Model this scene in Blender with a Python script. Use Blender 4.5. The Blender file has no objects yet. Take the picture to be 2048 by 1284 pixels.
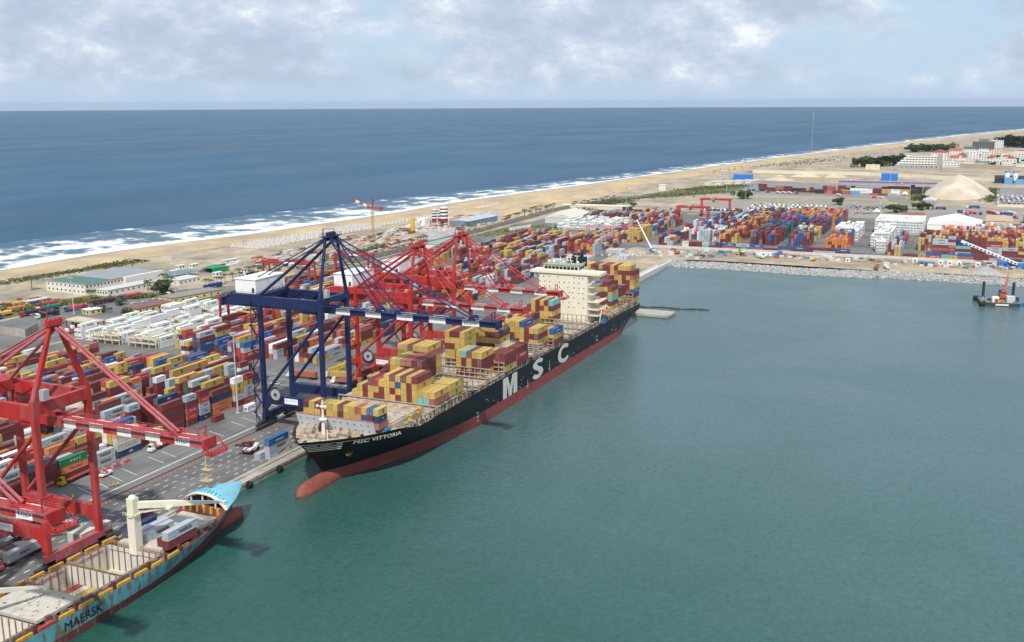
import bpy, math, random
from mathutils import Vector, Matrix, kdtree
from mathutils.bvhtree import BVHTree
R = math.radians
rnd = random.Random(7)
sc = bpy.context.scene
C = sc.collection

# ------------------------------------------------------------------ camera
# world: X runs along the quay, Y inland towards the ocean, Z up; quay deck z = 0; metres
F_PX, CX, CY, CAM_H = 2100.0, 1024.0, 642.0, 132.0
def _basis():
    d1 = Vector((1968 - CX, 200 - CY, F_PX)).normalized()
    p2 = Vector((0 - CX, 200 + 1968 * 9 / 2048.0 - CY, F_PX))
    n = d1.cross(p2).normalized()
    if n.y > 0: n = -n
    return d1, n.cross(d1), n
BX, BY, BZ = _basis()
CAM = Vector((0, 0, CAM_H))
def ray(px, py):
    d = Vector((px - CX, py - CY, F_PX))
    return Vector((BX.dot(d), BY.dot(d), BZ.dot(d)))
def at(px, py, z=0.0):
    d = ray(px, py); t = (z - CAM_H) / d.z
    return CAM + d * t
cam_d = bpy.data.cameras.new('camera'); cam = bpy.data.objects.new('camera', cam_d); C.objects.link(cam)
cam_d.sensor_width = 36; cam_d.lens = 36 * F_PX / 2048; cam_d.clip_start = 1; cam_d.clip_end = 60000
r_, u_, f_ = Vector((BX.x, BY.x, BZ.x)), -Vector((BX.y, BY.y, BZ.y)), Vector((BX.z, BY.z, BZ.z))
M3 = Matrix((r_, u_, -f_)).transposed()
cam.matrix_world = Matrix.Translation(CAM) @ M3.to_4x4()
sc.camera = cam

# ------------------------------------------------------------------ sky, sun, exposure
SUN_DIR = Vector((-0.58, -0.22, 0.80)).normalized()
w = bpy.data.worlds.new('World'); sc.world = w; w.use_nodes = True
nt = w.node_tree; nt.nodes.clear(); L = nt.links.new
def N(t, **k):
    n = nt.nodes.new(t)
    for a, b in k.items(): setattr(n, a, b)
    return n
out = N('ShaderNodeOutputWorld'); sky = N('ShaderNodeTexSky', sky_type='NISHITA', sun_disc=False)
sky.sun_elevation = math.asin(SUN_DIR.z); sky.sun_rotation = math.atan2(SUN_DIR.x, SUN_DIR.y)
sky.air_density = 1.0; sky.dust_density = 0.4; sky.ozone_density = 3.0; sky.altitude = 100
bg_sky = N('ShaderNodeBackground'); bg_sky.inputs['Strength'].default_value = 0.10
L(sky.outputs[0], bg_sky.inputs['Color'])
tc = N('ShaderNodeTexCoord'); sep = N('ShaderNodeSeparateXYZ'); L(tc.outputs['Generated'], sep.inputs[0])
def math_(op, a, b=None, c=None, clamp=False):
    n = N('ShaderNodeMath', operation=op); n.use_clamp = clamp
    for i, v in enumerate((a, b, c)):
        if v is None: continue
        if isinstance(v, (int, float)): n.inputs[i].default_value = v
        else: L(v, n.inputs[i])
    return n.outputs[0]
zc = math_('MAXIMUM', sep.outputs['Z'], 0.0)
den = math_('ADD', zc, 0.62)
comb = N('ShaderNodeCombineXYZ'); L(math_('DIVIDE', sep.outputs['X'], den), comb.inputs[0]); L(math_('DIVIDE', sep.outputs['Y'], den), comb.inputs[1])
L(math_('MULTIPLY', zc, 1.6), comb.inputs[2])
def noise(vec, scale, detail, rough, off=(0, 0, 0), dist=0.0):
    m = N('ShaderNodeMapping'); m.inputs['Location'].default_value = off; L(vec, m.inputs[0])
    n = N('ShaderNodeTexNoise'); n.inputs['Scale'].default_value = scale; n.inputs['Detail'].default_value = detail
    n.inputs['Roughness'].default_value = rough; n.inputs['Distortion'].default_value = dist
    L(m.outputs[0], n.inputs['Vector']); return n.outputs['Fac']
def ramp(fac, stops):
    n = N('ShaderNodeValToRGB'); L(fac, n.inputs[0]); e = n.color_ramp.elements
    while len(e) > 1: e.remove(e[-1])
    e[0].position, e[0].color = stops[0][0], stops[0][1]
    for p, c in stops[1:]:
        x = e.new(p); x.color = c
    return n.outputs[0]
def g4(v): return (v, v, v, 1)
n_big = noise(comb.outputs[0], 3.4, 8, 0.52, (5.1, 2.7, 0), 0.1)
n_det = noise(comb.outputs[0], 8.5, 12, 0.66, (9.3, 4.2, 2.0), 0.1)
cover = ramp(n_big, [(0.36, g4(0.1)), (0.46, g4(1))])
# light tops and grey bases of the clouds
lum = ramp(n_det, [(0.36, (0.375, 0.45, 0.57, 1)), (0.46, (0.42, 0.495, 0.61, 1)), (0.53, (0.48, 0.55, 0.655, 1)), (0.59, (0.56, 0.62, 0.705, 1)), (0.66, (0.75, 0.775, 0.81, 1))])
bg_cl = N('ShaderNodeBackground'); L(lum, bg_cl.inputs['Color']); bg_cl.inputs['Strength'].default_value = 1.0
fade = ramp(zc, [(0.0, g4(0.05)), (0.012, g4(0.4)), (0.026, g4(1.0)), (0.10, g4(1.0))])
cov = math_('MULTIPLY', cover, fade, clamp=True)
veil = ramp(zc, [(0.0, g4(0.92)), (0.05, g4(0.8)), (0.25, g4(0.3)), (0.6, g4(0.1))])
bg_veil = N('ShaderNodeBackground'); bg_veil.inputs['Color'].default_value = (0.375, 0.50, 0.665, 1)
mixv = N('ShaderNodeMixShader'); L(veil, mixv.inputs[0]); L(bg_sky.outputs[0], mixv.inputs[1]); L(bg_veil.outputs[0], mixv.inputs[2])
mixs = N('ShaderNodeMixShader'); L(cov, mixs.inputs[0]); L(mixv.outputs[0], mixs.inputs[1]); L(bg_cl.outputs[0], mixs.inputs[2])
L(mixs.outputs[0], out.inputs['Surface'])
sun_d = bpy.data.lights.new('sun', 'SUN'); sun = bpy.data.objects.new('sun', sun_d); C.objects.link(sun)
sun_d.energy = 3.3; sun_d.angle = R(1.5); sun_d.color = (1.0, 0.95, 0.87)
sun.rotation_euler = SUN_DIR.to_track_quat('Z', 'Y').to_euler(); sun.location = (0, 0, 400)
sc.view_settings.view_transform = 'Standard'; sc.view_settings.look = 'None'
sc.view_settings.exposure = 0.36; sc.view_settings.gamma = 1; sc.view_settings.use_curve_mapping = False

# ------------------------------------------------------------------ helpers
class MB:
    def __init__(s): s.v = []; s.f = []; s.m = []; s.c = []
    def add(s, vs, fs, mi=0, col=None):
        n = len(s.v); s.v += [tuple(v) for v in vs]; s.f += [tuple(i + n for i in f) for f in fs]; s.m += [mi] * len(fs)
        if col is not None: s.c += [col] * len(fs)
        return s
    def box(s, x0, x1, y0, y1, z0, z1, mi=0, col=None):
        v = [(x0, y0, z0), (x1, y0, z0), (x1, y1, z0), (x0, y1, z0), (x0, y0, z1), (x1, y0, z1), (x1, y1, z1), (x0, y1, z1)]
        return s.add(v, [(0, 3, 2, 1), (4, 5, 6, 7), (0, 1, 5, 4), (1, 2, 6, 5), (2, 3, 7, 6), (3, 0, 4, 7)], mi, col)
    def frame(s, p, q):
        d = (Vector(q) - Vector(p)); ln = d.length; d.normalize()
        up = Vector((0, 0, 1)) if abs(d.z) < 0.95 else Vector((0, 1, 0))
        a = d.cross(up).normalized(); b = a.cross(d).normalized()
        return a, b
    def bar(s, p, q, wd, ht=None, mi=0, w2=None, h2=None):
        ht = ht or wd; w2 = w2 or wd; h2 = h2 or ht
        a, b = s.frame(p, q); p, q = Vector(p), Vector(q); vs = []
        for c, w_, h_ in ((p, wd, ht), (q, w2, h2)):
            for i, j in ((-1, -1), (1, -1), (1, 1), (-1, 1)): vs.append(c + a * (i * w_ / 2) + b * (j * h_ / 2))
        return s.add(vs, [(0, 3, 2, 1), (4, 5, 6, 7), (0, 1, 5, 4), (1, 2, 6, 5), (2, 3, 7, 6), (3, 0, 4, 7)][::1], mi)
    def tube(s, p, q, r, n=8, mi=0, r2=None, caps=True):
        r2 = r if r2 is None else r2
        a, b = s.frame(p, q); p, q = Vector(p), Vector(q); vs = []
        for c, rr in ((p, r), (q, r2)):
            for i in range(n):
                t = 2 * math.pi * i / n; vs.append(c + a * (math.cos(t) * rr) + b * (math.sin(t) * rr))
        fs = [(i, (i + 1) % n, n + (i + 1) % n, n + i) for i in range(n)]
        if caps: fs += [tuple(range(n - 1, -1, -1)), tuple(range(n, 2 * n))]
        return s.add(vs, fs, mi)
    def cyl(s, x, y, z0, z1, r, n=12, mi=0, r2=None): return s.tube((x, y, z0), (x, y, z1), r, n, mi, r2)
    def prism(s, poly, z0, z1, mi=0, col=None):
        n = len(poly); vs = [(x, y, z0) for x, y in poly] + [(x, y, z1) for x, y in poly]
        fs = [(i, (i + 1) % n, n + (i + 1) % n, n + i) for i in range(n)] + [tuple(range(n - 1, -1, -1)), tuple(range(n, 2 * n))]
        return s.add(vs, fs, mi, col)
    def sheet(s, poly, z, mi=0): return s.add([(x, y, z) for x, y in poly], [tuple(range(len(poly)))], mi)
    def ball(s, c, rx, ry, rz, n=8, m=5, mi=0, jit=0, rr=None):
        vs = []
        for j in range(m + 1):
            ph = math.pi * j / m
            for i in range(n):
                t = 2 * math.pi * i / n; k = 1 + (rr.uniform(-jit, jit) if rr else 0)
                vs.append((c[0] + rx * k * math.sin(ph) * math.cos(t), c[1] + ry * k * math.sin(ph) * math.sin(t), c[2] + rz * k * math.cos(ph)))
        fs = [(j * n + i, (j + 1) * n + i, (j + 1) * n + (i + 1) % n, j * n + (i + 1) % n) for j in range(m) for i in range(n)]
        return s.add(vs, fs, mi)
    def xf(s, mat):
        s.v = [tuple(mat @ Vector(v)) for v in s.v]; return s
    def mesh(s, name, mats, smooth=False):
        me = bpy.data.meshes.new(name); me.from_pydata(s.v, [], s.f)
        for m in (mats if isinstance(mats, (list, tuple)) else [mats]): me.materials.append(m)
        if any(s.m): me.polygons.foreach_set('material_index', s.m)
        if s.c and len(s.c) == len(s.f):
            a = me.attributes.new('paint', 'FLOAT_COLOR', 'FACE')
            a.data.foreach_set('color', [x for c in s.c for x in (c[0], c[1], c[2], 1.0)])
        if smooth: me.polygons.foreach_set('use_smooth', [True] * len(me.polygons))
        me.validate(); me.update(); return me
    def build(s, name, mats, parent=None, loc=(0, 0, 0), rz=0, smooth=False): return link(name, s.mesh(name, mats, smooth), parent, loc, rz)
def link(name, me, parent=None, loc=(0, 0, 0), rz=0):
    o = bpy.data.objects.new(name, me); C.objects.link(o)
    if parent is not None: o.parent = parent
    o.location = loc; o.rotation_euler = (0, 0, rz); return o
def tag(o, label=None, cat=None, group=None, kind=None):
    if label: o['label'] = label
    if cat: o['category'] = cat
    if group: o['group'] = group
    if kind: o['kind'] = kind
    return o
def thing(name, label, cat, loc=(0, 0, 0), rz=0, group=None):
    o = bpy.data.objects.new(name, None); C.objects.link(o); o.location = loc; o.rotation_euler = (0, 0, rz); o.empty_display_size = 1
    return tag(o, label, cat, group)
def struct(name, mb, mats, **k): return tag(mb.build(name, mats, **k), kind='structure')
KIDS = {}
def dup(root, loc, rz=0, label=None, group=None, color=None):
    def cp(o, par):
        c = o.copy(); C.objects.link(c)
        if par is not None: c.parent = par
        for k in o.children: cp(k, c)
        return c
    r = cp(root, None); r.location = loc; r.rotation_euler = (0, 0, rz)
    if label: r['label'] = label
    if group: r['group'] = group
    if color:
        r.color = (*color, 1)
        for k in r.children_recursive: k.color = (*color, 1)
    return r
ORD = ['first', 'second', 'third', 'fourth', 'fifth', 'sixth', 'seventh', 'eighth', 'ninth', 'tenth', 'eleventh', 'twelfth', 'thirteenth', 'fourteenth', 'fifteenth', 'sixteenth', 'seventeenth', 'eighteenth', 'nineteenth', 'twentieth', 'twenty-first', 'twenty-second', 'twenty-third', 'twenty-fourth', 'twenty-fifth', 'twenty-sixth', 'twenty-seventh', 'twenty-eighth', 'twenty-ninth', 'thirtieth', 'thirty-first', 'thirty-second', 'thirty-third', 'thirty-fourth', 'thirty-fifth', 'thirty-sixth', 'thirty-seventh', 'thirty-eighth', 'thirty-ninth', 'fortieth', 'forty-first', 'forty-second', 'forty-third', 'forty-fourth', 'forty-fifth', 'forty-sixth', 'forty-seventh', 'forty-eighth', 'forty-ninth', 'fiftieth']
def od(i): return ORD[min(i, len(ORD) - 1)]

# ------------------------------------------------------------------ materials
def pmat(name, col=None, rough=0.55, var=0.18, scale=0.5, rust=0.0, rscale=0.25, rcol=(0.16, 0.06, 0.025), bump=0.0, bscale=2.0, metal=0.0,
         src=None, streak=False, vst=None, var2=None, v2scale=0.05, v2amt=0.5, spec=0.4, stops=(0.58, 0.72)):
    m = bpy.data.materials.new(name); m.use_nodes = True; t = m.node_tree; b = t.nodes['Principled BSDF']; lk = t.links.new
    b.inputs['Roughness'].default_value = rough; b.inputs['Metallic'].default_value = metal; b.inputs['Specular IOR Level'].default_value = spec
    geo = t.nodes.new('ShaderNodeNewGeometry')
    def nz(sc_, det=5, stretch=None):
        n = t.nodes.new('ShaderNodeTexNoise'); n.inputs['Scale'].default_value = sc_; n.inputs['Detail'].default_value = det; n.inputs['Roughness'].default_value = 0.6
        if stretch:
            mp = t.nodes.new('ShaderNodeMapping'); mp.inputs['Scale'].default_value = stretch; lk(geo.outputs['Position'], mp.inputs[0]); lk(mp.outputs[0], n.inputs['Vector'])
        else: lk(geo.outputs['Position'], n.inputs['Vector'])
        return n.outputs['Fac']
    def rp(f, p0, p1, c0, c1):
        n = t.nodes.new('ShaderNodeMapRange'); n.inputs[1].default_value = p0; n.inputs[2].default_value = p1; n.inputs[3].default_value = c0; n.inputs[4].default_value = c1
        n.clamp = True; lk(f, n.inputs[0]); return n.outputs[0]
    if src == 'object':
        n = t.nodes.new('ShaderNodeObjectInfo'); base = n.outputs['Color']
    elif src == 'attr':
        n = t.nodes.new('ShaderNodeAttribute'); n.attribute_name = 'paint'; base = n.outputs['Color']
    else:
        n = t.nodes.new('ShaderNodeRGB'); n.outputs[0].default_value = (*col, 1); base = n.outputs[0]
    def mixc(f, a, bb, mode='MIX'):
        n = t.nodes.new('ShaderNodeMix'); n.data_type = 'RGBA'; n.blend_type = mode
        if isinstance(f, float): n.inputs[0].default_value = f
        else: lk(f, n.inputs[0])
        for s_, v in ((n.inputs[6], a), (n.inputs[7], bb)):
            if isinstance(v, tuple): s_.default_value = (*v[:3], 1)
            else: lk(v, s_)
        return n.outputs[2]
    if var2: base = mixc(rp(nz(v2scale, 4), 0.42, 0.62, 0.0, v2amt), base, var2)
    vv = rp(nz(scale, 6, vst or ((1, 1, 0.25) if streak else None)), 0.3, 0.7, 1 - var, 1 + var)
    n = t.nodes.new('ShaderNodeVectorMath'); n.operation = 'SCALE'; lk(base, n.inputs[0]); lk(vv, n.inputs['Scale']); base = n.outputs[0]
    if rust:
        base = mixc(rp(nz(rscale, 8, (1, 1, 0.3) if streak else None), stops[0], stops[1], 0.0, rust), base, rcol)
    lk(base, b.inputs['Base Color'])
    if bump:
        bn = t.nodes.new('ShaderNodeBump'); bn.inputs['Strength'].default_value = bump; bn.inputs['Distance'].default_value = 1.0
        lk(nz(bscale, 6), bn.inputs['Height']); lk(bn.outputs[0], b.inputs['Normal'])
    return m
MT = {}
def M(k, *a, **kw):
    if k not in MT: MT[k] = pmat(k, *a, **kw)
    return MT[k]
CONT = pmat('container_paint', src='object', rough=0.6, var=0.12, scale=0.9, rust=0.35, rscale=0.9, streak=True, rcol=(0.14, 0.075, 0.045))
STACK = pmat('stack_paint', src='attr', rough=0.6, var=0.14, scale=0.9, rust=0.3, rscale=0.9, streak=True, rcol=(0.14, 0.075, 0.045))
CARP = pmat('vehicle_paint', src='object', rough=0.35, var=0.06, scale=2)
BLACK = M('black_rubber', (0.015, 0.015, 0.016), rough=0.8)
DARK = M('dark_steel', (0.035, 0.038, 0.042), rough=0.6)
GLASS = M('window_glass', (0.02, 0.025, 0.03), rough=0.12, var=0.3, scale=3)
WHITE = M('white_paint', (0.80, 0.80, 0.78), rough=0.5, var=0.08, scale=0.6)
RED = M('crane_red', (0.40, 0.026, 0.024), rough=0.45, var=0.22, scale=0.35, rust=0.7, rscale=0.17, rcol=(0.40, 0.13, 0.125), stops=(0.48, 0.72), streak=True)
REDF = M('faded_red', (0.40, 0.10, 0.11), rough=0.6, var=0.25, scale=0.4, rust=0.5, rscale=0.3, rcol=(0.5, 0.34, 0.36))
BLUE = M('crane_blue', (0.012, 0.023, 0.085), rough=0.45, var=0.15, scale=0.3)
CREAM = M('ship_cream', (0.76, 0.71, 0.57), rough=0.5, var=0.07, scale=0.5, rust=0.35, rscale=0.5, streak=True, stops=(0.66, 0.78))
RUSTD = M('rusty_deck', (0.46, 0.40, 0.31), rough=0.85, var=0.25, scale=0.6, rust=0.75, rscale=0.28, rcol=(0.24, 0.11, 0.05), stops=(0.46, 0.66))
RUSTS = M('rusty_steel', (0.20, 0.16, 0.13), rough=0.85, var=0.3, scale=0.8, rust=0.8, rscale=0.6, rcol=(0.17, 0.075, 0.035), stops=(0.45, 0.62))
STAN = M('deck_grey', (0.36, 0.34, 0.29), rough=0.8, var=0.25, scale=0.7, rust=0.7, rscale=0.7, stops=(0.5, 0.66))
CONC = M('concrete', (0.40, 0.37, 0.32), rough=0.9, var=0.2, scale=0.3, var2=(0.24, 0.21, 0.18), v2scale=0.08)
GREYST = M('grey_steel', (0.36, 0.38, 0.40), rough=0.5, var=0.12)
YEL = M('yellow_paint', (0.62, 0.40, 0.04), rough=0.5, var=0.15, rust=0.3, rscale=0.8)
CONCW = M('pale_concrete', (0.58, 0.56, 0.52), rough=0.9, var=0.15, scale=0.5)

# ------------------------------------------------------------------ text
TXT = {}
BOLD = {}
def text_mesh(s, size=1.0, mat=None, bold=0.02, ext=0.0, spacing=1.0, res=2, shear=0.0, key=''):
    k = (s, size, mat.name, bold, spacing, res, shear, key)
    if k in TXT: return TXT[k]
    cu = bpy.data.curves.new('lettering', 'FONT'); cu.body = s; cu.size = size; cu.align_x = 'CENTER'; cu.align_y = 'CENTER'
    cu.offset = 0; cu.resolution_u = res; cu.space_character = spacing; cu.extrude = ext; cu.shear = shear
    o = bpy.data.objects.new('lettering', cu); C.objects.link(o)
    dg = bpy.context.evaluated_depsgraph_get(); dg.update()
    me = bpy.data.meshes.new_from_object(o.evaluated_get(dg)); me.materials.clear(); me.materials.append(mat)
    bpy.data.objects.remove(o); bpy.data.curves.remove(cu)
    me.transform(Matrix.Rotation(R(90), 4, 'X'))          # upright, facing -Y
    if bold > 0:                                            # heavier strokes: the glyph laid over itself a little to each side
        vs, fs = [], []
        for q_, (dx, dz) in enumerate(((0, 0), (bold, 0), (-bold, 0), (0, bold * .7), (0, -bold * .7)) if res > 1 else ((0, 0), (bold, bold * .5), (-bold, -bold * .5))):
            n0 = len(vs); vs += [(v.co.x + dx * size, v.co.y - .002 * q_, v.co.z + dz * size) for v in me.vertices]; fs += [tuple(i + n0 for i in p.vertices) for p in me.polygons]
        me.clear_geometry(); me.from_pydata(vs, [], fs); me.update()
    TXT[k] = me; return me
INK = M('black_ink', (0.012, 0.012, 0.014), rough=0.7); INKB = M('blue_ink', (0.02, 0.04, 0.16), rough=0.7)
INKW = M('white_ink', (0.78, 0.78, 0.76), rough=0.6); INKR = M('red_ink', (0.5, 0.03, 0.04), rough=0.6)
STARB = M('star_blue', (0.16, 0.45, 0.66), rough=0.6)
# ------------------------------------------------------------------ the setting
def resample(pts, f):
    o = [Vector((*p, 0)) for p in pts]; outp = []
    for i in range(len(o) - 1):
        p0, p1, p2, p3 = o[max(i - 1, 0)], o[i], o[i + 1], o[min(i + 2, len(o) - 1)]
        n = max(1, int((p2 - p1).length / f(p1.x)))
        for k in range(n):
            t = k / n
            outp.append(0.5 * ((2 * p1) + (p2 - p0) * t + (2 * p0 - 5 * p1 + 4 * p2 - p3) * t * t + (3 * p1 - p0 - 3 * p2 + p3) * t ** 3))
    outp.append(o[-1]); return outp
COAST = resample([(-2500, 800), (0, 775), (400, 752), (611, 736), (699, 735), (793, 722), (891, 697), (1035, 677), (1143, 664), (1294, 654), (1432, 635), (1605, 604), (1913, 559), (2259, 507), (2728, 426), (3337, 305), (4228, 129), (5476, -180), (8000, -900), (14000, -3200)],
                 lambda x: 15 if 200 < x < 2500 else 70)
def coast_norm(i):
    a, b = COAST[max(i - 1, 0)], COAST[min(i + 1, len(COAST) - 1)]; d = (b - a).normalized(); return Vector((-d.y, d.x, 0))
NRM = [coast_norm(i) for i in range(len(COAST))]
def coast_y(x):
    for a, b in zip(COAST, COAST[1:]):
        if a.x <= x <= b.x: return a.y + (b.y - a.y) * (x - a.x) / max(b.x - a.x, 1e-6)
    return 700
SEA = -2.5
def water(name, stops, scale, rough, bump, bscales, foam=False, stretch=(1, 1, 1)):
    m = bpy.data.materials.new(name); m.use_nodes = True; t = m.node_tree; b = t.nodes['Principled BSDF']; lk = t.links.new
    geo = t.nodes.new('ShaderNodeNewGeometry')
    def nz(s_, det, st=(1, 1, 1), off=(0, 0, 0), ro=0.55):
        mp = t.nodes.new('ShaderNodeMapping'); mp.inputs['Scale'].default_value = st; mp.inputs['Location'].default_value = off; lk(geo.outputs['Position'], mp.inputs[0])
        n = t.nodes.new('ShaderNodeTexNoise'); n.inputs['Scale'].default_value = s_; n.inputs['Detail'].default_value = det; n.inputs['Roughness'].default_value = ro; n.inputs['Distortion'].default_value = 0.6
        lk(mp.outputs[0], n.inputs['Vector']); return n.outputs['Fac']
    r = t.nodes.new('ShaderNodeValToRGB'); e = r.color_ramp.elements
    while len(e) > 1: e.remove(e[-1])
    e[0].position, e[0].color = stops[0][0], (*stops[0][1], 1)
    for p, c in stops[1:]: e.new(p).color = (*c, 1)
    lk(nz(scale, 5, stretch), r.inputs[0])
    rip = t.nodes.new('ShaderNodeMapRange'); rip.inputs[1].default_value = 0.3; rip.inputs[2].default_value = 0.7; rip.inputs[3].default_value = 0.80; rip.inputs[4].default_value = 1.22
    lk(nz(0.06 if name[0] == 'o' else 0.35, 6, (1, 1.8, 1), (7, 3, 0), 0.7), rip.inputs[0])
    colo = r.outputs[0]
    if name[0] == 'h':      # sky reflection painted in: base colour goes pale grey-blue towards the basin's far end
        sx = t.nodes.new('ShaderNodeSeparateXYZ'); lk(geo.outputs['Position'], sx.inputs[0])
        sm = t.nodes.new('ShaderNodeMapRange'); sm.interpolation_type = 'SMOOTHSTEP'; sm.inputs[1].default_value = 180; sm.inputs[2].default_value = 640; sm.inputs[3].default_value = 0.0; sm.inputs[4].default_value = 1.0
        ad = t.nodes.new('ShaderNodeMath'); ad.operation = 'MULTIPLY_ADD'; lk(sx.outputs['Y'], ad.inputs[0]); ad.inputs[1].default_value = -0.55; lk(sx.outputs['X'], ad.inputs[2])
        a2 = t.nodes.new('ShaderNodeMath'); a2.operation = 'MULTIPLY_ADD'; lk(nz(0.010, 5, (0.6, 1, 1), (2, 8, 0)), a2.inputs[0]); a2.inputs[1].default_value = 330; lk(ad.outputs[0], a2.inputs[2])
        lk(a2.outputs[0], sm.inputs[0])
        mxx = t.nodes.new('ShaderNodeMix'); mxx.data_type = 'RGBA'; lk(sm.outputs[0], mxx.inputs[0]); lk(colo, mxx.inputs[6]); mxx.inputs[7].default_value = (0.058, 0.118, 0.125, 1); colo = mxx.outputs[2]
    scl = t.nodes.new('ShaderNodeVectorMath'); scl.operation = 'SCALE'; lk(colo, scl.inputs[0]); lk(rip.outputs[0], scl.inputs['Scale']); lk(scl.outputs[0], b.inputs['Base Color'])
    rr = t.nodes.new('ShaderNodeMapRange'); rr.inputs[1].default_value = 0.42; rr.inputs[2].default_value = 0.6; rr.inputs[3].default_value = rough; rr.inputs[4].default_value = rough * (1.9 if name[0] == 'h' else 1.15)
    lk(nz(scale * 1.7, 6, (stretch[0], stretch[1] * 1.5, 1), (40, 9, 0)), rr.inputs[0]); lk(rr.outputs[0], b.inputs['Roughness'])
    b.inputs['IOR'].default_value = 1.33; b.inputs['Specular IOR Level'].default_value = 0.5
    prev = None
    for s_, st_, dist, strech in bscales:
        bn = t.nodes.new('ShaderNodeBump'); bn.inputs['Strength'].default_value = st_ * bump; bn.inputs['Distance'].default_value = dist
        lk(nz(s_, 4, strech), bn.inputs['Height'])
        if prev is not None: lk(prev, bn.inputs['Normal'])
        prev = bn.outputs[0]
    lk(prev, b.inputs['Normal']); return m
OCEAN = water('ocean_water', [(0.35, (0.005, 0.058, 0.118)), (0.55, (0.006, 0.070, 0.145)), (0.7, (0.010, 0.086, 0.155))], 0.0016, 0.42, 0.8,
              [(0.22, 0.35, 0.4, (1, 2.0, 1)), (0.6, 0.6, 0.2, (1, 1.5, 1))], stretch=(0.6, 1, 1))
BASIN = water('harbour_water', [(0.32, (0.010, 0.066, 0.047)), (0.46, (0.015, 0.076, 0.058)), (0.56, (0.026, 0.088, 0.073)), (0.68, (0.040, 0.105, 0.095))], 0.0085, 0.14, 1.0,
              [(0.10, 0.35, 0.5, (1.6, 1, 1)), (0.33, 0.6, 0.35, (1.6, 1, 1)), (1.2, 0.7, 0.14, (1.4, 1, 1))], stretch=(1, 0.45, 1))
m_ = MB(); n_ = 96
for k, r0 in enumerate((3000, 9000, 24500)):
    pass
m_.add([(24500 * math.cos(2 * math.pi * i / n_), 24500 * math.sin(2 * math.pi * i / n_), SEA) for i in range(n_)], [tuple(range(n_))])
struct('ocean', m_, OCEAN)
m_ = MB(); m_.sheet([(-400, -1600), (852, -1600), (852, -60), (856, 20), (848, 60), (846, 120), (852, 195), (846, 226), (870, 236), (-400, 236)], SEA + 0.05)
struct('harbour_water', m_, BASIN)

SAND = M('sand', (0.51, 0.385, 0.225), rough=0.95, var=0.16, scale=0.05, vst=(0.4, 1, 1), var2=(0.33, 0.275, 0.20), v2scale=0.016, v2amt=0.85, bump=0.15, bscale=0.3)
WET = M('wet_sand', (0.27, 0.215, 0.16), rough=0.35, var=0.1, scale=0.02)
DIRT = M('sandy_dirt', (0.43, 0.35, 0.25), rough=0.95, var=0.22, scale=0.08, var2=(0.235, 0.205, 0.16), v2scale=0.022, v2amt=0.9, rust=0.4, rscale=0.06, rcol=(0.15, 0.15, 0.08), stops=(0.55, 0.66))
ASPH = M('asphalt', (0.175, 0.17, 0.163), rough=0.85, var=0.24, scale=0.4, vst=(0.1, 1, 1), var2=(0.095, 0.093, 0.092), v2scale=0.035, v2amt=0.75, rust=0.35, rscale=0.015, rcol=(0.23, 0.22, 0.205), stops=(0.52, 0.66))
ASPHL = M('light_asphalt', (0.24, 0.235, 0.23), rough=0.9, var=0.1, scale=0.05, var2=(0.17, 0.165, 0.16), v2scale=0.02, v2amt=0.6)
APRON = M('quay_apron', (0.15, 0.147, 0.143), rough=0.85, var=0.28, scale=0.5, vst=(0.06, 1, 1), var2=(0.085, 0.083, 0.082), v2scale=0.06, v2amt=0.8, rust=0.4, rscale=0.05, rcol=(0.20, 0.185, 0.165), stops=(0.52, 0.64))
PARK = M('dusty_lot', (0.30, 0.265, 0.225), rough=0.95, var=0.12, scale=0.05, var2=(0.22, 0.2, 0.18), v2scale=0.02)
LINE = M('road_paint', (0.55, 0.54, 0.50), rough=0.8, var=0.25, scale=0.6)
LINER = M('red_road_paint', (0.40, 0.10, 0.085), rough=0.85, var=0.25, scale=0.8)
GRASS = M('grass', (0.075, 0.105, 0.03), rough=0.95, var=0.3, scale=0.3, var2=(0.21, 0.17, 0.09), v2scale=0.05, v2amt=0.8)
inland = [(p - n * 26) for p, n in zip(COAST, NRM)]
land = [(-2500, 231.6), (862, 231.6), (866, 226), (874, 203), (872, 129), (868, 73), (874, 15), (872, -39), (872, -400), (872, -3000), (14000, -7000)] + [(p.x, p.y) for p in reversed(inland)]
m_ = MB(); m_.sheet(land, 0.0); struct('ground', m_, DIRT)
# beach: sloping strip from the water line to the dunes, with a damp edge
m_ = MB(); prof = [(3, -3.2, 1), (-3, -2.35, 1), (-10, -1.4, 1), (-16, -0.5, 0), (-26, 0.7, 0), (-40, 1.5, 0), (-60, 1.3, 0), (-78, 0.05, 0)]
for i, (p, n) in enumerate(zip(COAST, NRM)):
    k = 1.0 if p.x < 1500 else 1.25
    for d, z, _ in prof:
        wob = rnd.uniform(-0.12, 0.12) if d < -20 else 0
        q = p + n * (d * k + (1.5 * math.sin(p.x * 0.05) if d > -8 else 0)); m_.v.append((q.x, q.y, z + wob))
np_ = len(prof)
for i in range(len(COAST) - 1):
    for j in range(np_ - 1):
        a = i * np_ + j; m_.f.append((a, a + 1, a + 1 + np_, a + np_)); m_.m.append(prof[j + 1][2])
struct('beach', m_, [SAND, WET], smooth=True)
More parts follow.
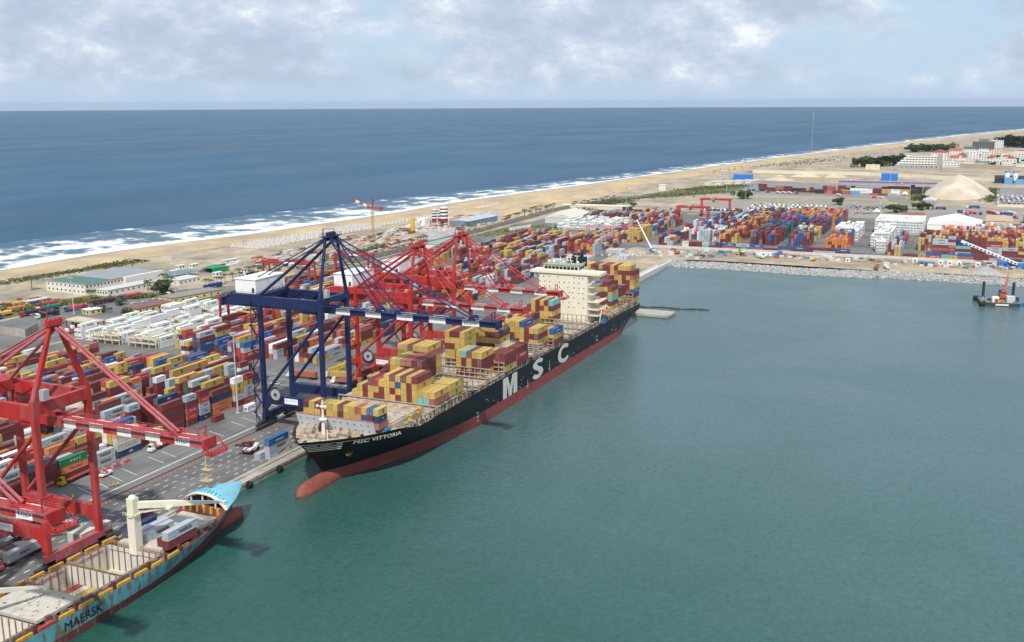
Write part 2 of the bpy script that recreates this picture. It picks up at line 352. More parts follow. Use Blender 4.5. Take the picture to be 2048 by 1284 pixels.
# surf: breaking rows of foam over the shallow water
def surf_mat():
    m = bpy.data.materials.new('surf_water'); m.use_nodes = True; t = m.node_tree; b = t.nodes['Principled BSDF']; lk = t.links.new
    uv = t.nodes.new('ShaderNodeUVMap'); uv.uv_map = 'along'
    def nz(st, sc_, det, off=(0, 0, 0)):
        mp = t.nodes.new('ShaderNodeMapping'); mp.inputs['Scale'].default_value = st; mp.inputs['Location'].default_value = off; lk(uv.outputs[0], mp.inputs[0])
        n = t.nodes.new('ShaderNodeTexNoise'); n.inputs['Scale'].default_value = sc_; n.inputs['Detail'].default_value = det; n.inputs['Roughness'].default_value = 0.62; lk(mp.outputs[0], n.inputs['Vector']); return n.outputs['Fac']
    def mt(op, a, bb=None, cc=None):
        n = t.nodes.new('ShaderNodeMath'); n.operation = op
        for i, v in enumerate((a, bb, cc)):
            if v is None: continue
            if isinstance(v, (int, float)): n.inputs[i].default_value = v
            else: lk(v, n.inputs[i])
        return n.outputs[0]
    sp = t.nodes.new('ShaderNodeSeparateXYZ'); lk(uv.outputs[0], sp.inputs[0])
    v = sp.outputs['Y']
    vv = mt('ADD', v, mt('MULTIPLY', mt('SUBTRACT', nz((1, 0.2, 1), 0.012, 3), 0.5), 0.5))      # wandering rows
    rows = mt('SINE', mt('MULTIPLY', vv, 6.2832 * 3.2))
    patch = nz((1, 60, 1), 0.022, 6, (5, 3, 0))
    fine = nz((1, 110, 1), 0.10, 6, (1, 8, 0))
    near = mt('SUBTRACT', 0.95, v)
    f = mt('ADD', mt('MULTIPLY', rows, 0.11), mt('MULTIPLY', near, 0.40))
    f = mt('ADD', f, mt('MULTIPLY', mt('SUBTRACT', patch, 0.5), 2.3)); f = mt('ADD', f, mt('MULTIPLY', mt('SUBTRACT', fine, 0.5), 1.0))
    edge = mt('MULTIPLY', mt('LESS_THAN', vv, 0.06), 0.35)
    f = mt('ADD', f, edge)
    mr = t.nodes.new('ShaderNodeMapRange'); mr.inputs[1].default_value = 0.17; mr.inputs[2].default_value = 0.44; mr.clamp = True; lk(f, mr.inputs[0])
    mx = t.nodes.new('ShaderNodeMix'); mx.data_type = 'RGBA'; lk(mr.outputs[0], mx.inputs[0]); mx.inputs[7].default_value = (0.74, 0.76, 0.77, 1)
    sh = t.nodes.new('ShaderNodeMix'); sh.data_type = 'RGBA'; lk(v, sh.inputs[0]); sh.inputs[6].default_value = (0.07, 0.14, 0.165, 1); sh.inputs[7].default_value = (0.006, 0.070, 0.145, 1)
    lk(sh.outputs[2], mx.inputs[6]); lk(mx.outputs[2], b.inputs['Base Color'])
    ro = t.nodes.new('ShaderNodeMapRange'); ro.inputs[3].default_value = 0.42; ro.inputs[4].default_value = 0.9; lk(mr.outputs[0], ro.inputs[0]); lk(ro.outputs[0], b.inputs['Roughness'])
    geo = t.nodes.new('ShaderNodeNewGeometry'); wn = t.nodes.new('ShaderNodeTexNoise'); wn.inputs['Scale'].default_value = 0.12; wn.inputs['Detail'].default_value = 4; lk(geo.outputs['Position'], wn.inputs['Vector'])
    bn = t.nodes.new('ShaderNodeBump'); bn.inputs['Strength'].default_value = 0.8; bn.inputs['Distance'].default_value = 1.0; lk(wn.outputs['Fac'], bn.inputs['Height']); lk(bn.outputs[0], b.inputs['Normal'])
    return m
m_ = MB(); U = []; NV = 26; run = 0.0
for i, (p, n) in enumerate(zip(COAST, NRM)):
    if i: run += (p - COAST[i - 1]).length
    wd = 150 if p.x < 900 else max(62, 150 - (p.x - 900) * 0.085)
    for j in range(NV):
        v = j / (NV - 1); q = p + n * (v * wd - 1.5)
        z = SEA + 0.07 + (0.55 * max(0, math.sin(6.283 * 3.2 * (v + 0.03 * math.sin(p.x * .02)))) ** 3 * (1 - v) if 0 < j < NV - 1 else 0)
        m_.v.append((q.x, q.y, z)); U.append((run, v))
for i in range(len(COAST) - 1):
    for j in range(NV - 1):
        a = i * NV + j; m_.f.append((a, a + NV, a + NV + 1, a + 1)); m_.m.append(0)
o = m_.build('surf', surf_mat(), smooth=True); tag(o, kind='structure')
uvl = o.data.uv_layers.new(name='along')
for lp in o.data.loops: uvl.data[lp.index].uv = U[lp.vertex_index]

# paved areas
def area(name, poly, z, mat): m = MB(); m.sheet(poly, z); return struct(name, m, mat)
area('yard_asphalt', [(-600, 263.4), (690, 263.4), (700, 268), (800, 287), (930, 287), (941, -75), (1262, -75), (1262, 446), (900, 468), (-600, 468)], 0.02, ASPH)
area('quay_apron', [(-600, 236), (700, 236), (690, 262.4), (-600, 262.4)], 0.024, APRON)
area('quay_edge_pavement', [(-600, 231.6), (752, 231.6), (752, 236), (-600, 236)], 0.02, CONC)
area('rail_groove', [(-600, 262.5), (690, 262.5), (690, 263.3), (-600, 263.3)], 0.026, BLACK)
area('waterside_rail_groove', [(-600, 233.5), (690, 233.5), (690, 234.1), (-600, 234.1)], 0.026, DARK)
area('truck_road', [(330, 470), (640, 470), (640, 478), (560, 548), (330, 548)], 0.02, ASPH)
area('truck_park', [(1265, 60), (1440, 58), (1484, 120), (1484, 303), (1390, 330), (1265, 330)], 0.02, PARK)
area('depot_yard', [(1492, 345), (1480, 115), (1500, 85), (1640, 95), (1745, 70), (1775, 190), (1806, 345)], 0.02, ASPHL)
area('lorry_lot', [(1500, -22), (1525, -160), (1800, -160), (1790, -25)], 0.02, ASPHL)
area('lorry_yard', [(1300, 52), (1440, 56), (1450, -60), (1300, -60)], 0.022, PARK)
area('concrete_pad', [(893, 428), (933, 392), (980, 428), (960, 440)], 0.03, ASPHL)
for nm, poly in (('verge', [(1385, 448), (1440, 400), (1560, 330), (1700, 330), (1660, 400), (1480, 440)]), ('verge', [(1235, 466), (1262, 448), (1375, 420), (1372, 448)]), ('verge', [(1500, 78), (1545, 70), (1740, 62), (1735, 75), (1650, 92)]),
                 ('verge', [(1520, -12), (1545, -16), (1760, -20), (1760, -28), (1520, -20)]), ('verge', [(2000, 400), (2030, 280), (2060, 400)]), ('verge', [(430, 552), (560, 552), (550, 565), (440, 600)]), ('verge', [(945, 460), (1060, 462), (1055, 420), (1000, 428)])):
    area(nm, poly, 0.03, GRASS)
# painted markings
m_ = MB()
for k in range(6):
    y = 238.2 + k * 3.75
    for x in range(130, 345, 5):
        if rnd.random() < 0.9: a_ = rnd.uniform(0, .5); m_.box(x + a_, x + rnd.uniform(1.9, 2.6), y, y + rnd.uniform(.3, .46), 0.03, 0.034)
struct('lane_markings', m_, LINE)
m_ = MB(); m_.box(60, 640, 267.2, 267.9, 0.03, 0.034)
for x in range(150, 640, 7):
    if rnd.random() < 0.8: m_.add([(x, 271, 0.034), (x + 0.35, 271, 0.034), (x + 3.4, 281, 0.034), (x + 3.05, 281, 0.034)], [(0, 1, 2, 3)])
for x in range(392, 424, 8): m_.box(x, x + 0.3, 292, 420, 0.03, 0.034)
struct('bay_markings', m_, LINE)
m_ = MB()
for x in range(100, 420, 2):
    if rnd.random() < 0.72: m_.add([(x, 260.0, 0.034), (x + 0.7, 260.0, 0.034), (x + 1.9, 261.9, 0.034), (x + 1.2, 261.9, 0.034)], [(0, 1, 2, 3)])
struct('hatched_markings', m_, LINER)
for x, y in ((205.5, 257.0), (208.0, 247.5)):
    pass
# quay wall with its coping blocks and rubber fenders
qw = MB(); qw.box(-600, 752, 229.9, 231.58, -6, -0.9); o = struct('quay_wall', qw, M('quay_concrete', (0.37, 0.32, 0.25), rough=0.9, var=0.3, scale=0.35, rust=0.5, rscale=0.25, rcol=(0.13, 0.10, 0.075), streak=True))
cb = MB().box(0, 17.8, 0, 1.9, -0.9, 0.16).mesh('coping_block', CONC)
for i in range(-8, 38): link('coping_block', cb, o, (60 + i * 18, 229.7, 0))
fm = MB(); fm.tube((-1.1, 0, -1.2), (1.1, 0, -1.2), 1.0, 12); fm.box(-0.6, 0.6, 0.4, 1.0, -1.9, 0.1); fme = fm.mesh('fender', BLACK)
for i, x in enumerate((268.5, 286.5, 304.5)):
    o = link('fender', fme, None, (x, 228.9, 0)); tag(o, ['black rubber quay fender beside the blue feeder bow', 'black rubber quay fender midway between the two ships', 'black rubber quay fender beside the black ship bow'][i], 'fender', 'fenders on the quay wall')
# new white pier wall at the basin corner and the riprap bank
m_ = MB(); m_.box(752, 820, 229.4, 233.4, -3.2, 1.3); m_.box(820, 866, 230.6, 232.6, -3.0, 0.4); m_.box(752, 822, 232.4, 233.6, 1.3, 1.9)
tag(m_.build('pier_wall', CONCW), 'new white concrete quay wall at the basin corner', 'quay wall')
frontY = [(846, 232), (838, 215), (843, 195), (838, 122), (840, 70), (846, 60), (846, 13), (845, -37), (846, -130), (846, -400)]
def front_x(y):
    for (x0, y0), (x1, y1) in zip(frontY, frontY[1:]):
        if y1 <= y <= y0: return x0 + (x1 - x0) * (y0 - y) / (y0 - y1)
    return 846
STONE = M('riprap_stone', (0.44, 0.43, 0.415), rough=0.9, var=0.5, scale=0.45)
m_ = MB(); ys = [232 - i * 8 for i in range(60)]
for y in ys: m_.v += [(front_x(y) - 2, y, -4.5), (front_x(y) + 15, y, 0.9), (front_x(y) + 20, y, 0.02)]
for i in range(len(ys) - 1):
    for j in range(2): a = i * 3 + j; m_.f.append((a, a + 3, a + 4, a + 1)); m_.m.append(0)
struct('bank_slope', m_, M('bank_core', (0.24, 0.24, 0.25), rough=0.95))
m_ = MB(); rr = random.Random(3)
for i in range(5600):
    y = 232 - rr.random() * 292; t = rr.random(); x = front_x(y) + t * 17; z = -3.6 + min(t, 0.9) * 4.9 + 0.2; s = rr.uniform(0.45, 1.0) * (1 if y > -60 else 1.5)
    a = rr.random() * 6.28; q = [(math.cos(a + k * 2.094) * s * rr.uniform(.7, 1.1), math.sin(a + k * 2.094) * s * rr.uniform(.7, 1.1)) for k in range(3)]
    vs = [(x, y, z - s * .6)] + [(x + u, y + v, z + rr.uniform(-.3, .3) * s) for u, v in q] + [(x + rr.uniform(-.4, .4) * s, y + rr.uniform(-.4, .4) * s, z + s * rr.uniform(.4, .8))]
    m_.add(vs, [(0, 2, 1), (0, 3, 2), (0, 1, 3), (4, 1, 2), (4, 2, 3), (4, 3, 1)])
tag(m_.build('riprap', STONE), 'bank of pale armour stones along the far basin shore', 'riprap', kind='stuff')
# jetty and boom by the stern of the black ship
m_ = MB(); m_.prism([(634, 172), (650, 171), (650, 216), (636, 216)], -2.2, -0.6); m_.box(640, 645, 172, 216, -4, -2.2)
o = m_.build('jetty', CONC); tag(o, 'low concrete jetty stub behind the black ship stern', 'jetty')
MB().tube((639, 176, -1.8), (639, 172, -1.8), 0.9, 8).build('tyre', BLACK, o)
m_ = MB()
for i in range(40):
    x = 664 + i * 0.15 + math.sin(i * .4) * 1.2; m_.box(x - 1.2, x + 1.2, 215 - i * 1.55, 215 - i * 1.55 + 1.4, -3, -1.9 + rnd.uniform(-.2, .3))
tag(m_.build('floating_hose', M('wet_stone', (0.06, 0.06, 0.05), rough=0.7)), 'thin dark line of floating hose beyond the concrete jetty', 'hose')
# sand heaps, dunes
def heap(name, label, x, y, rx, ry, h, mat, seed=1, n=28, cat='heap', flat=0.0, z0=0.0):
    r2 = random.Random(seed); m = MB(); rings = 12
    ph = [r2.uniform(0, 6.28) for _ in range(6)]
    for j in range(rings + 1):
        t = j / rings
        for i in range(n):
            a = 6.2832 * i / n; k = 1 + 0.10 * math.sin(2 * a + ph[0]) + 0.07 * math.sin(3 * a + ph[1]) + 0.03 * math.sin(7 * a + ph[2])
            hh = h * max(0, 1 - t ** 1.25) * (1 - flat * (t < 0.25)); hh += h * 0.03 * math.sin(9 * a + 5 * t + ph[3]) * (0 < t < 1) * t
            m.v.append((x + rx * k * t * math.cos(a), y + ry * k * t * math.sin(a), z0 + max(hh, -0.02) + (0 if t < 1 else -0.05)))
    for j in range(rings):
        for i in range(n): m.f.append((j * n + i, (j + 1) * n + i, (j + 1) * n + (i + 1) % n, j * n + (i + 1) % n)); m.m.append(0)
    return tag(m.build(name, mat, smooth=True), label, cat)
SANDH = M('heap_sand', (0.50, 0.42, 0.31), rough=0.95, var=0.12, scale=0.04, var2=(0.62, 0.56, 0.46), v2scale=0.03, v2amt=0.7, bump=0.6, bscale=0.12)
GRAVEL = M('gravel', (0.33, 0.33, 0.34), rough=0.95, var=0.2, scale=0.3, bump=0.3, bscale=0.5)
heap('sand_heap', 'huge pale sand heap between the depot and the lorry lot', 1625, 24, 86, 44, 29, SANDH, 5)
heap('sand_heap', 'left low sand heap in front of the cream wall', 1840, 312, 24, 30, 8, SANDH, 6)
heap('sand_heap', 'middle wide sand heap in front of the cream wall', 1862, 270, 26, 38, 13, SANDH, 7)
heap('sand_heap', 'right rounded sand heap in front of the cream wall', 1872, 222, 24, 28, 12, SANDH, 8)
heap('gravel_heap', 'grey gravel heap on the sand strip by the rock bank', 889, -12, 11, 12, 5.5, GRAVEL, 9)
heap('sand_heap', 'small dark sand heap behind the pier wall', 795, 243, 5.5, 6, 4.2, M('dark_sand', (0.27, 0.23, 0.16), rough=0.95), 10)
heap('gravel_heap', 'larger grey gravel heap beside the cement plant', 925, 494, 18, 14, 7.5, GRAVEL, 11)
heap('gravel_heap', 'smaller grey gravel heap right of the white conveyor', 965, 488, 14, 11, 6, GRAVEL, 12)
heap('gravel_heap', 'low grey gravel heap near the blue warehouse', 1130, 520, 24, 14, 5, GRAVEL, 13)
heap('gravel_heap', 'dark gravel heap beside the green tent roof', 668, 562, 10, 8, 3.5, M('dark_gravel', (0.10, 0.10, 0.11), rough=0.95), 14)
m_ = MB(); nx_, ny_ = 90, 22; r5 = random.Random(21)
bl = [(r5.uniform(1080, 1580), r5.uniform(0.15, 0.8), r5.uniform(12, 45), r5.uniform(6, 14), r5.uniform(0.8, 3.0)) for _ in range(60)]
def dune(x, y):
    z = 0; c = coast_y(x)
    lo, hi = 482 + (c - 600) * 0.1, c - 66
    s = (y - lo) / (hi - lo)
    for bx_, bs, sx, sy, hh in bl:
        by = lo + bs * (hi - lo); z += hh * math.exp(-((x - bx_) / sx) ** 2 - ((y - by) / sy) ** 2)
    return z * max(0, math.sin(math.pi * min(max(s, 0), 1))) ** 0.5
for i in range(nx_ + 1):
    x = 1060 + i * 6.2; c = coast_y(x); lo, hi = 482 + (c - 600) * 0.1, c - 66
    for j in range(ny_ + 1):
        y = lo + (hi - lo) * j / ny_; m_.v.append((x, y, dune(x, y) * min(1, i / 8, (nx_ - i) / 8) + r5.uniform(0, .25) - 0.02))
for i in range(nx_):
    for j in range(ny_): a = i * (ny_ + 1) + j; m_.f.append((a, a + ny_ + 1, a + ny_ + 2, a + 1)); m_.m.append(0)
struct('sand_dunes', m_, SAND, smooth=True)
# low scrub on the beach berm
def scrub(name, label, pts, mat, n, hgt, seed):
    r2 = random.Random(seed); m = MB()
    for _ in range(n):
        (x0, y0), (x1, y1), sp = pts[r2.randrange(len(pts))]; t = r2.random(); x, y = x0 + (x1 - x0) * t, y0 + (y1 - y0) * t + r2.gauss(0, sp)
        s = r2.uniform(0.5, 1.6); 
        for k in range(3):
            a = r2.random() * 6.28; m.add([(x, y, 0.02), (x + math.cos(a) * s, y + math.sin(a) * s, hgt * r2.uniform(.4, 1)), (x + math.cos(a + 1.2) * s, y + math.sin(a + 1.2) * s, hgt * r2.uniform(.3, 1))], [(0, 1, 2)])
    return tag(m.build(name, mat), label, 'scrub', kind='stuff')
SCR = M('scrub_leaf', (0.10, 0.12, 0.045), rough=0.9, var=0.4, scale=0.4)
SCRY = M('scrub_bright', (0.16, 0.17, 0.05), rough=0.9, var=0.4, scale=0.4)
scrub('beach_scrub', 'patches of low green scrub on the sand berm', [((545, 670), (600, 662), 5), ((600, 662), (670, 652), 4), ((640, 660), (690, 652), 6), ((500, 690), (560, 668), 6)], SCR, 1500, 1.6, 1)
scrub('roadside_scrub', 'yellow green roadside bushes behind the lorry park', [((470, 580), (528, 548), 6), ((520, 552), (560, 522), 4), ((440, 600), (520, 575), 5)], SCRY, 1800, 2.6, 2)
scrub('dune_scrub', 'thin dark scrub dotted over the far beach', [((1950, 470), (2500, 330), 14), ((2500, 330), (3500, 60), 25), ((2200, 380), (2500, 300), 16)], M('dry_scrub', (0.09, 0.075, 0.045), rough=0.9), 420, 3.5, 3)
scrub('wall_scrub', 'weeds and low bushes along both sides of the port wall', [((600, 475), (960, 473), 2.5), ((960, 474), (1230, 478), 3), ((1230, 478), (1432, 424), 4), ((700, 500), (860, 500), 6)], SCR, 1500, 2.2, 6)
scrub('field_scrub', 'rough green scrub on the waste ground by the dunes', [((1390, 440), (1560, 345), 16), ((1240, 452), (1370, 430), 8), ((1560, 400), (1690, 340), 12), ((1500, 74), (1740, 66), 6), ((1525, -16), (1760, -24), 4)], SCR, 1800, 3.0, 7)
scrub('lot_scrub', 'dry bushes round the pale unpaved lot', [((940, 455), (1060, 428), 6), ((1000, 412), (1060, 405), 5)], SCRY, 300, 1.8, 8)
for nm, poly in (('wheel_track', [(905, 262), (906.5, 262), (907.5, -70), (906, -70)]), ('wheel_track', [(897, 262), (899, 262), (898, -70), (896, -70)]), ('wheel_track', [(888, 225), (889.5, 225), (892, 30), (890.5, 30)])): area(nm, poly, 0.02, M('track_dirt', (0.30, 0.235, 0.155), rough=0.95))
# ------------------------------------------------------------------ shipping containers
PAL = dict(Y=((0.50, 0.345, 0.10), 'yellow'), M=((0.165, 0.040, 0.040), 'maroon'), R=((0.40, 0.06, 0.055), 'bright red'), P=((0.36, 0.115, 0.095), 'faded red'),
           B=((0.03, 0.105, 0.27), 'blue'), N=((0.022, 0.045, 0.115), 'navy blue'), G=((0.40, 0.43, 0.46), 'grey'), W=((0.74, 0.74, 0.71), 'white'),
           C=((0.56, 0.54, 0.45), 'cream'), O=((0.56, 0.20, 0.075), 'orange'), T=((0.16, 0.42, 0.40), 'turquoise'), E=((0.025, 0.17, 0.075), 'green'),
           S=((0.17, 0.19, 0.22), 'slate grey'), K=((0.03, 0.032, 0.036), 'black'), L=((0.13, 0.36, 0.56), 'light blue'), H=((0.58, 0.07, 0.22), 'pink'), D=((0.40, 0.29, 0.11), 'dirty yellow'))
CL = []; FOOT = []
def jit(c, rr): k = rr.uniform(0.86, 1.12); return tuple(min(1, v * k * rr.uniform(0.95, 1.05)) for v in c)
crn = random.Random(11)
def add_stack(x, y, L_, cols, place, slot, H=2.62, z0=0.03, rz=0, reefer=False, foot=True, door=None):
    ln = 12.19 if L_ == 40 else 6.06
    fw = (ln, 2.36) if rz == 0 else (2.36, ln)
    if foot: FOOT.append((x, x + fw[0], y, y + fw[1]))
    for i, c in enumerate(cols):
        if c == ' ': continue
        CL.append(dict(x=x + crn.uniform(-.06, .06), y=y + crn.uniform(-.04, .04), z=z0 + i * H, L=ln, H=H - 0.07, rz=rz, c=c, col=jit(PAL[c][0], crn), place=place, slot=slot, tier=i, n=len(cols), fw=fw,
                       reefer=reefer, short=(L_ == 20), up=(PAL[cols[i + 1]][1] if i + 1 < len(cols) and cols[i + 1] != ' ' else None), door=crn.random() < 0.6 if door is None else door))
def free(x0, x1, y0, y1):
    return all(x1 <= a + .05 or x0 >= b - .05 or y1 <= c + .05 or y0 >= d - .05 for a, b, c, d in FOOT)
# --- on the black ship: bays listed from the water side inwards, bottom tier first
def bay(x, ynear, z0, H, cols, place, L_=40, pitch=2.5):
    for i, s in enumerate(cols):
        if s.strip(): add_stack(x, ynear + i * pitch, L_, s, place, od(i) + ' stack from the water', H, z0, foot=False)
bay(313.7, 191.2, 15.75, 2.6, ['PNY', 'MMB', 'YBY', 'YYP', 'YYY', 'MYY', 'YMM', 'YYY', 'YYY', 'YMD', 'MYM', 'YYY', 'YYM'], 'foremost row behind breakwater', 20)
bay(347, 186.1, 16.5, 2.66, ['PY', 'TY', 'TY', 'YYYM', 'MMMY', 'YYYM', 'MYBY', 'YMYM', 'YYYY', 'MMY', 'MYR', 'YYM', 'MM', 'YY', 'Y'], 'stepped bay facing bow')
bay(360.4, 186.1, 16.5, 2.7, ['YY', 'YY', 'YY', '', '', 'MYMMM', 'YMYYM', 'YYMYP', 'MYYYP', 'YMYYD', 'YYMYY', 'MYYM', 'YYM', 'YY', 'YY'], 'second bay from bow')
bay(385.3, 209.3, 16.4, 2.7, ['YYYPY', 'MMMPY', 'YYYMY', 'YYYYM', 'MYYYY', 'YYYYY'], 'inland bay over open hatches')
bay(398, 189.9, 14.6, 2.86, ['YMMY', 'MMMY', 'MYYM', 'MMMT', 'MYYY'], 'bay above letter M')
bay(411.6, 184.9, 14.6, 2.75, ['YMM', 'MRM', 'MYM', 'YMY', '', '', '', '', 'MYYYYY', 'YMEYYM', 'YYYMYM', 'MYYMYY'], 'bay behind letter M')
bay(425.2, 184.9, 14.6, 2.75, ['MRM', 'MPM', 'YYY'], 'bay between letters')
bay(438.8, 200, 14.6, 2.85, ['YWYMY', 'YMYMYR', 'YMYMYM', 'MMYYYM', 'YMYYY', 'MMYMY', 'YYMYY', 'MMYM'], 'tall bay above letter S')
bay(457, 187.8, 14.0, 2.78, ['PYMY', 'MYMY', 'YMMM', 'MYYYB', 'YMYYY', 'MBMYY', 'MMMMY', 'YYMM', 'MYMY'], 'bay above letter C')
bay(471, 185.1, 14.0, 2.75, ['MYB', 'YYY', '', '', '', 'YMYYM', 'MYYYY', 'YMYYM', 'MMYYY', 'YYMMM', 'YYMY'], 'bay behind letter C')
bay(511.7, 202, 14.0, 2.82, ['YMYMT', 'YYYYM', 'MYYMY', 'YYMMM', 'MYYYY', 'YYMM'], 'bay before accommodation block')
bay(570.4, 188.4, 13.0, 2.8, ['YMTYM', 'MMMMYM', 'YMMMYM', 'YYYMYB', 'YMYYY', 'MMYYM', 'YMYMY', 'YYMMY'], 'bay behind accommodation block')
bay(585, 188.4, 13.0, 2.8, ['PYMM', 'MMYM', 'YYMMM', 'MYYMYM', 'YYMYMM', 'MMYYMY', 'YYMMYM', 'MYYMYY'], 'bay before stern stacks')
bay(601.5, 185.0, 12.4, 2.8, ['YMBYYPM', 'YMRMMYMY', 'MMMYMMMY', 'YMMYYYMY', 'YYMYYYPM', 'YMMYMMYY', 'YMMYMMMM', 'YMMYMYMM', 'YMMYMYMY', 'YMMYYYBM', 'YMMYYMYM', 'YMMYYYYY', 'YMMYYMMY', 'YYYYMMMY', 'MYMYYMYM', 'YYMMYMY'], 'stern bay')
# --- near quayside yard: stacks read off one by one
NEAR = [(205, 290, 40, 'YMMY'), (218.5, 290, 40, 'YMMY'), (232, 290, 40, 'MMRW'), (246, 290, 40, 'RMMS'), (260, 290, 40, 'MOE'), (273.5, 290, 40, 'GG'), (287, 290, 40, 'NCCY'), (287, 292.8, 40, 'MNYYB'),
        (262.5, 298.2, 40, 'MMRO'), (262, 301, 40, 'MOMRG'), (262, 309, 40, 'MMMMY'), (276, 298.2, 40, 'GMMY'), (275.5, 301, 40, 'MMMMG'), (300.3, 293, 20, 'MRR'), (306.8, 291, 20, 'YY'), (338, 286, 20, 'M'),
        (347, 294, 40, 'OONM'), (337.5, 293, 20, 'NGGRM'), (329.5, 293, 20, 'MRRMG'), (315, 293, 40, 'MMMMM'), (321.5, 301, 40, 'MMMMN'), (316, 307, 40, 'MMMMM'), (309, 304.5, 20, 'MMMMG'),
        (360.5, 293, 20, 'MGYYW'), (367.2, 293, 20, 'RGGYR'), (349, 299.5, 40, 'MMMMY'), (349, 306.5, 40, 'MMMMG'), (349, 309.3, 40, 'MMMEM'), (352, 316.5, 40, 'MMMMY'), (355, 325, 20, 'MMGG'), (356, 333, 20, 'MMMW'),
        (395, 359.5, 40, 'MGY'), (390, 362.4, 40, 'RMB'), (392, 368, 40, 'MYY'), (393, 370.8, 40, 'MYO'), (400, 381, 40, 'MM'), (394, 387, 20, 'YY'), (384, 390, 20, 'YYB'), (377, 376.5, 20, 'MYY'), (386, 374, 20, 'MN'),
        (334, 339, 40, 'MBMMY'), (334, 341.8, 40, 'MMMYR'), (349, 341, 20, 'GOGO'), (357, 344, 20, 'MMMR'), (365, 348, 20, 'EEGG'), (360, 423, 40, 'MCM'), (362, 434, 40, 'MMY'), (373, 419, 40, 'MY'), (397, 421, 20, 'MMY'), (404, 421.5, 20, 'YMP'),
        (388, 404, 20, 'MY'), (374, 397, 20, 'MY'), (381, 411, 20, 'OB'), (388, 450, 40, 'MW'), (374, 452, 40, 'MM'), (400, 434, 20, 'GY'), (330, 440, 40, 'MMY'), (345, 446, 40, 'MG')]
for i, (x, y, l_, s) in enumerate(NEAR): add_stack(x, y, l_, s, 'yard', None)
add_stack(357, 283.6, 20, 'W', 'yard', None, reefer=True)
CROSS = [(429, 369.5, 40, 'MBBMG'), (429, 372.3, 40, 'MNMBM'), (431, 363, 40, 'P'), (428, 357, 40, 'YMMB'), (428, 354.2, 20, 'YMB'), (428, 351.4, 20, 'OM'), (428, 348.6, 40, 'NBGP'), (428, 345.8, 40, 'MRMB'), (428, 343, 40, 'MRRGY'), (428, 340.2, 40, 'MRGB'), (429, 377.5, 40, 'GMY'), (429, 380.3, 40, 'WMC')]
for x, y, l_, s in CROSS: add_stack(x, y, l_, s, 'yard', None)
MIX = 'MMMMMMMPRYYYYGGGNBWOSC'
def fill(x0, x1, y0, y1, pal, lo, hi, p=0.85, short=0.3, pitch=2.72, lane=None, seed=1, reefer=False, z=0.03, run=0.5):
    rr = random.Random(seed); r = 0; y = y0
    while y + 2.44 <= y1:
        x = x0; last = rr.choice(pal)
        while x + 6.1 <= x1:
            l_ = 20 if rr.random() < short else 40; ln = 6.3 if l_ == 20 else 12.5
            if x + ln > x1: l_, ln = 20, 6.3
            if rr.random() < p and free(x, x + ln - .2, y, y + 2.44):
                s = ''
                for _ in range(rr.randint(lo, hi)):
                    if rr.random() > run: last = rr.choice(pal)
                    s += last
                add_stack(x, y, l_, s, 'yard', None, reefer=reefer, z0=z)
                FOOT.pop()
            x += ln
        y += pitch; r += 1
        if lane and r % lane == 0: y += 5.5
fill(150, 312, 293, 346, MIX + 'MMMMMPO', 2, 4, 0.97, 0.25, lane=7, seed=3)
fill(312, 412, 310, 352, MIX + 'MMMMP', 2, 4, 0.9, 0.45, lane=7, seed=4)
fill(150, 345, 347, 446, MIX + 'MMMPBO', 1, 4, 0.95, 0.35, lane=7, seed=5)
fill(345, 409, 376, 440, MIX + 'YMMPB', 1, 2, 0.85, 0.6, lane=6, seed=6)
# crosswise blocks beyond the cross aisle
fill(441, 560, 305, 400, 'MMMMMMPPRYYGGWNBOM', 2, 4, 0.96, 0.35, lane=7, seed=7)
fill(572, 690, 305, 395, 'MMMMMMPPRYYGGWN', 2, 5, 0.93, 0.35, lane=7, seed=8)
fill(702, 768, 305, 372, 'MMMMPGGYRNB', 2, 4, 0.9, 0.4, lane=7, seed=9)
fill(775, 852, 322, 396, 'MMMMMPGGGYYRN', 3, 5, 0.95, 0.4, lane=7, seed=10)
fill(860, 935, 300, 396, 'MMMMMPGGYYYRNO', 3, 5, 0.95, 0.4, lane=7, seed=12)
fill(790, 805, 372, 392, 'YYYYT', 3, 5, 0.9, 0.1, seed=13)
fill(565, 690, 402, 455, 'MMMMPPRYGWOB', 1, 3, 0.85, 0.3, lane=6, seed=14)
fill(700, 860, 405, 440, 'MMRYWG', 1, 3, 0.4, 0.3, lane=6, seed=15)
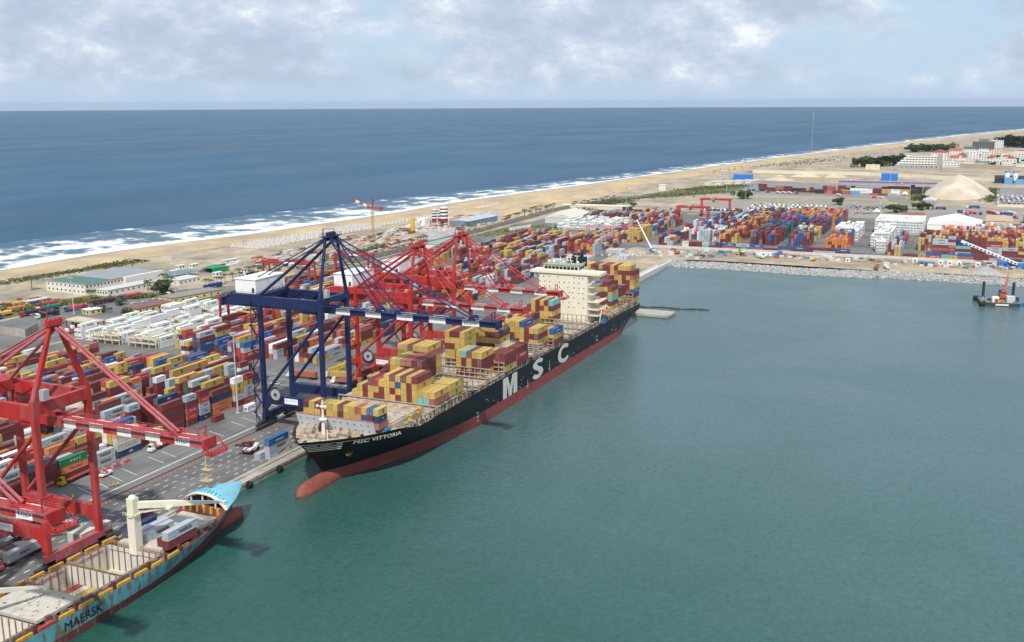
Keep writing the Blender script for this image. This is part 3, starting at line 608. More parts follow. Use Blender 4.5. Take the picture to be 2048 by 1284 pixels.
# far terminal, blocks divided by lanes
for (y0, y1, x0, x1, pal, lo, hi, sd) in (
        (291, 305.5, 962, 1008, 'YYYYM', 4, 5, 20), (291, 305.5, 1012, 1130, 'MYRGBMG', 3, 5, 21), (255, 268.5, 949, 1000, 'MGRBNYM', 2, 4, 22), (243, 262, 1004, 1090, 'GMBYMRW', 3, 5, 23), (244, 262, 1100, 1230, 'BBYMMG', 2, 4, 24),
        (226, 237.5, 974, 988, 'GGG', 5, 5, 25), (224, 238, 992, 1052, 'WMGRWG', 2, 4, 26), (224, 240, 1062, 1230, 'MGBWOR', 2, 4, 27),
        (201, 217.6, 977, 1002, 'YMMYO', 4, 5, 28), (201, 217.6, 1006, 1080, 'OOMMO', 4, 5, 29), (198, 217.6, 1092, 1150, 'OOOEM', 4, 5, 30), (196, 217.6, 1160, 1240, 'NBMYM', 3, 5, 31),
        (166, 192, 986, 1030, 'BMMPNM', 4, 5, 32), (166, 192, 1036, 1100, 'NNBBEM', 4, 5, 33), (164, 190, 1112, 1170, 'HMBBM', 4, 5, 34), (160, 190, 1180, 1240, 'OOYOME', 4, 5, 35),
        (137, 158, 986, 1020, 'BMMPBM', 4, 5, 36), (137, 158, 1024, 1080, 'OCYCME', 4, 5, 37), (137, 158, 1090, 1150, 'MMBNM', 4, 5, 38), (130, 158, 1160, 1240, 'OOMOPB', 4, 5, 39),
        (102, 123, 975, 988, 'OOOOM', 4, 5, 40), (102, 123, 992, 1040, 'BOBORE', 4, 5, 41), (56, 69, 963, 1000, 'YMMGY', 2, 4, 43), (56, 69, 1010, 1080, 'MGRLB', 2, 4, 44),
        (-70, 44, 1004, 1017, 'YYMMPG', 4, 5, 46), (-70, 44, 1022, 1060, 'MMMMOY', 4, 5, 47), (-70, 30, 1064, 1110, 'OOOMGR', 4, 5, 48), (-70, 0, 1114, 1150, 'GGWBO', 3, 5, 49),
        (300, 340, 960, 1080, 'MRGYM', 2, 3, 51), (310, 350, 1110, 1200, 'GMRYB', 2, 4, 52), (350, 400, 1110, 1150, 'MMG', 2, 4, 53)):
    fill(x0, x1, y0, y1, pal, lo, hi, 0.93, 0.25, seed=sd, run=0.45)
fill(1040, 1112, 346, 408, 'W', 1, 3, 0.9, 0.0, seed=60, reefer=True)
fill(1124, 1190, 46, 92, 'W', 5, 5, 0.97, 0.0, seed=61, reefer=True)
fill(975, 1010, 69.5, 81, 'W', 3, 4, 0.95, 0.0, seed=62, reefer=True)
fill(1014, 1110, 69.5, 86, 'W', 4, 5, 0.95, 0.0, seed=63, reefer=True)
fill(1046, 1110, 100, 122, 'W', 4, 5, 0.95, 0.0, seed=64, reefer=True)
# lines of boxes lying crosswise, their long sides to the camera
def line90(x, y0, specs, H=2.62):
    y = y0
    for l_, s in specs:
        ln = 12.4 if l_ == 40 else 6.25; y -= ln
        if s.strip(): add_stack(x, y, l_, s, 'yard', None, rz=90, H=H)
line90(949.5, 246, [(20, 'WC'), (20, 'MM'), (20, 'MM'), (20, 'LC'), (20, 'M'), (20, 'MN'), (40, 'PB'), (40, 'EG'), (40, 'PB'), (40, 'M'), (40, 'RB'), (40, 'MB'), (20, 'MM'), (20, 'GM'), (20, 'GM'), (20, 'GM'), (40, 'MB'), (40, 'S')])
line90(958, 54, [(40, 'M'), (20, 'Y'), (40, 'RB'), (20, 'T'), (20, 'Y'), (40, 'PB'), (40, 'MM'), (40, 'GM'), (40, 'M')])
line90(988, 31.5, [(40, 'MPMGG'), (20, 'BRRGMG'), (40, 'GMTNN'), (40, 'MMMMMM'), (40, 'CGGRMY'), (40, 'MMG'), (40, 'MYM')])
line90(1013, 45, [(40, 'CBM')])
line90(1210, 250, [(40, 'MM'), (40, 'G'), (40, 'MP'), (40, 'MM'), (20, 'M'), (40, 'P'), (40, 'BN')])
line90(1240, 410, [(40, 'G'), (40, 'MN'), (40, 'M')])
dr = random.Random(77)
for x, y0, n, pal, lo, hi in ((1592, 308, 17, 'KKKMM', 1, 1), (1600, 300, 4, 'MPM', 2, 4), (1604, 262, 12, 'KKMBY', 1, 2), (1596, 225, 5, 'MPM', 2, 4), (1580, 214, 10, 'MGLPRK', 1, 2), (1596, 180, 8, 'MYBWY', 2, 3), (1640, 190, 11, 'KKKM', 2, 3), (1655, 120, 5, 'K', 3, 4), (1620, 110, 4, 'K', 2, 4)):
    line90(x, y0, [(dr.choice((20, 40, 40)), (lambda c: c * dr.randint(lo, hi))(dr.choice(pal))) for _ in range(n)])
# refrigerated boxes in the white racks
for k, bx in enumerate((437.5, 453.5, 469.5, 486, 502.5, 519)):
    y = 404.5
    while y < 466:
        if not (424.5 < y < 429.5) and crn.random() < 0.72: add_stack(bx, y, 40, 'W' * crn.choice((1, 1, 2, 2, 3)), 'rack', None, H=2.9, reefer=True, door=False)
        y += 2.75
# on the quay and the blue feeder
add_stack(308.6, 236.2, 40, 'GGB', 'quay', 'beside reach stacker on quay edge'); add_stack(306.3, 239.2, 40, 'G', 'quay', 'single, next to taller quay stack')
add_stack(331, 237.5, 40, 'RP', 'quay', 'quay stack behind black bow', H=2.62)

FD = 'on blue feeder deck'
add_stack(219.6, 205.6, 40, 'MG', FD, 'outer edge', H=2.6, z0=5.5, foot=False); add_stack(220.5, 208.3, 20, 'M', FD, 'inner edge', H=2.6, z0=5.5, foot=False)
add_stack(221, 215.4, 40, 'G', FD, 'beside deck crane', H=2.6, z0=5.5, foot=False); add_stack(223, 218.2, 40, 'G', FD, 'inland of deck crane', H=2.6, z0=5.5, foot=False); add_stack(221.5, 222.6, 40, 'N', FD, 'inland rail', H=2.6, z0=5.5, foot=False)
add_stack(218.5, 238.1, 40, 'RC', 'quay', 'rusty roof, on quay beside feeder'); add_stack(217.8, 240.9, 40, 'GC', 'quay', 'pale roof, on quay beside feeder'); add_stack(240.8, 236.2, 20, 'MM', 'quay', 'on quay beside feeder hatch')
for i_, s_ in enumerate(('R', 'C', 'D', 'W', 'L')): add_stack(188.4, 219.6 - i_ * 2.6, 40, s_, 'in open hold', od(i_) + ' box from quay side', H=2.6, z0=-2.2, foot=False)
for i_, s_ in enumerate(('G', 'P', 'P')): add_stack(203.4, 212.6 - i_ * 2.6, 40, s_, 'in forward hold', od(i_) + ' box from quay side', H=2.6, z0=-2.2, foot=False)
# --- which are exposed, which show largest
grid = {}
for i, c in enumerate(CL):
    for gx in range(int(c['x'] // 14), int((c['x'] + c['fw'][0]) // 14) + 1):
        for gy in range(int(c['y'] // 14), int((c['y'] + c['fw'][1]) // 14) + 1): grid.setdefault((gx, gy), []).append(i)
bv, bf = [], []
for c in CL:
    n0 = len(bv); x0, y0, z0 = c['x'], c['y'], c['z']; x1, y1, z1 = x0 + c['fw'][0], y0 + c['fw'][1], z0 + c['H']
    bv += [(x0, y0, z0), (x1, y0, z0), (x1, y1, z0), (x0, y1, z0), (x0, y0, z1), (x1, y0, z1), (x1, y1, z1), (x0, y1, z1)]
    bf += [tuple(n0 + k for k in f) for f in ((4, 5, 6, 7), (0, 1, 5, 4), (1, 2, 6, 5), (2, 3, 7, 6), (3, 0, 4, 7))]
bvh = BVHTree.FromPolygons(bv, bf)
def proj(p):
    v = Vector(p) - CAM; zz = v.x * BX.z + v.y * BY.z + v.z * BZ.z
    if zz <= 1: return None
    return (CX + F_PX * (v.x * BX.x + v.y * BY.x + v.z * BZ.x) / zz, CY + F_PX * (v.x * BX.y + v.y * BY.y + v.z * BZ.y) / zz)
for c in CL:
    x0, y0, z0 = c['x'], c['y'], c['z']; x1, y1, z1 = x0 + c['fw'][0], y0 + c['fw'][1], z0 + c['H']
    vis = 0.0
    for face, ax in ((('top'), 0), (('ny'), 1), (('nx'), 2)):
        for u in (0.12, 0.5, 0.88):
            for v in (0.2, 0.8):
                if ax == 0: p = Vector((x0 + (x1 - x0) * u, y0 + (y1 - y0) * v, z1 + .02)); area_ = c['fw'][0] * c['fw'][1]; nrm = Vector((0, 0, 1))
                elif ax == 1: p = Vector((x0 + (x1 - x0) * u, y0 - .02, z0 + (z1 - z0) * v)); area_ = c['fw'][0] * c['H']; nrm = Vector((0, -1, 0))
                else: p = Vector((x0 - .02, y0 + (y1 - y0) * u, z0 + (z1 - z0) * v)); area_ = c['fw'][1] * c['H']; nrm = Vector((-1, 0, 0))
                q = proj(p)
                if q is None or not (-20 < q[0] < 2068 and -20 < q[1] < 1304): continue
                d = CAM - p; ds = d.length; d.normalize()
                if bvh.ray_cast(p, d, ds)[0] is None: vis += area_ / 6 * max(0, nrm.dot(d)) * (F_PX / ds) ** 2
    c['vis'] = vis
order = sorted((i for i in range(len(CL)) if CL[i]['vis'] > 0), key=lambda i: -CL[i]['vis'])
SOLO = set(order[:296])

def container_mesh(ln, h):
    m = MB(); wd = 2.36; e = 0.16; r = 0.07
    def panel(o, ux, uy, un, a, b):     # a framed face with a recessed panel
        o, ux, uy, un = Vector(o), Vector(ux), Vector(uy), Vector(un)
        P = [o, o + ux * a, o + ux * a + uy * b, o + uy * b]
        Q = [o + ux * e + uy * e, o + ux * (a - e) + uy * e, o + ux * (a - e) + uy * (b - e), o + ux * e + uy * (b - e)]
        Q2 = [q - un * r for q in Q]
        fs = [(i, (i + 1) % 4, 4 + (i + 1) % 4, 4 + i) for i in range(4)] + [(4 + i, 4 + (i + 1) % 4, 8 + (i + 1) % 4, 8 + i) for i in range(4)] + [(8, 9, 10, 11)]
        m.add(P + Q + Q2, fs)
    panel((0, 0, 0), (1, 0, 0), (0, 0, 1), (0, -1, 0), ln, h); panel((ln, wd, 0), (-1, 0, 0), (0, 0, 1), (0, 1, 0), ln, h)
    panel((0, wd, 0), (0, -1, 0), (0, 0, 1), (-1, 0, 0), wd, h); panel((ln, 0, 0), (0, 1, 0), (0, 0, 1), (1, 0, 0), wd, h)
    panel((0, 0, h), (1, 0, 0), (0, 1, 0), (0, 0, 1), ln, wd); m.add([(0, 0, 0), (ln, 0, 0), (ln, wd, 0), (0, wd, 0)], [(3, 2, 1, 0)])
    return m.mesh('shipping_container', CONT)
CM = {}
def cmesh(ln, h):
    k = (ln, round(h, 3))
    if k not in CM: CM[k] = container_mesh(ln, h)
    return CM[k]
DM = {}
def door_mesh(h):
    k = round(h, 3)
    if k not in DM:
        m = MB(); m.box(-0.10, 0.02, 0.03, 1.05, 0.14, h - 0.12); ROD = 1
        for y in (0.30, 0.76): m.box(-0.15, -0.10, y - .035, y + .035, 0.12, h - 0.1, 1)
        m.box(-0.16, -0.10, 0.25, 0.85, h * .42, h * .42 + .07, 1)
        DM[k] = m.mesh('door', [CONT, M('lock_rod', (0.38, 0.36, 0.33), rough=0.5)])
    return DM[k]
um = MB(); um.box(-0.06, 0.04, 0.35, 2.1, 0.5, 1.55); um.box(-0.09, -0.06, 0.8, 1.6, 1.0, 1.5, 1)
UNIT = um.mesh('cooling_unit', [GREYST, DARK])
em = MB()
for (a, b_, c_, d_) in ((-0.62, -0.44, 0.02, 0.62), (-0.15, 0.03, 0.02, 0.62), (0.40, 0.6, 0.02, 0.62), (-0.62, 0.6, 0.56, 0.7), (-0.62, -0.08, -0.66, -0.5), (-0.62, -0.44, -0.66, -0.1), (0.06, 0.6, -0.66, -0.5), (0.06, 0.24, -0.66, -0.1), (-0.62, 0.6, -0.2, -0.06)): em.box(a, b_, -0.02, 0.0, c_, d_)
EMBL = em.mesh('emblem', INK)
sm_ = MB(); sm_.box(-0.62, 0.62, -0.015, 0.0, -0.62, 0.62); sm_.v += []
for k in range(7):
    a = k * 2 * math.pi / 7; sm_.add([(0.12 * math.cos(a - .45), -0.02, 0.12 * math.sin(a - .45)), (0.5 * math.cos(a), -0.02, 0.5 * math.sin(a)), (0.12 * math.cos(a + .45), -0.02, 0.12 * math.sin(a + .45))], [(0, 1, 2)], 1)
STAR = sm_.mesh('star_mark', [STARB, INKW])
LOGO = dict(G=('MAERSK', INK, 1.5), W=('MAERSK', INK, 1.45), O=('Hapag-Lloyd', INKB, 1.15), C=('C O S C O', INKB, 1.25), E=('U A S C', INKW, 1.5), R=('HAMBURG SÜD', INKW, 1.05), B=('Safmarine', INKW, 1.25), N=('APL', INKW, 1.3))
def has_logo(c, k):
    if c['c'] == 'Y': return 'emblem'
    if c['c'] in LOGO and (c['c'] in 'GOCER' or k % 3): return 'text'
    return None
def logo_place(c, cx_):
    x, y, z = c['x'], c['y'], c['z'] + c['H'] / 2
    if c['rz'] == 0: return (x + cx_, y - 0.02, z), 0
    return (x - 0.02, y + c['L'] - cx_, z), R(-90)
stack = MB(); smk = MB()
used_labels = {}
def lab(c, gi):
    col = PAL[c['c']][1]; kind = 'refrigerated container' if c['reefer'] else ('short container' if c['short'] else 'container')
    if c['tier'] == c['n'] - 1: t = 'on top' if c['n'] > 1 else 'on the ground'
    else: t = 'under %s, %s tier' % (c['up'] or 'box', od(c['tier']))
    s = '%s %s %s' % (col, kind, t)
    if c['slot']:
        s += ', ' + c['slot'] if c['place'] == 'quay' else ', %s, %s' % (c['slot'], c['place'])
        if len(s.split()) > 16: s = s.replace('refrigerated ', 'reefer ').replace(' tier,', ',')
        if len(s.split()) > 16: s = s.replace(' from the water', '')
    return s
# give every yard stack a place name: counted along the rows from the left of the picture
cells = {}
for i in SOLO:
    c = CL[i]
    if c['place'] in ('yard', 'rack'): cells.setdefault(('near' if c['x'] < 425 else 'mid' if c['x'] < 900 else 'far') if c['place'] == 'yard' else 'rack', []).append(i)
for zone, idx in cells.items():
    rows = {}
    for i in idx: rows.setdefault(round((CL[i]['y'] - 283) / (2.72 if zone != 'far' else 5)), []).append(i)
    for ri, rk in enumerate(sorted(rows)):
        cols_ = sorted({round(CL[i]['x'] / 2.0) for i in rows[rk]})
        for i in rows[rk]:
            CL[i]['slot'] = '%s along' % od(cols_.index(round(CL[i]['x'] / 2.0)))
            CL[i]['place'] = 'row %s from quay' % od(ri) if zone == 'near' else ('%s row past cross aisle' % od(ri) if zone == 'mid' else ('%s rack row' % od(ri) if zone == 'rack' else '%s far row' % od(ri)))
            CL[i]['place'] = CL[i]['place'].replace('row %s' % od(ri), '%s yard row' % od(ri))
for k, i in enumerate(sorted(SOLO)):
    c = CL[i]; ln, h = c['L'], c['H']
    if c['rz'] == 0: loc, rz = (c['x'], c['y'], c['z']), 0
    else: loc, rz = (c['x'] + 2.36, c['y'], c['z']), R(90)
    o = link('shipping_container', cmesh(ln, h), None, loc, rz); o.color = (*c['col'], 1)
    l = lab(c, k); tag(o, l, 'container', 'refrigerated containers in the yard' if c['reefer'] else ('containers on the black ship' if c['z'] > 10 and c['y'] < 231 else 'containers stacked in the yard'))
    if c['reefer']: link('cooling_unit', UNIT, o, (0, 0, 0))
    elif c['door']:
        for q in (0, 1):
            d = link('door', door_mesh(h), o, (0.09, 0.10 + q * 1.09, 0)); d.color = o.color
    lg = has_logo(c, k)
    if c['rz'] == 0: base, lr = (lambda cx_: (cx_, -0.012, h / 2)), 0
    else: base, lr = (lambda cx_: (ln - cx_, 2.372, h / 2)), R(180)
    if lg == 'emblem':
        link('emblem', EMBL, o, base(ln * (0.5 if not c['short'] else 0.55)), lr)
    elif lg == 'text':
        s, ink, sz = LOGO[c['c']]
        if c['short']: sz *= 0.52
        if c['c'] in 'GW':
            link('star_mark', STAR, o, base(ln * 0.2 if not c['short'] else ln * .16), lr); link('lettering', text_mesh(s, sz, ink, res=1), o, base(ln * 0.6), lr)
        else: link('lettering', text_mesh(s, sz, ink, res=1), o, base(ln * 0.55), lr)
rc = random.Random(5)
SIDE = []
for k, i in enumerate(order[296:]):
    c = CL[i]; x0, y0, z0 = c['x'], c['y'], c['z']
    stack.box(x0, x0 + c['fw'][0], y0, y0 + c['fw'][1], z0, z0 + c['H'], 0, c['col'])
    lg = has_logo(c, k)
    if c['vis'] > 14:
        if lg == 'emblem': mm, cxs = EMBL, [(EMBL, c['L'] * .5)]
        elif lg == 'text':
            s, ink, sz = LOGO[c['c']]; f = 0.52 if c['short'] else 1.0
            cxs = [(text_mesh(s, sz * f, ink, res=0, key='low'), c['L'] * .58)] + ([(STAR, c['L'] * .2)] if c['c'] in 'GW' else [])
        else: cxs = []
        for me, cx_ in cxs:
            (lx, ly, lz), rz = logo_place(c, cx_); mat = Matrix.Translation((lx, ly, lz)) @ Matrix.Rotation(rz, 4, 'Z')
            colr = tuple(me.materials[0].node_tree.nodes['RGB'].outputs[0].default_value)[:3]
            stack.add([mat @ v.co for v in me.vertices], [tuple(p.vertices) for p in me.polygons], 0, colr)
    if c['reefer'] and c['vis'] > 6:
        if c['rz'] == 0: stack.box(x0 - .06, x0, y0 + .4, y0 + 2.05, z0 + .6, z0 + 1.5, 0, (0.12, 0.13, 0.14))
    elif c['vis'] > 30 and c['door']:
        if c['rz'] == 0: stack.box(x0 - .05, x0, y0 + 1.19, y0 + 1.25, z0 + .1, z0 + c['H'] - .1, 0, tuple(v * .4 for v in c['col']))
tag(stack.build('stacked_containers', STACK), 'hundreds of smaller looking containers stacked in the distant yard blocks', 'containers', kind='stuff')
# ------------------------------------------------------------------ ship-to-shore gantry cranes
YL, YS = 262.9, 233.8
def rail_fence(m, p, q, h=1.1, step=2.2, r=0.045, mi=0):
    p, q = Vector(p), Vector(q); n = max(1, int((q - p).length / step)); up = Vector((0, 0, h))
    for k in range(n + 1): c = p + (q - p) * (k / n); m.bar(c, c + up, r * 2, r * 2, mi)
    m.bar(p + up, q + up, r * 2, r * 2, mi); m.bar(p + up * .5, q + up * .5, r * 1.5, r * 1.5, mi)
def sts(label, x1, x2, mat, matf, zg0, zg1, zap, adx, reach, zb0, zb1, npan, sign, mark, near=False, portal=(10.6, 14.4), yback=287, stay_f=(0.46, 0.9), title=True, first='W'):
    xc = (x1 + x2) / 2; T = thing('gantry_crane', label, 'crane', (xc, YS, 0), 0, 'ship to shore gantry cranes on the quay')
    def P(name, m, mt=None, par=None, lab_=None):
        m.v = [(v[0] - (xc if par is None else xc), v[1] - YS, v[2]) for v in m.v]
        o = m.build(name, mt or mat, par or T)
        if lab_: o['label'] = lab_
        return o
    for x in (x1, x2):
        for y in (YL, YS):
            m = MB(); m.bar((x, y, 4.2), (x, y, zg1 + (0.4 if y == YL else 1.2)), 1.75, 1.55); P('leg', m)
            b = MB(); b.box(x - 6.6, x + 6.6, y - .55, y + .55, 1.9, 2.7); b.box(x - 5, x + 5, y - .7, y + .7, 2.7, 3.4); b.box(x - 1.6, x + 1.6, y - .8, y + .8, 3.4, 4.3)
            for k in range(10): xx = x - 6.2 + k * 1.38; b.tube((xx, y - .4, .55), (xx, y + .4, .55), .52, 8); b.bar((xx - .5, y - .6, 2.4), (xx + .35, y - .6, .6), .35, .45)
            P('bogie', b, DARK)
    for y in (YL, YS):
        m = MB(); m.box(x1 - 1.4, x2 + 1.4, y - .8, y + .8, 3.5, 6.3)
        for k in range(5): xx = x1 + (x2 - x1) * (k + .5) / 5; m.box(xx - .12, xx + .12, y - .9, y + .9, 3.45, 6.4)
        P('sill_beam', m, matf if near else None)
    for x in (x1, x2):
        m = MB(); m.box(x - .8, x + .8, YS + .7, YL - .7, portal[0], portal[1])
        for s, y in ((1, YS + .7), (-1, YL - .7)):     # curved gussets under and over the beam
            m.add([(x - .7, y, portal[0]), (x - .7, y + s * 2.6, portal[0]), (x - .7, y, portal[0] - 3), (x + .7, y, portal[0]), (x + .7, y + s * 2.6, portal[0]), (x + .7, y, portal[0] - 3)], [(0, 1, 2), (5, 4, 3), (1, 4, 5, 2), (0, 2, 5, 3)])
        rail_fence(m, (x - .75, YS + 1, portal[1]), (x - .75, YL - 1, portal[1]), 1.1)
        P('portal_beam', m)
        m = MB(); m.bar((x, YS + .8, zg0 - .3), (x, YL - .8, zg0 + (zg1 - zg0) * .3), 1.4, (zg1 - zg0) * .9) if False else m.box(x - .75, x + .75, YS + .8, YL + 14, zg0 if near or zg1 > 54 else zg0 + 1.2, zg1)
        P('side_girder', m)
        m = MB(); m.tube((x, YL - .8, portal[1] + .4), (x, YS + .6, zg0 - 4.5), .62, 10); P('brace', m)
    for y in (YS, YL):
        m = MB(); m.box(x1 + .85, x2 - .85, y - .8, y + .8, zg1 - (2.9 if near else 1.6), zg1 + .5); P('cross_beam', m)
    # trolley girder inland of the hinge, and its end frame
    m = MB(); m.box(xc - 2.6, xc - 1.3, YS - 2, yback, zb0 + .2, zb1 + .6); m.box(xc + 1.3, xc + 2.6, YS - 2, yback, zb0 + .2, zb1 + .6)
    for k in range(7): y = YS + k * (yback - YS) / 6; m.box(xc - 1.4, xc + 1.4, y - .3, y + .3, zb1, zb1 + .5)
    m.box(xc - 4, xc + 4, yback - .6, yback + .6, zb0, zb1 + 1.2); rail_fence(m, (xc - 4, yback + .6, zb1 + 1.2), (xc + 4, yback + .6, zb1 + 1.2))
    rail_fence(m, (xc - 2.7, YS, zb1 + .6), (xc - 2.7, yback, zb1 + .6))
    P('trolley_girder', m)
    # boom with painted panels
    y0 = YS - 1.5; L_ = reach / npan
    m = MB(); m.box(xc - 1.35, xc + 1.35, YS - reach, y0, zb1 - .25, zb1)
    for k in range(npan * 2): y = y0 - k * L_ / 2 - 1; m.box(xc - 1.4, xc + 1.4, y - .2, y + .2, zb0 + .2, zb1 - .25)
    boom = P('boom', m)
    pcol = {}
    for k in range(npan):
        white = (k % 2 == 0) == (first == 'W'); a, b = y0 - k * (reach - 1.5) / npan, y0 - (k + 1) * (reach - 1.5) / npan
        for sx in (-1, 1):
            m = MB(); xx0, xx1 = sorted((xc + sx * 1.38, xc + sx * 1.68)); m.box(xx0, xx1, b, a, zb0, zb1 + .05)
            o = P('boom_panel', m, WHITE if white else (mat if k % 4 != 1 else matf), boom); o.location = (0, 0, 0)
            if sx == -1 and k == npan - 2 and mark: link('lettering', text_mesh(mark, 1.9, INK, bold=0.0), boom, (-1.72, (a + b) / 2 - YS, (zb0 + zb1) / 2), R(-90))
            if sx == -1 and k == 4 and title: link('lettering', text_mesh('BENIN TERMINAL', 0.62, INKB, bold=0.0), boom, (-1.72, (a + b) / 2 - YS, (zb0 + zb1) / 2), R(-90))
    m = MB(); m.box(xc - 2.6, xc - 1.7, YS - reach, y0, zb1 - .1, zb1 + .05); rail_fence(m, (xc - 2.6, y0, zb1 + .05), (xc - 2.6, YS - reach, zb1 + .05), 1.1, 2.6); rail_fence(m, (xc + 1.7, y0, zb1 + .05), (xc + 1.7, YS - reach, zb1 + .05), 1.1, 2.6)
    P('walkway', m, matf)
    m = MB(); ye = YS - reach; m.box(xc - 2.6, xc + 2.6, ye - .5, ye, zb0 - .4, zb1 + .4); m.box(xc - 3.2, xc + 3.2, ye - 3.4, ye - .5, zb0 - 1.3, zb0 - 1.1)
    for s in (-3.2, 3.2): m.bar((xc + s, ye - 3.4, zb0 - 1.2), (xc + s, ye - .4, zb1), .3); rail_fence(m, (xc + s, ye - 3.4, zb0 - 1.1), (xc + s, ye - .4, zb0 - 1.1), 1.2, 1.2)
    rail_fence(m, (xc - 3.2, ye - 3.4, zb0 - 1.1), (xc + 3.2, ye - 3.4, zb0 - 1.1), 1.2, 1.2); m.bar((xc - 1.5, ye + 2, zb1), (xc - 1.5, ye + 2, zb1 + 3.2), .3); m.bar((xc + 1.5, ye + 2, zb1), (xc + 1.5, ye + 2, zb1 + 3.2), .3); m.bar((xc - 1.6, ye + 2, zb1 + 3.2), (xc + 1.6, ye + 2, zb1 + 3.2), .3)
    P('boom_tip', m)
    # apex frame, stays
    for s, x in ((-1, x1), (1, x2)):
        m = MB(); (m.bar((x, YS, zg1 + .8), (xc + s * adx, YS, zap), 1.5, 1.3, 0, 1.1, 1.0) if near else m.tube((x, YS, zg1 + .8), (xc + s * adx, YS, zap), .78, 10, 0, .62)); P('apex_leg', m)
        m = MB()
        m.tube((xc + s * adx, YS, zap - .6), (x - s * 1.2, YL, zg1 + .6), .62 if not near else .5, 10); P('rear_stay', m, None if not near else matf)
        m = MB(); m.tube((xc + s * adx * .9, YS, zap), (xc + s * 3.2, yback - 1, zb1 + 1), .24, 6); P('back_stay', m)
        for f in stay_f:
            m = MB(); m.tube((xc + s * (min(adx, 2.6) if not near else .7), YS - .4, zap - .2), (xc + s * (1.7 if not near else .75), YS - reach * f, zb1 + .5), .3 if not near else .42, 8); P('fore_stay', m, None if not near else matf)
            m = MB(); m.bar((xc + s * 1.7, YS - reach * f + 1.3, zb1), (xc + s * 1.7, YS - reach * f, zb1 + 1.2), .5, .9); m.bar((xc + s * 1.7, YS - reach * f - 1.3, zb1), (xc + s * 1.7, YS - reach * f, zb1 + 1.2), .5, .9); P('stay_bracket', m)
    m = MB(); m.box(xc - adx - 1.4, xc + adx + 1.4, YS - 1.6, YS + 1.6, zap, zap + .35); m.box(xc - adx - .9, xc + adx + .9, YS - .6, YS + .6, zap - 1.5, zap)
    for a, b in (((xc - adx - 1.4, YS - 1.6), (xc + adx + 1.4, YS - 1.6)), ((xc - adx - 1.4, YS + 1.6), (xc + adx + 1.4, YS + 1.6)), ((xc - adx - 1.4, YS - 1.6), (xc - adx - 1.4, YS + 1.6))): rail_fence(m, (*a, zap + .35), (*b, zap + .35), 1.2, 1.4)
    for k in range(4): xx = xc - 2.4 + k * 1.6; m.tube((xx - .2, YS, zap + 1), (xx + .2, YS, zap + 1), .8, 10)
    m.bar((xc - adx, YS + 1, zap + .3), (xc - adx, YS + 1, zap + 3.4), .25); m.bar((xc - adx, YS + 1, zap + 3.3), (xc - adx + 1, YS - 4 if not near else YS + 5, zap + 3.5), .22)
    P('apex_platform', m)
    if near:
        m = MB(); m.bar((xc - (xc - x1) * .52, YS, zg1 + (zap - zg1) * .42), (xc + (x2 - xc) * .52, YS, zg1 + (zap - zg1) * .42), .7); P('apex_tie', m)
    # machinery house, cab box, trolley, reel, stairs, sign
    if near: YH = YL + 9
    else: YH = YL
    m = MB(); m.box(x1 + .6, x2 + 1.2, YH + 2, YH + 12.2, zg1 + .5, zg1 + 6.2); h = P('machinery_house', m, WHITE)
    m = MB(); m.box(x1 + .3, x2 + 1.5, YH + 1.8, YH + 12.4, zg1 + 6.2, zg1 + 6.5); m.box(x1 + 4, x1 + 9, YH + 5, YH + 9, zg1 + 6.5, zg1 + 7.3); P('roof', m, WHITE, h)
    m = MB(); m.box(x1 + .55, x1 + .62, YH + 2.8, YH + 4, zg1 + .9, zg1 + 2.9); P('door', m, DARK, h)
    m = MB(); m.box(x1 - .8, x2 + 2.4, YL + 1, YL + 13.4, zg1, zg1 + .35); rail_fence(m, (x1 - .8, YL + 1, zg1 + .35), (x1 - .8, YL + 13.4, zg1 + .35)); rail_fence(m, (x1 - .8, YL + 1, zg1 + .35), (x2 + 2.4, YL + 1, zg1 + .35)); P('house_platform', m)
    m = MB(); m.box(x1 + 1.4, x1 + 3.4, YS - 2.6, YS - .9, zg1 + 1.2, zg1 + 4.2); P('equipment_cabinet', m, GREYST)
    m = MB(); yt = YS + 11; m.box(xc - 2.2, xc + 2.2, yt - 3, yt + 3, zb0 - 1, zb0 - .2); m.box(xc - 1.4, xc + 1.4, yt - 5.6, yt - 3.2, zb0 - 3.4, zb0 - .8)
    tr = P('trolley', m); m = MB(); m.box(xc - 1.45, xc - 1.38, yt - 5.4, yt - 3.4, zb0 - 2.6, zb0 - 1.2); m.box(xc - 1.2, xc + 1.2, yt - 5.68, yt - 5.6, zb0 - 3, zb0 - 1.2); P('cab_window', m, GLASS, tr)
    m = MB(); zr = portal[1] + .6; yr = YL - 6.5; xr = x1 - 1.3; n = 24
    m.tube((xr - .15, yr, zr), (xr + .15, yr, zr), 2.35, 24)
    reel = P('cable_reel', m, GREYST); m = MB()
    for k in range(n): a = k * 6.2832 / n; m.bar((xr, yr + 2.3 * math.cos(a), zr + 2.3 * math.sin(a)), (xr, yr + 3.3 * math.cos(a), zr + 3.3 * math.sin(a)), .5, .28)
    tag(P('reel_spokes', m, DARK, reel), kind='stuff')
    m = MB(); m.tube((xr - .4, yr, zr), (xr + .2, yr, zr), .7, 10); P('reel_hub', m, DARK, reel)
    if sign:
        m = MB(); m.box(x1 - .92, x1 - .84, YL - 17, YL - 10.5, portal[0] + .9, portal[1] - .6); s = P('sign', m, WHITE)
        m = MB(); m.box(x1 - .94, x1 - .925, YL - 11.6, YL - 11, portal[1] - 2, portal[1] - 1); m.box(x1 - .94, x1 - .925, YL - 16.4, YL - 12, portal[1] - 1.5, portal[1] - 1.3); P('sign_print', m, M('print_grey', (0.45, 0.5, 0.55)), s)
    m = MB(); z = 2.0; k = 0; xs = x1 - 2.2
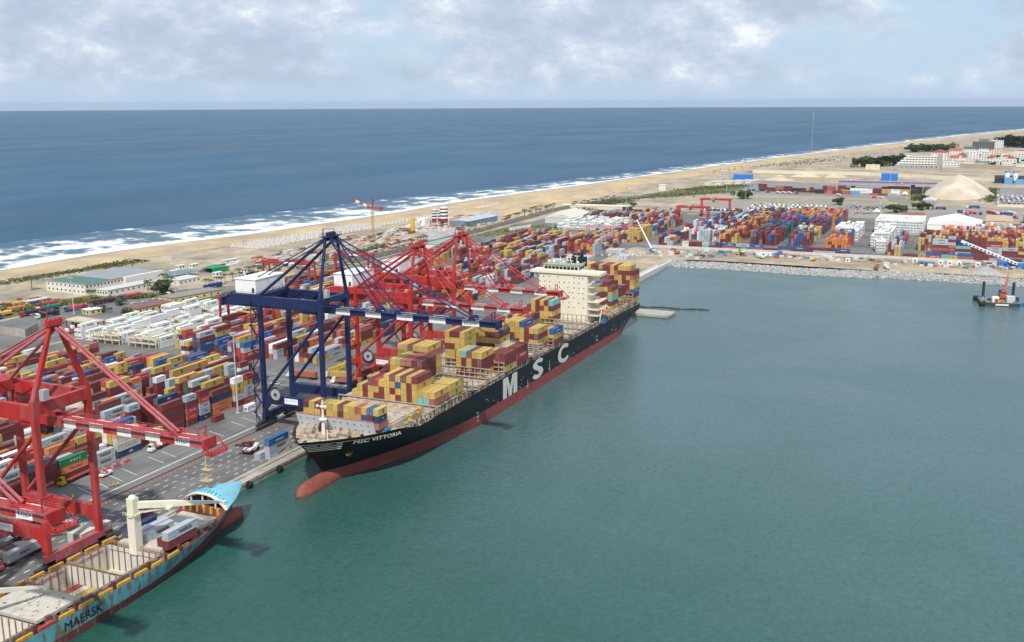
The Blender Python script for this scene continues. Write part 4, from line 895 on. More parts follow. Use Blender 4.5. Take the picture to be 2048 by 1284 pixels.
    while z < zg1 - 5:
        a, b = (YL + .2, YL + 3.6) if k % 2 == 0 else (YL + 3.6, YL + .2)
        m.bar((xs, a, z), (xs, b, z + 4.6), .7, .18); m.bar((xs - .35, a, z + 1), (xs - .35, b, z + 5.6), .08); m.box(xs - .7, xs + 1.2, b - .7, b + .7, z + 4.55, z + 4.7); z += 4.6; k += 1
    m.bar((xs + 1, YL + 3.8, 2), (xs + 1, YL + 3.8, zg1), .22); P('stair_tower', m, mat if not near else matf)
    return T
sts('tall dark blue gantry crane alongside the black ship bow', 342.2, 361.4, BLUE, BLUE, 51.6, 55.4, 80.0, 3.9, 73.0, 48.8, 51.2, 10, True, '62.5m>', stay_f=(0.30, 0.42, 0.86))
sts('nearest red gantry crane standing over the blue feeder ship', 202.2, 221.4, RED, REDF, 46.6, 50.4, 71.5, 1.2, 52.0, 42.3, 44.6, 10, True, '47m>', near=True, stay_f=(0.80,))
sts('middle red gantry crane just behind the blue gantry crane', 414.5, 433.5, RED, REDF, 43.2, 46.6, 67.2, 4.3, 53.0, 39.6, 41.8, 8, True, '47m>', stay_f=(0.34, 0.5, 0.82))
sts('farthest red gantry crane, boom reaching the ship accommodation block', 458.5, 477.5, RED, REDF, 43.2, 46.6, 67.2, 4.8, 53.0, 39.8, 42.0, 8, True, '47m>', stay_f=(0.34, 0.5, 0.82))
sts('red gantry crane mostly cut off by the left picture edge', 150.5, 169.5, RED, REDF, 46.6, 50.4, 71.5, 1.2, 52.0, 41.0, 43.3, 10, True, '47m>', near=True, stay_f=(0.80,))

# ------------------------------------------------------------------ rubber tyred yard gantries
def rtg(label, x, y0, y1, h, mat, sign=None, xw=4.2):
    T = thing('yard_gantry', label, 'yard crane', (x, (y0 + y1) / 2, 0), 0, 'yard gantry cranes over container rows'); yc = (y0 + y1) / 2
    for y in (y0, y1):
        for s in (-1, 1):
            m = MB(); m.bar((s * xw, y - yc, 2.2), (s * xw * .8, y - yc, h), 1.3, 1.1); m.build('leg', mat, T)
            m = MB(); m.box(s * xw - 1.8, s * xw + 1.8, y - yc - .5, y - yc + .5, 1.2, 2.2)
            for k in (-1.2, 1.2): m.tube((s * xw + k, y - yc - .35, .75), (s * xw + k, y - yc + .35, .75), .75, 10)
            m.build('wheel_set', DARK, T)
        m = MB(); m.box(-xw, xw, y - yc - .6, y - yc + .6, 2.2, 3.6); m.box(-1.6, 1.6, y - yc - 1.1, y - yc + 1.1, 3.6, 6); m.build('sill_beam', mat, T)
    for s in (-1, 1): m = MB(); m.box(s * xw * .8 - .6, s * xw * .8 + .6, y0 - yc - 1.5, y1 - yc + 1.5, h - .1, h + 1.7); rail_fence(m, (s * xw * .8, y0 - yc - 1.5, h + 1.7), (s * xw * .8, y1 - yc + 1.5, h + 1.7), 1.1, 3); m.build('girder', mat, T)
    m = MB(); m.box(-3.4, 3.4, 1, 6, h + 1.7, h + 3.4); m.box(-1.2, 1.2, 1.6, 3.8, h - 2.6, h - .2); m.build('trolley', GREYST, T)
    m = MB(); m.box(-1.25, 1.25, 1.5, 1.6, h - 2.2, h - 1); m.build('cab_window', GLASS, T)
    m = MB(); m.box(-1.2, 1.2, -6, 6, h - 7, h - 6.4); [m.bar((sx, sy, h - 6.4), (sx, sy * .5 + 3, h + 1), .12) for sx in (-1, 1) for sy in (-4, 4)]; m.build('spreader', YEL, T)
    if sign: m = MB(); m.box(-xw * .8 - .68, -xw * .8 - .61, -8, 2, h + .2, h + 1.5); m.build('sign', WHITE, T)
    return T
PINK = M('faded_pink_steel', (0.50, 0.30, 0.30), rough=0.7, var=0.15)
rtg('red yard gantry over the reefer rows left of the blue crane', 498, 376, 409, 17, RED, True)
rtg('wide red yard gantry near the palms behind the blue crane', 627, 434, 474, 18, RED, True)
rtg('red yard gantry half hidden behind the blue crane apex', 680, 417, 446, 18, RED, True)
rtg('faded pink yard gantry beyond the white accommodation block', 922, 304, 329, 17.5, PINK)
rtg('nearer of two red yard gantries in the far terminal', 1122, 263, 296, 19, RED)
rtg('farther of two red yard gantries by the parked lorries', 1221, 261, 294, 19, RED)
# ------------------------------------------------------------------ the big black container ship
HULLK = M('hull_black', (0.006, 0.008, 0.012), spec=0.25, rough=0.42, var=0.3, scale=0.2, rust=0.5, rscale=0.22, rcol=(0.10, 0.10, 0.105), streak=True, stops=(0.66, 0.8))
HULLR = M('hull_red', (0.27, 0.060, 0.052), rough=0.7, var=0.18, scale=0.25, rust=0.55, rscale=0.35, rcol=(0.26, 0.13, 0.12), stops=(0.55, 0.75))
def cl(v, a=0.0, b=1.0): return max(a, min(b, v))
def lerp(a, b, t): return a + (b - a) * t
SC_ = 207.5; SB = 22.9
def s_xs(z): return 303 - 16 * cl((z + 2.5) / 19.5) ** 1.3
def s_half(x, z):
    s = cl((z + 2.5) / 14.5); xs = s_xs(z); xf = 395 - 57 * s ** 1.5; t = cl((x - xs) / (xf - xs)); b = SB * (1 - (1 - t) ** (1.75 + 0.6 * s))
    if x > 560: b *= 1 - 0.45 * ((x - 560) / 60) ** 2 * (1 - cl((z + 2.5) / 10))
    return b
DK = [(280, 17.3), (290, 16.6), (305, 15.7), (319, 15.1), (331, 12.9), (345, 13.1), (440, 12.9), (493, 12.2), (575, 10.9), (620, 9.9)]
def s_deck(x):
    for (x0, z0), (x1, z1) in zip(DK, DK[1:]):
        if x <= x1: t = cl((x - x0) / (x1 - x0)); return lerp(z0, z1, t * t * (3 - 2 * t) if x0 in (319,) else t)
    return 9.9
BT = [(280, 1.9), (299, 2.2), (315, 3.2), (330, 3.9), (350, 3.8), (400, 2.9), (500, 2.7), (640, 0.6)]
def s_boot(x):
    for (x0, z0), (x1, z1) in zip(BT, BT[1:]):
        if x <= x1: return lerp(z0, z1, cl((x - x0) / (x1 - x0)))
    return 0.6
def s_end(z): return 614.5 if z >= 6 else 582 + cl((z + 2.5) / 8.5, 0, 1) * 32.5 - (0 if z > -2.5 else 2)
SHIP = thing('container_ship', 'long black and red container ship moored along the quay', 'ship', (303, SC_, SEA))
def S(name, m, mt, par=None, lab_=None, smooth=False):
    m.v = [(v[0] - 303, v[1] - SC_, v[2] - SEA) for v in m.v]; o = m.build(name, mt, par or SHIP, smooth=smooth)
    if lab_: o['label'] = lab_
    return o
us = [0, .0015] + [.004 * k for k in range(1, 46)] + [.2, .22, .25, .28, .32, .4, .5, .6, .7, .78, .84, .88, .91, .94, .965, .985, 1.0]
def hull(levels_fn, nlev):
    m = MB(); n = len(us)
    for side in (-1, 1):
        for u in us:
            xn = 288 + 326.5 * u; lv = levels_fn(xn)
            for z in lv:
                xs = s_xs(z); x = xs + (s_end(z) - xs) * u; m.v.append((x, SC_ + side * s_half(x, z), z))
    for si in range(2):
        o0 = si * n * nlev
        for i in range(n - 1):
            for j in range(nlev - 1):
                a = o0 + i * nlev + j; f = (a, a + nlev, a + nlev + 1, a + 1); m.f.append(f if si == 0 else f[::-1]); m.m.append(0)
    for j in range(nlev - 1):
        a, b = (n - 1) * nlev + j, n * nlev + (n - 1) * nlev + j; m.f.append((a, b, b + 1, a + 1)); m.m.append(0)
    return m
S('hull', hull(lambda x: [lerp(s_boot(x), s_deck(x), k / 16) for k in range(17)], 17), HULLK, smooth=True)
S('lower_hull', hull(lambda x: [lerp(-5.0, s_boot(x), k / 6) for k in range(7)], 7), HULLR, smooth=True)
m = MB()
for j in range(13):
    t = j / 12; x = 284.6 + 24 * t; r = 3.3 * math.sqrt(cl(1 - (1 - cl(t / 0.34)) ** 2)); 
    for i in range(20): a = i * 6.2832 / 20; m.v.append((x, SC_ + r * .92 * math.cos(a), -1.7 + 3.5 * (r / 3.3) * math.sin(a) - 0.3 * (1 - t)))
for j in range(12):
    for i in range(20): m.f.append((j * 20 + i, j * 20 + (i + 1) % 20, (j + 1) * 20 + (i + 1) % 20, (j + 1) * 20 + i)); m.m.append(0)
S('bulbous_bow', m, M('bulb_red', (0.24, 0.065, 0.045), rough=0.7, var=0.2, scale=0.4, rust=0.5, rscale=0.4, rcol=(0.30, 0.13, 0.06)), smooth=True)
m = MB(); xs_ = [287.5 + i * 2.2 for i in range(22)] + [336 + i * 12 for i in range(23)] + [614.2]
for x in xs_:
    z = s_deck(x) - (1.0 if x < 322 else 0.5); b = max(0.02, s_half(x, s_deck(x)) - 0.12); m.v += [(x, SC_ - b, z), (x, SC_ + b, z)]
for i in range(len(xs_) - 1): a = 2 * i; m.f.append((a, a + 2, a + 3, a + 1)); m.m.append(0)
S('main_deck', m, RUSTD)
m = MB()       # bulwark rail cap round the bow
for side in (-1, 1):
    p = None
    for x in [287.2 + i * 1.6 for i in range(24)]:
        q = (x, SC_ + side * s_half(x, s_deck(x)), s_deck(x))
        if p: m.bar(p, q, .5, .25)
        p = q
S('bulwark_cap', m, HULLK)
def hull_text(s, x0, x1, zc, hgt, mat, zfun=None, bold=0.05):
    me = text_mesh(s, 1.0, mat, bold=bold, res=3, key='hull' + s).copy(); xs = [v.co.x for v in me.vertices]; zs = [v.co.z for v in me.vertices]
    a, b, c, d = min(xs), max(xs), min(zs), max(zs)
    for v in me.vertices:
        x = x0 + (v.co.x - a) / (b - a) * (x1 - x0); z = (zc if zfun is None else zfun(x)) + ((v.co.z - c) / (d - c) - .5) * hgt
        y = SC_ - s_half(x, z) - 0.13 + v.co.y * 2; v.co = (x - 303, y - SC_, z - SEA)
    return link('lettering', me, SHIP)
LETW = M('letter_white', (0.66, 0.64, 0.58), rough=0.6, var=0.1, rust=0.7, rscale=0.5, streak=True, rcol=(0.35, 0.25, 0.16), stops=(0.6, 0.72))
hull_text('S', 442.3, 455.6, 7.7, 9.6, LETW, bold=0.05); hull_text('C', 474.8, 489.6, 7.6, 9.6, LETW, bold=0.05)
m = MB(); mp = [(0, 0), (0, 1), (.34, 1), (.5, .45), (.66, 1), (1, 1), (1, 0), (.73, 0), (.73, .70), (.6, 0), (.4, 0), (.27, .70), (.27, 0)]
m.add([(408.2 + 15.8 * x, SC_ - SB - .1, 2.9 + 9.4 * z) for x, z in mp], [tuple(range(12, -1, -1))]); S('lettering', m, LETW)
hull_text('MSC VITTORIA', 303.2, 321.5, 12.9, 1.4, M('letter_cream', (0.74, 0.70, 0.55), rough=0.6, var=0.05), lambda x: 13.9 - 0.03 * (x - 303), bold=0.015)
for k in range(4):
    m = MB(); zz = 14.6 - k * 0.75; p = None
    for i in range(11):
        x = s_xs(zz) + 0.25 + i * (1.0 - 0.06 * k)
        for side in (-1,):
            q = (x, SC_ + side * (s_half(x, zz) + .14), zz)
        if p: m.bar(p, q, .12, .2)
        p = q
    S('bow_stripe', m, M('letter_cream'))
m = MB()
for x0, z0, n in ((382, 4, 5), (436, 5, 5), (463, 7.4, 6), (534, 6, 4)):
    for i in range(n): m.box(x0 + rnd.uniform(-1, 1), x0 + .5 + rnd.uniform(0, 1.2), SC_ - SB - .05, SC_ - SB - .02, z0 - i * .9, z0 - i * .9 + rnd.uniform(.2, .5))
for i in range(60): x = rnd.uniform(380, 610); z = rnd.choice((s_boot(x) + rnd.uniform(0, 2.5), rnd.uniform(2, 8))); m.box(x, x + rnd.uniform(.2, 1.1), SC_ - s_half(x, z) - .05, SC_ - s_half(x, z) - .02, z, z + rnd.uniform(.1, .4))
S('draught_marks', m, M('letter_white'))
m = MB(); ax, az = 305.5, 9.0; ay = SC_ - s_half(ax, az) - .35; m.bar((ax - .2, ay + .3, az + 2), (ax, ay - .2, az - .8), .5); m.bar((ax - 1.9, ay - .4, az - .2), (ax, ay - .3, az - 1.2), .6); m.bar((ax, ay - .3, az - 1.2), (ax + 1.9, ay - .4, az), .6); m.bar((ax - .9, ay, az + 2.2), (ax + .9, ay, az + 2.2), .9, .3)
S('anchor', m, M('rust', (0.25, 0.10, 0.045), rough=0.9))
# foredeck
m = MB(); pts = [(309.4, 20.0), (312.8, 14.0)]
m.add([(309.4, 191.0, 20), (309.4, 224.0, 20), (311.6, 224.0, 13.8), (311.6, 191.0, 13.8), (309.7, 191.0, 20), (309.7, 224.0, 20), (311.9, 224.0, 13.8), (311.9, 191.0, 13.8)], [(0, 1, 2, 3), (7, 6, 5, 4), (0, 4, 5, 1), (0, 3, 7, 4), (1, 5, 6, 2)])
bwk = S('breakwater', m, M('pale_blue_paint', (0.60, 0.63, 0.67), rough=0.5, var=0.06))
m = MB(); m.box(309.3, 309.8, 191.1, 224.3, 20.0, 20.18); S('top_edge', m, M('edge_red', (0.45, 0.14, 0.11)), bwk)
m = MB()
for k in range(11):
    for t in (0.28, 0.68):
        y = 193.4 + k * 2.9; x = lerp(309.4, 311.6, t) - .06; z = lerp(20, 13.8, t); m.tube((x, y, z), (x + .1, y, z), .26, 8)
S('drain_hole', m, BLACK, bwk)
fz = 14.5
m = MB(); m.cyl(303.6, 208.2, fz, fz + 6.4, .75, 12, 0, .55); m.cyl(303.6, 208.2, fz + 6.4, fz + 13.6, .5, 10, 0, .22); m.cyl(303.6, 208.2, fz + 6.3, fz + 6.5, 1.5, 12); m.cyl(303.6, 208.2, fz + 11, fz + 11.2, 1.0, 10); m.bar((303.6, 206.4, fz + 11.2), (303.6, 210.2, fz + 11.2), .2)
mast = S('foremast', m, CREAM); m = MB()
for dy in (-1.6, 1.8): m.tube((303.2, 208.2 + dy, fz + 11.4), (302.8, 208.2 + dy, fz + 11.4), .5, 10)
S('mast_lamp', m, WHITE, mast)
ROPE = M('rope', (0.36, 0.30, 0.22), rough=0.95)
for i, (x, y) in enumerate(((303, 213.5), (302.6, 203.2), (306, 215.5), (306.5, 200.8), (299, 209.5), (299.4, 205.6))):
    m = MB(); m.tube((x, y - 1.5, fz + 1.1), (x, y + 1.5, fz + 1.1), .95, 12, 1); m.tube((x, y - 1.6, fz + 1.1), (x, y - 1.45, fz + 1.1), 1.2, 12); m.tube((x, y + 1.45, fz + 1.1), (x, y + 1.6, fz + 1.1), 1.2, 12); m.box(x - .5, x + .5, y + 1.7, y + 2.5, fz, fz + 1.5); m.box(x - .9, x + .9, y - 1.6, y + 1.6, fz, fz + .3)
    S('mooring_winch', m, [STAN, ROPE])
m = MB(); m.tube((308, 211.6, fz + 1.9), (308, 212.2, fz + 1.9), 1.9, 16, 1); m.box(307, 309, 211, 214, fz, fz + .8); S('anchor_windlass', m, [STAN, DARK])
for x, y in ((292.5, 208.6), (294, 212.8), (294, 203.5), (297.5, 216.6), (297.3, 199.6), (301, 219), (303, 196.8), (307, 194.2)):
    m = MB(); [m.cyl(x + d, y, fz + .3, fz + 1.5, .32, 8) for d in (-.55, .55)]; m.box(x - 1, x + 1, y - .5, y + .5, fz, fz + .35); S('bollard', m, BLACK)
m = MB(); m.cyl(309.5, 198.5, fz, fz + .9, 1.5, 14, 0, 1.2); m.cyl(309.5, 198.5, fz + .9, fz + 1.3, 1.1, 14, 0, .8); S('rope_coil', m, ROPE)
for x, y in ((301.5, 211.5), (308.5, 204.2)): m = MB(); m.box(x - .3, x + .3, y - .3, y + .3, fz, fz + 1.8); m.ball((x, y, fz + 2), .4, .4, .4, 6, 4); S('red_ventilator', m, M('vent_red', (0.45, 0.05, 0.05)))
m = MB(); rail_fence(m, (305, 197.5, fz), (309, 197.5, fz), 1.2, 1); rail_fence(m, (296, 214, fz), (296, 217.5, fz), 1.2, 1); S('deck_rail', m, YEL)
m = MB(); m.cyl(299.8, 204, fz, fz + 3.8, .28, 8); S('ventilation_post', m, CREAM)
# coaming, hatch covers, lashing bridges, side posts
m = MB(); m.box(320.5, 346, 190.6, 224.8, 11, 15.6); m.box(346.1, 373.4, 187, 227.8, 11, 15.7); m.box(373.5, 398, 187, 227.8, 11, 13.4); m.box(398.1, 532, 187, 227.8, 10, 13.2); m.box(556, 613.5, 187, 227.8, 8, 12)
S('hatch_coaming', m, RUSTD)
def hcov(x0, x1, z, y0=187.1, y1=227.7, n=4):
    wd = (y1 - y0) / n
    for k in range(n):
        m = MB(); m.box(x0, x1, y0 + k * wd + .12, y0 + (k + 1) * wd - .12, z - .9, z - .12)
        for j in range(3): yy = y0 + k * wd + wd * (j + .5) / 3; m.box(x0 + .3, x1 - .3, yy - .08, yy + .08, z - .12, z - .05)
        S('hatch_cover', m, RUSTD)
hcov(321.5, 333.4, 16.4, 191, 224.4, 3); hcov(334, 345.8, 16.4, 190.6, 224.8, 3); hcov(346.6, 359.6, 16.4); hcov(360, 373, 16.4); hcov(374.5, 384.3, 14.2); hcov(385, 397.6, 16.3, 209, 227.7, 2); hcov(385, 397.6, 14.2, 187.1, 208, 2)
for a, b, z in ((398, 410.6, 14.5), (411.4, 424.2, 14.5), (425, 437.8, 14.5), (438.6, 451.4, 14.5), (452.2, 456.4, 14.0), (457, 469.6, 13.9), (470.8, 483.6, 13.9), (484.6, 497.2, 13.9), (498, 510.6, 13.9), (511.4, 524.2, 13.9), (525, 531.8, 13.8), (557, 569.4, 12.8), (570.2, 583, 12.9), (584.8, 597.6, 12.9), (598.4, 600.8, 12.4), (601.2, 613.4, 12.3)): hcov(a, b, z)
def lash(x, z0, z1, y0=185.2, y1=229.4):
    m = MB(); n = 17
    for k in range(n + 1): y = y0 + (y1 - y0) * k / n; m.box(x - .22, x + .22, y - .16, y + .16, z0 - 2.2, z1)
    for z in ((z0 + .8, z0 + 2.7, z1 - .2) if z1 - z0 > 3 else (z1 - .3,)): m.box(x - .45, x + .45, y0, y1, z, z + .2)
    S('lashing_bridge', m, STAN)
for x, a, b in ((346.3, 15.2, 16.9), (373.8, 14.4, 19.6), (384.6, 14, 19), (397.8, 14, 19.2), (411, 14, 19), (424.6, 14, 15.8), (438.2, 14, 18.8), (451.8, 14, 18.8), (456.7, 13.6, 18), (470.2, 13.6, 18.2), (484.1, 13.6, 18.4), (497.6, 13.6, 18.4), (511, 13.6, 18.6), (524.6, 13.6, 19), (556.6, 12.6, 17), (583.9, 12.6, 17.4), (598, 12.2, 17.2), (601, 12.2, 18.6)): lash(x, a, b)
for x in range(326, 614, 3):
    z = s_deck(x) - .5; top = 16.0 if x < 374 else (14.3 if x < 458 else (13.7 if x < 540 else 12.4))
    if 538 < x < 556: continue
    m = MB(); y = SC_ - s_half(x, s_deck(x)) + .75; m.box(x - .35, x + .35, y - .22, y + .22, z, top + rnd.uniform(-.5, .3)); m.box(x - .9, x + .9, y - .3, y + 1.2, top - .35, top - .1); S('stanchion', m, STAN if rnd.random() < .5 else RUSTS)
m = MB()
for i in range(320):
    x = rnd.uniform(326, 612); z = s_deck(x) - .4; y = SC_ - s_half(x, s_deck(x)) + rnd.uniform(.8, 2.2); s = rnd.uniform(.2, .6); m.box(x - s * 2, x + s * 2, y - s, y + s, z, z + s * rnd.uniform(1, 3))
tag(S('deck_fittings', m, RUSTS), kind='stuff')
for x, y, z in ((335, 190.2, 15.0), (349, 186.4, 15), (341.5, 190, 16), (371, 186, 14)): m = MB(); m.box(x - .9, x + .9, y - .5, y + .5, z - 1.2, z + .5); m.tube((x - .9, y, z + .5), (x + .9, y, z + .5), .5, 8); S('mooring_box', m, YEL)
m = MB(); m.box(315, 317.6, 188.6, 189.8, 14.4, 16.2); S('blue_cover', m, M('tarp_blue', (0.03, 0.17, 0.42), rough=0.7))
# accommodation block
hz = 37.2; DH0 = len(SHIP.children_recursive)
m = MB(); m.box(546, 559.5, 194.8, 223.5, 9, hz); dh = S('deckhouse', m, CREAM)
pm = MB().box(-.07, .02, -.28, .28, -.32, .32).mesh('porthole', GLASS)
for k, z in enumerate((35.2, 32.4, 29.6, 26.8, 24, 21.2, 18.6)):
    for y in [196.8 + j * 2.9 for j in range(10)]:
        if rnd.random() < .82: link('porthole', pm, dh, (546 - 303, y + rnd.choice((0, 0, .7)) - SC_, z - SEA))
m = MB(); m.box(545.2, 556, 186.9, 228.6, hz, hz + 1.3); m.box(546, 555.5, 187.1, 228.4, hz + .02, hz + .3); S('bridge_wing', m, CREAM, dh)
for s, y in ((1, 187.4), (-1, 228)): m = MB(); m.bar((548, y + s * .5, hz), (548, y + s * 7.2, hz - 6), 1.2, .7); S('wing_bracket', m, CREAM, dh)
m = MB(); m.box(547.6, 557, 200.5, 221.5, hz + 1.3, hz + 4.4); wh = S('wheelhouse', m, CREAM, dh)
m = MB()
for k in range(9): y = 201 + k * 2.25; m.box(547.5, 547.7, y, y + 1.85, hz + 2.2, hz + 3.7)
for k in range(3): x = 548.4 + k * 2.8; m.box(x, x + 2.2, 200.4, 200.52, hz + 2.2, hz + 3.7)
o_ = S('bridge_window', m, GLASS, dh)
m = MB(); m.box(547.2, 557.4, 200, 222, hz + 4.4, hz + 4.6); S('monkey_deck', m, M('deck_green', (0.20, 0.30, 0.22), rough=0.8), dh)
m = MB(); rail_fence(m, (547.2, 200, hz + 4.6), (547.2, 222, hz + 4.6), 1.1, 1.5); rail_fence(m, (547.2, 200, hz + 4.6), (557.4, 200, hz + 4.6), 1.1, 1.5); rail_fence(m, (545.2, 187, hz + 1.3), (545.2, 200, hz + 1.3), 1.0, 1.5); S('railing', m, CREAM, dh)
m = MB(); 
for a, b in (((551, 206, hz + 4.6), (552, 207.6, hz + 10)), ((551, 209.6, hz + 4.6), (552, 208.2, hz + 10)), ((555, 207.9, hz + 4.6), (552.4, 207.9, hz + 10))): m.bar(a, b, .3)
for z, w in ((6.6, 2.4), (8.4, 2.0), (9.8, 2.6)): m.bar((552, 207.9 - w, hz + z), (552, 207.9 + w, hz + z), .3)
m.cyl(552, 203.2, hz + 4.6, hz + 9.4, .25, 8); m.cyl(552, 213, hz + 4.6, hz + 8.6, .25, 8); m.box(551.6, 552.4, 202, 204.6, hz + 9.3, hz + 9.6); S('radar_mast', m, CREAM, dh)
for y in (202, 216, 219, 210.5): m = MB(); m.cyl(550, y, hz + 4.6, hz + 5.4, .3, 8); m.ball((550, y, hz + 6), .8, .8, .85, 10, 6); S('radome', m, WHITE, dh)
m = MB(); m.box(563.5, 572, 203.5, 213.5, 10, 38); S('funnel_casing', m, CREAM)
m = MB(); m.box(564, 571.6, 204.2, 212.8, 38, 43.6); [m.cyl(566 + i % 2 * 3, 206 + i // 2 * 2.4, 43.6, 45.6, .6, 8) for i in range(6)]; S('funnel', m, BLACK)
for z in (14.2, 17.6, 21.8, 26, 30):
    m = MB(); m.box(547, 562, 188.4 if z < 24 else 191.6, 194.8, z, z + .3); rail_fence(m, (547, 188.5 if z < 24 else 191.7, z + .3), (562, 188.5 if z < 24 else 191.7, z + .3), 1.1, 1.6); rail_fence(m, (547, 188.5 if z < 24 else 191.7, z + .3), (547, 194.6, z + .3), 1.1, 1.6); S('side_balcony', m, CREAM)
m = MB()
for j in range(9):
    t = j / 8; x = 549.5 + 9 * t; r = 1.5 * math.sqrt(cl(1 - (2 * t - 1) ** 2)) + .02
    for i in range(12): a = i * 6.2832 / 12; m.v.append((x, 186.6 + r * math.cos(a), 15.6 + (1.5 if math.sin(a) > 0 else 1.15) * r / 1.5 * math.sin(a)))
for j in range(8):
    for i in range(12): m.f.append((j * 12 + i, j * 12 + (i + 1) % 12, (j + 1) * 12 + (i + 1) % 12, (j + 1) * 12 + i)); m.m.append(0 if i < 6 else 1)
S('lifeboat', m, [M('lifeboat_orange', (0.55, 0.13, 0.06), rough=0.5), WHITE])
for x in (550.5, 557): m = MB(); m.bar((x, 189, 10), (x, 187.6, 19), .5); m.bar((x, 187.6, 19), (x, 185.8, 17.6), .4); S('davit', m, CREAM)
m = MB(); m.box(551, 556, 186.4, 187.6, 9.6, 12.4); S('blue_raft_rack', m, M('tarp_blue'))
m = MB(); m.box(598, 601.5, SC_ - SB - .04, SC_ - SB + .3, 6.6, 8.6); m.box(606, 608.5, SC_ - SB - .04, SC_ - SB + .3, 6.6, 8.6); m.box(610.5, 612.5, SC_ - SB - .04, SC_ - SB + .3, 6.6, 8.6); S('mooring_port', m, BLACK)
for o_ in SHIP.children:
    if o_.name.split('.')[0] in ('deckhouse', 'funnel_casing', 'funnel', 'side_balcony', 'lifeboat', 'davit', 'blue_raft_rack'): o_.location = (-7.0, -2.6, 1.3)
# mooring lines to the quay
for a, b in (((292, 213.5, 14.2), (268, 232.4, .3)), ((291, 212, 14.2), (262, 232.4, .3)), ((296, 217.5, 14), (288, 232.4, .3))):
    m = MB(); p = Vector(a); q = Vector(b); prev = p
    for k in range(1, 9): t = k / 8; c = p.lerp(q, t) - Vector((0, 0, 2.2 * 4 * t * (1 - t) * .5)); m.tube(prev, c, .09, 5, 0, None, False); prev = c
    S('mooring_line', m, ROPE)

# ------------------------------------------------------------------ the blue feeder ship
FC, FB = 216.0, 12.6
FBLUE = M('feeder_blue', (0.11, 0.34, 0.37), rough=0.55, var=0.2, scale=0.4, rust=0.9, rscale=0.75, rcol=(0.17, 0.12, 0.065), streak=True, stops=(0.50, 0.57), var2=(0.09, 0.30, 0.42), v2scale=0.1)
FRED = M('feeder_maroon', (0.14, 0.035, 0.035), rough=0.75, var=0.2, scale=0.4, rust=0.6, rscale=0.55, rcol=(0.30, 0.22, 0.15), streak=True, stops=(0.56, 0.68))
FDECK = M('feeder_deck', (0.15, 0.04, 0.035), rough=0.85, var=0.25, scale=0.5, rust=0.5, rscale=0.4)
CHIP = M('hold_white', (0.60, 0.57, 0.50), rough=0.8, var=0.1, rust=0.6, rscale=0.4, streak=True, rcol=(0.30, 0.20, 0.12), stops=(0.58, 0.7))
HCOV = M('feeder_cover', (0.50, 0.475, 0.41), rough=0.85, var=0.14, scale=0.5, rust=0.5, rscale=0.35, rcol=(0.30, 0.22, 0.13), stops=(0.56, 0.7))
def f_xs(z): return 258 + 9 * cl((z + 2.5) / 12) ** 1.2
def f_half(x, z):
    s = cl((z + 2.5) / 12); xs = f_xs(z); xf = 182 + 40 * s ** .8; t = cl((xs - x) / (xs - xf)); return FB * (1 - (1 - t) ** (2.1 + .9 * s))
def f_deck(x): t = cl((x - 244) / 4.5); return 4.2 + 3.6 * t * t * (3 - 2 * t) + cl((x - 248) / 18) * 1.2
FEED = thing('feeder_ship', 'rusty light blue feeder ship with open holds in the foreground', 'ship', (217, FC, SEA))
def Fp(name, m, mt, par=None, lab_=None, smooth=False):
    m.v = [(v[0] - 217, v[1] - FC, v[2] - SEA) for v in m.v]; o = m.build(name, mt, par or FEED, smooth=smooth)
    if lab_: o['label'] = lab_
    return o
fu = [0, .01, .025, .045, .07, .1, .13, .17, .22, .28, .35, .43, .52, .62, .74, .87, 1]
def fhull(fn, nl):
    m = MB(); n = len(fu)
    for side in (-1, 1):
        for u in fu:
            xn = 264 - 150 * u; lv = fn(xn)
            for z in lv: xs = f_xs(z); x = xs - (xs - 114) * u; m.v.append((x, FC + side * f_half(x, z), z))
    for si in range(2):
        for i in range(n - 1):
            for j in range(nl - 1):
                a = si * n * nl + i * nl + j; f = (a, a + 1, a + 1 + nl, a + nl); m.f.append(f if si == 0 else f[::-1]); m.m.append(0)
    return m
Fp('hull', fhull(lambda x: [lerp(-.2 + cl((x - 222) / 36) * 3.6, f_deck(x), k / 7) for k in range(8)], 8), FBLUE, smooth=True)
Fp('lower_hull', fhull(lambda x: [lerp(-4.5, -.2 + cl((x - 222) / 36) * 3.6, k / 5) for k in range(6)], 6), FRED, smooth=True)
m = MB()
for j in range(11):
    t = j / 10; x = 266.5 - 18 * t; r = 2.5 * math.sqrt(cl(1 - (1 - cl(t / .45)) ** 2))
    for i in range(16): a = i * 6.2832 / 16; m.v.append((x, FC + r * .9 * math.cos(a), -1.2 + 3.1 * r / 2.5 * math.sin(a)))
for j in range(10):
    for i in range(16): m.f.append((j * 16 + i, (j + 1) * 16 + i, (j + 1) * 16 + (i + 1) % 16, j * 16 + (i + 1) % 16)); m.m.append(0)
Fp('bulbous_bow', m, M('bulb_red'), smooth=True)
def dz(x): return f_deck(x) - .25
m = MB(); XS = [114, 150, 172, 173, 187, 187.4, 201, 201.6, 216, 217.5, 225, 232, 238, 243, 248]
def fstrip(x0, x1, y0, y1): m.add([(x0, y0(x0), dz(x0)), (x1, y0(x1), dz(x1)), (x1, y1(x1), dz(x1)), (x0, y1(x0), dz(x0))], [(0, 1, 2, 3)])
nearE, farE = (lambda x: FC - f_half(x, dz(x)) + .02), (lambda x: FC + f_half(x, dz(x)) - .02)
hn, hf = (lambda x: 206.3), (lambda x: 225.0)
for a, b in zip(XS, XS[1:]):
    open_ = (a >= 187.4 and b <= 201) or (a >= 201.6 and b <= 216) or b <= 172
    if open_: fstrip(a, b, nearE, hn); fstrip(a, b, hf, farE)
    else: fstrip(a, b, nearE, farE)
Fp('main_deck', m, FDECK)
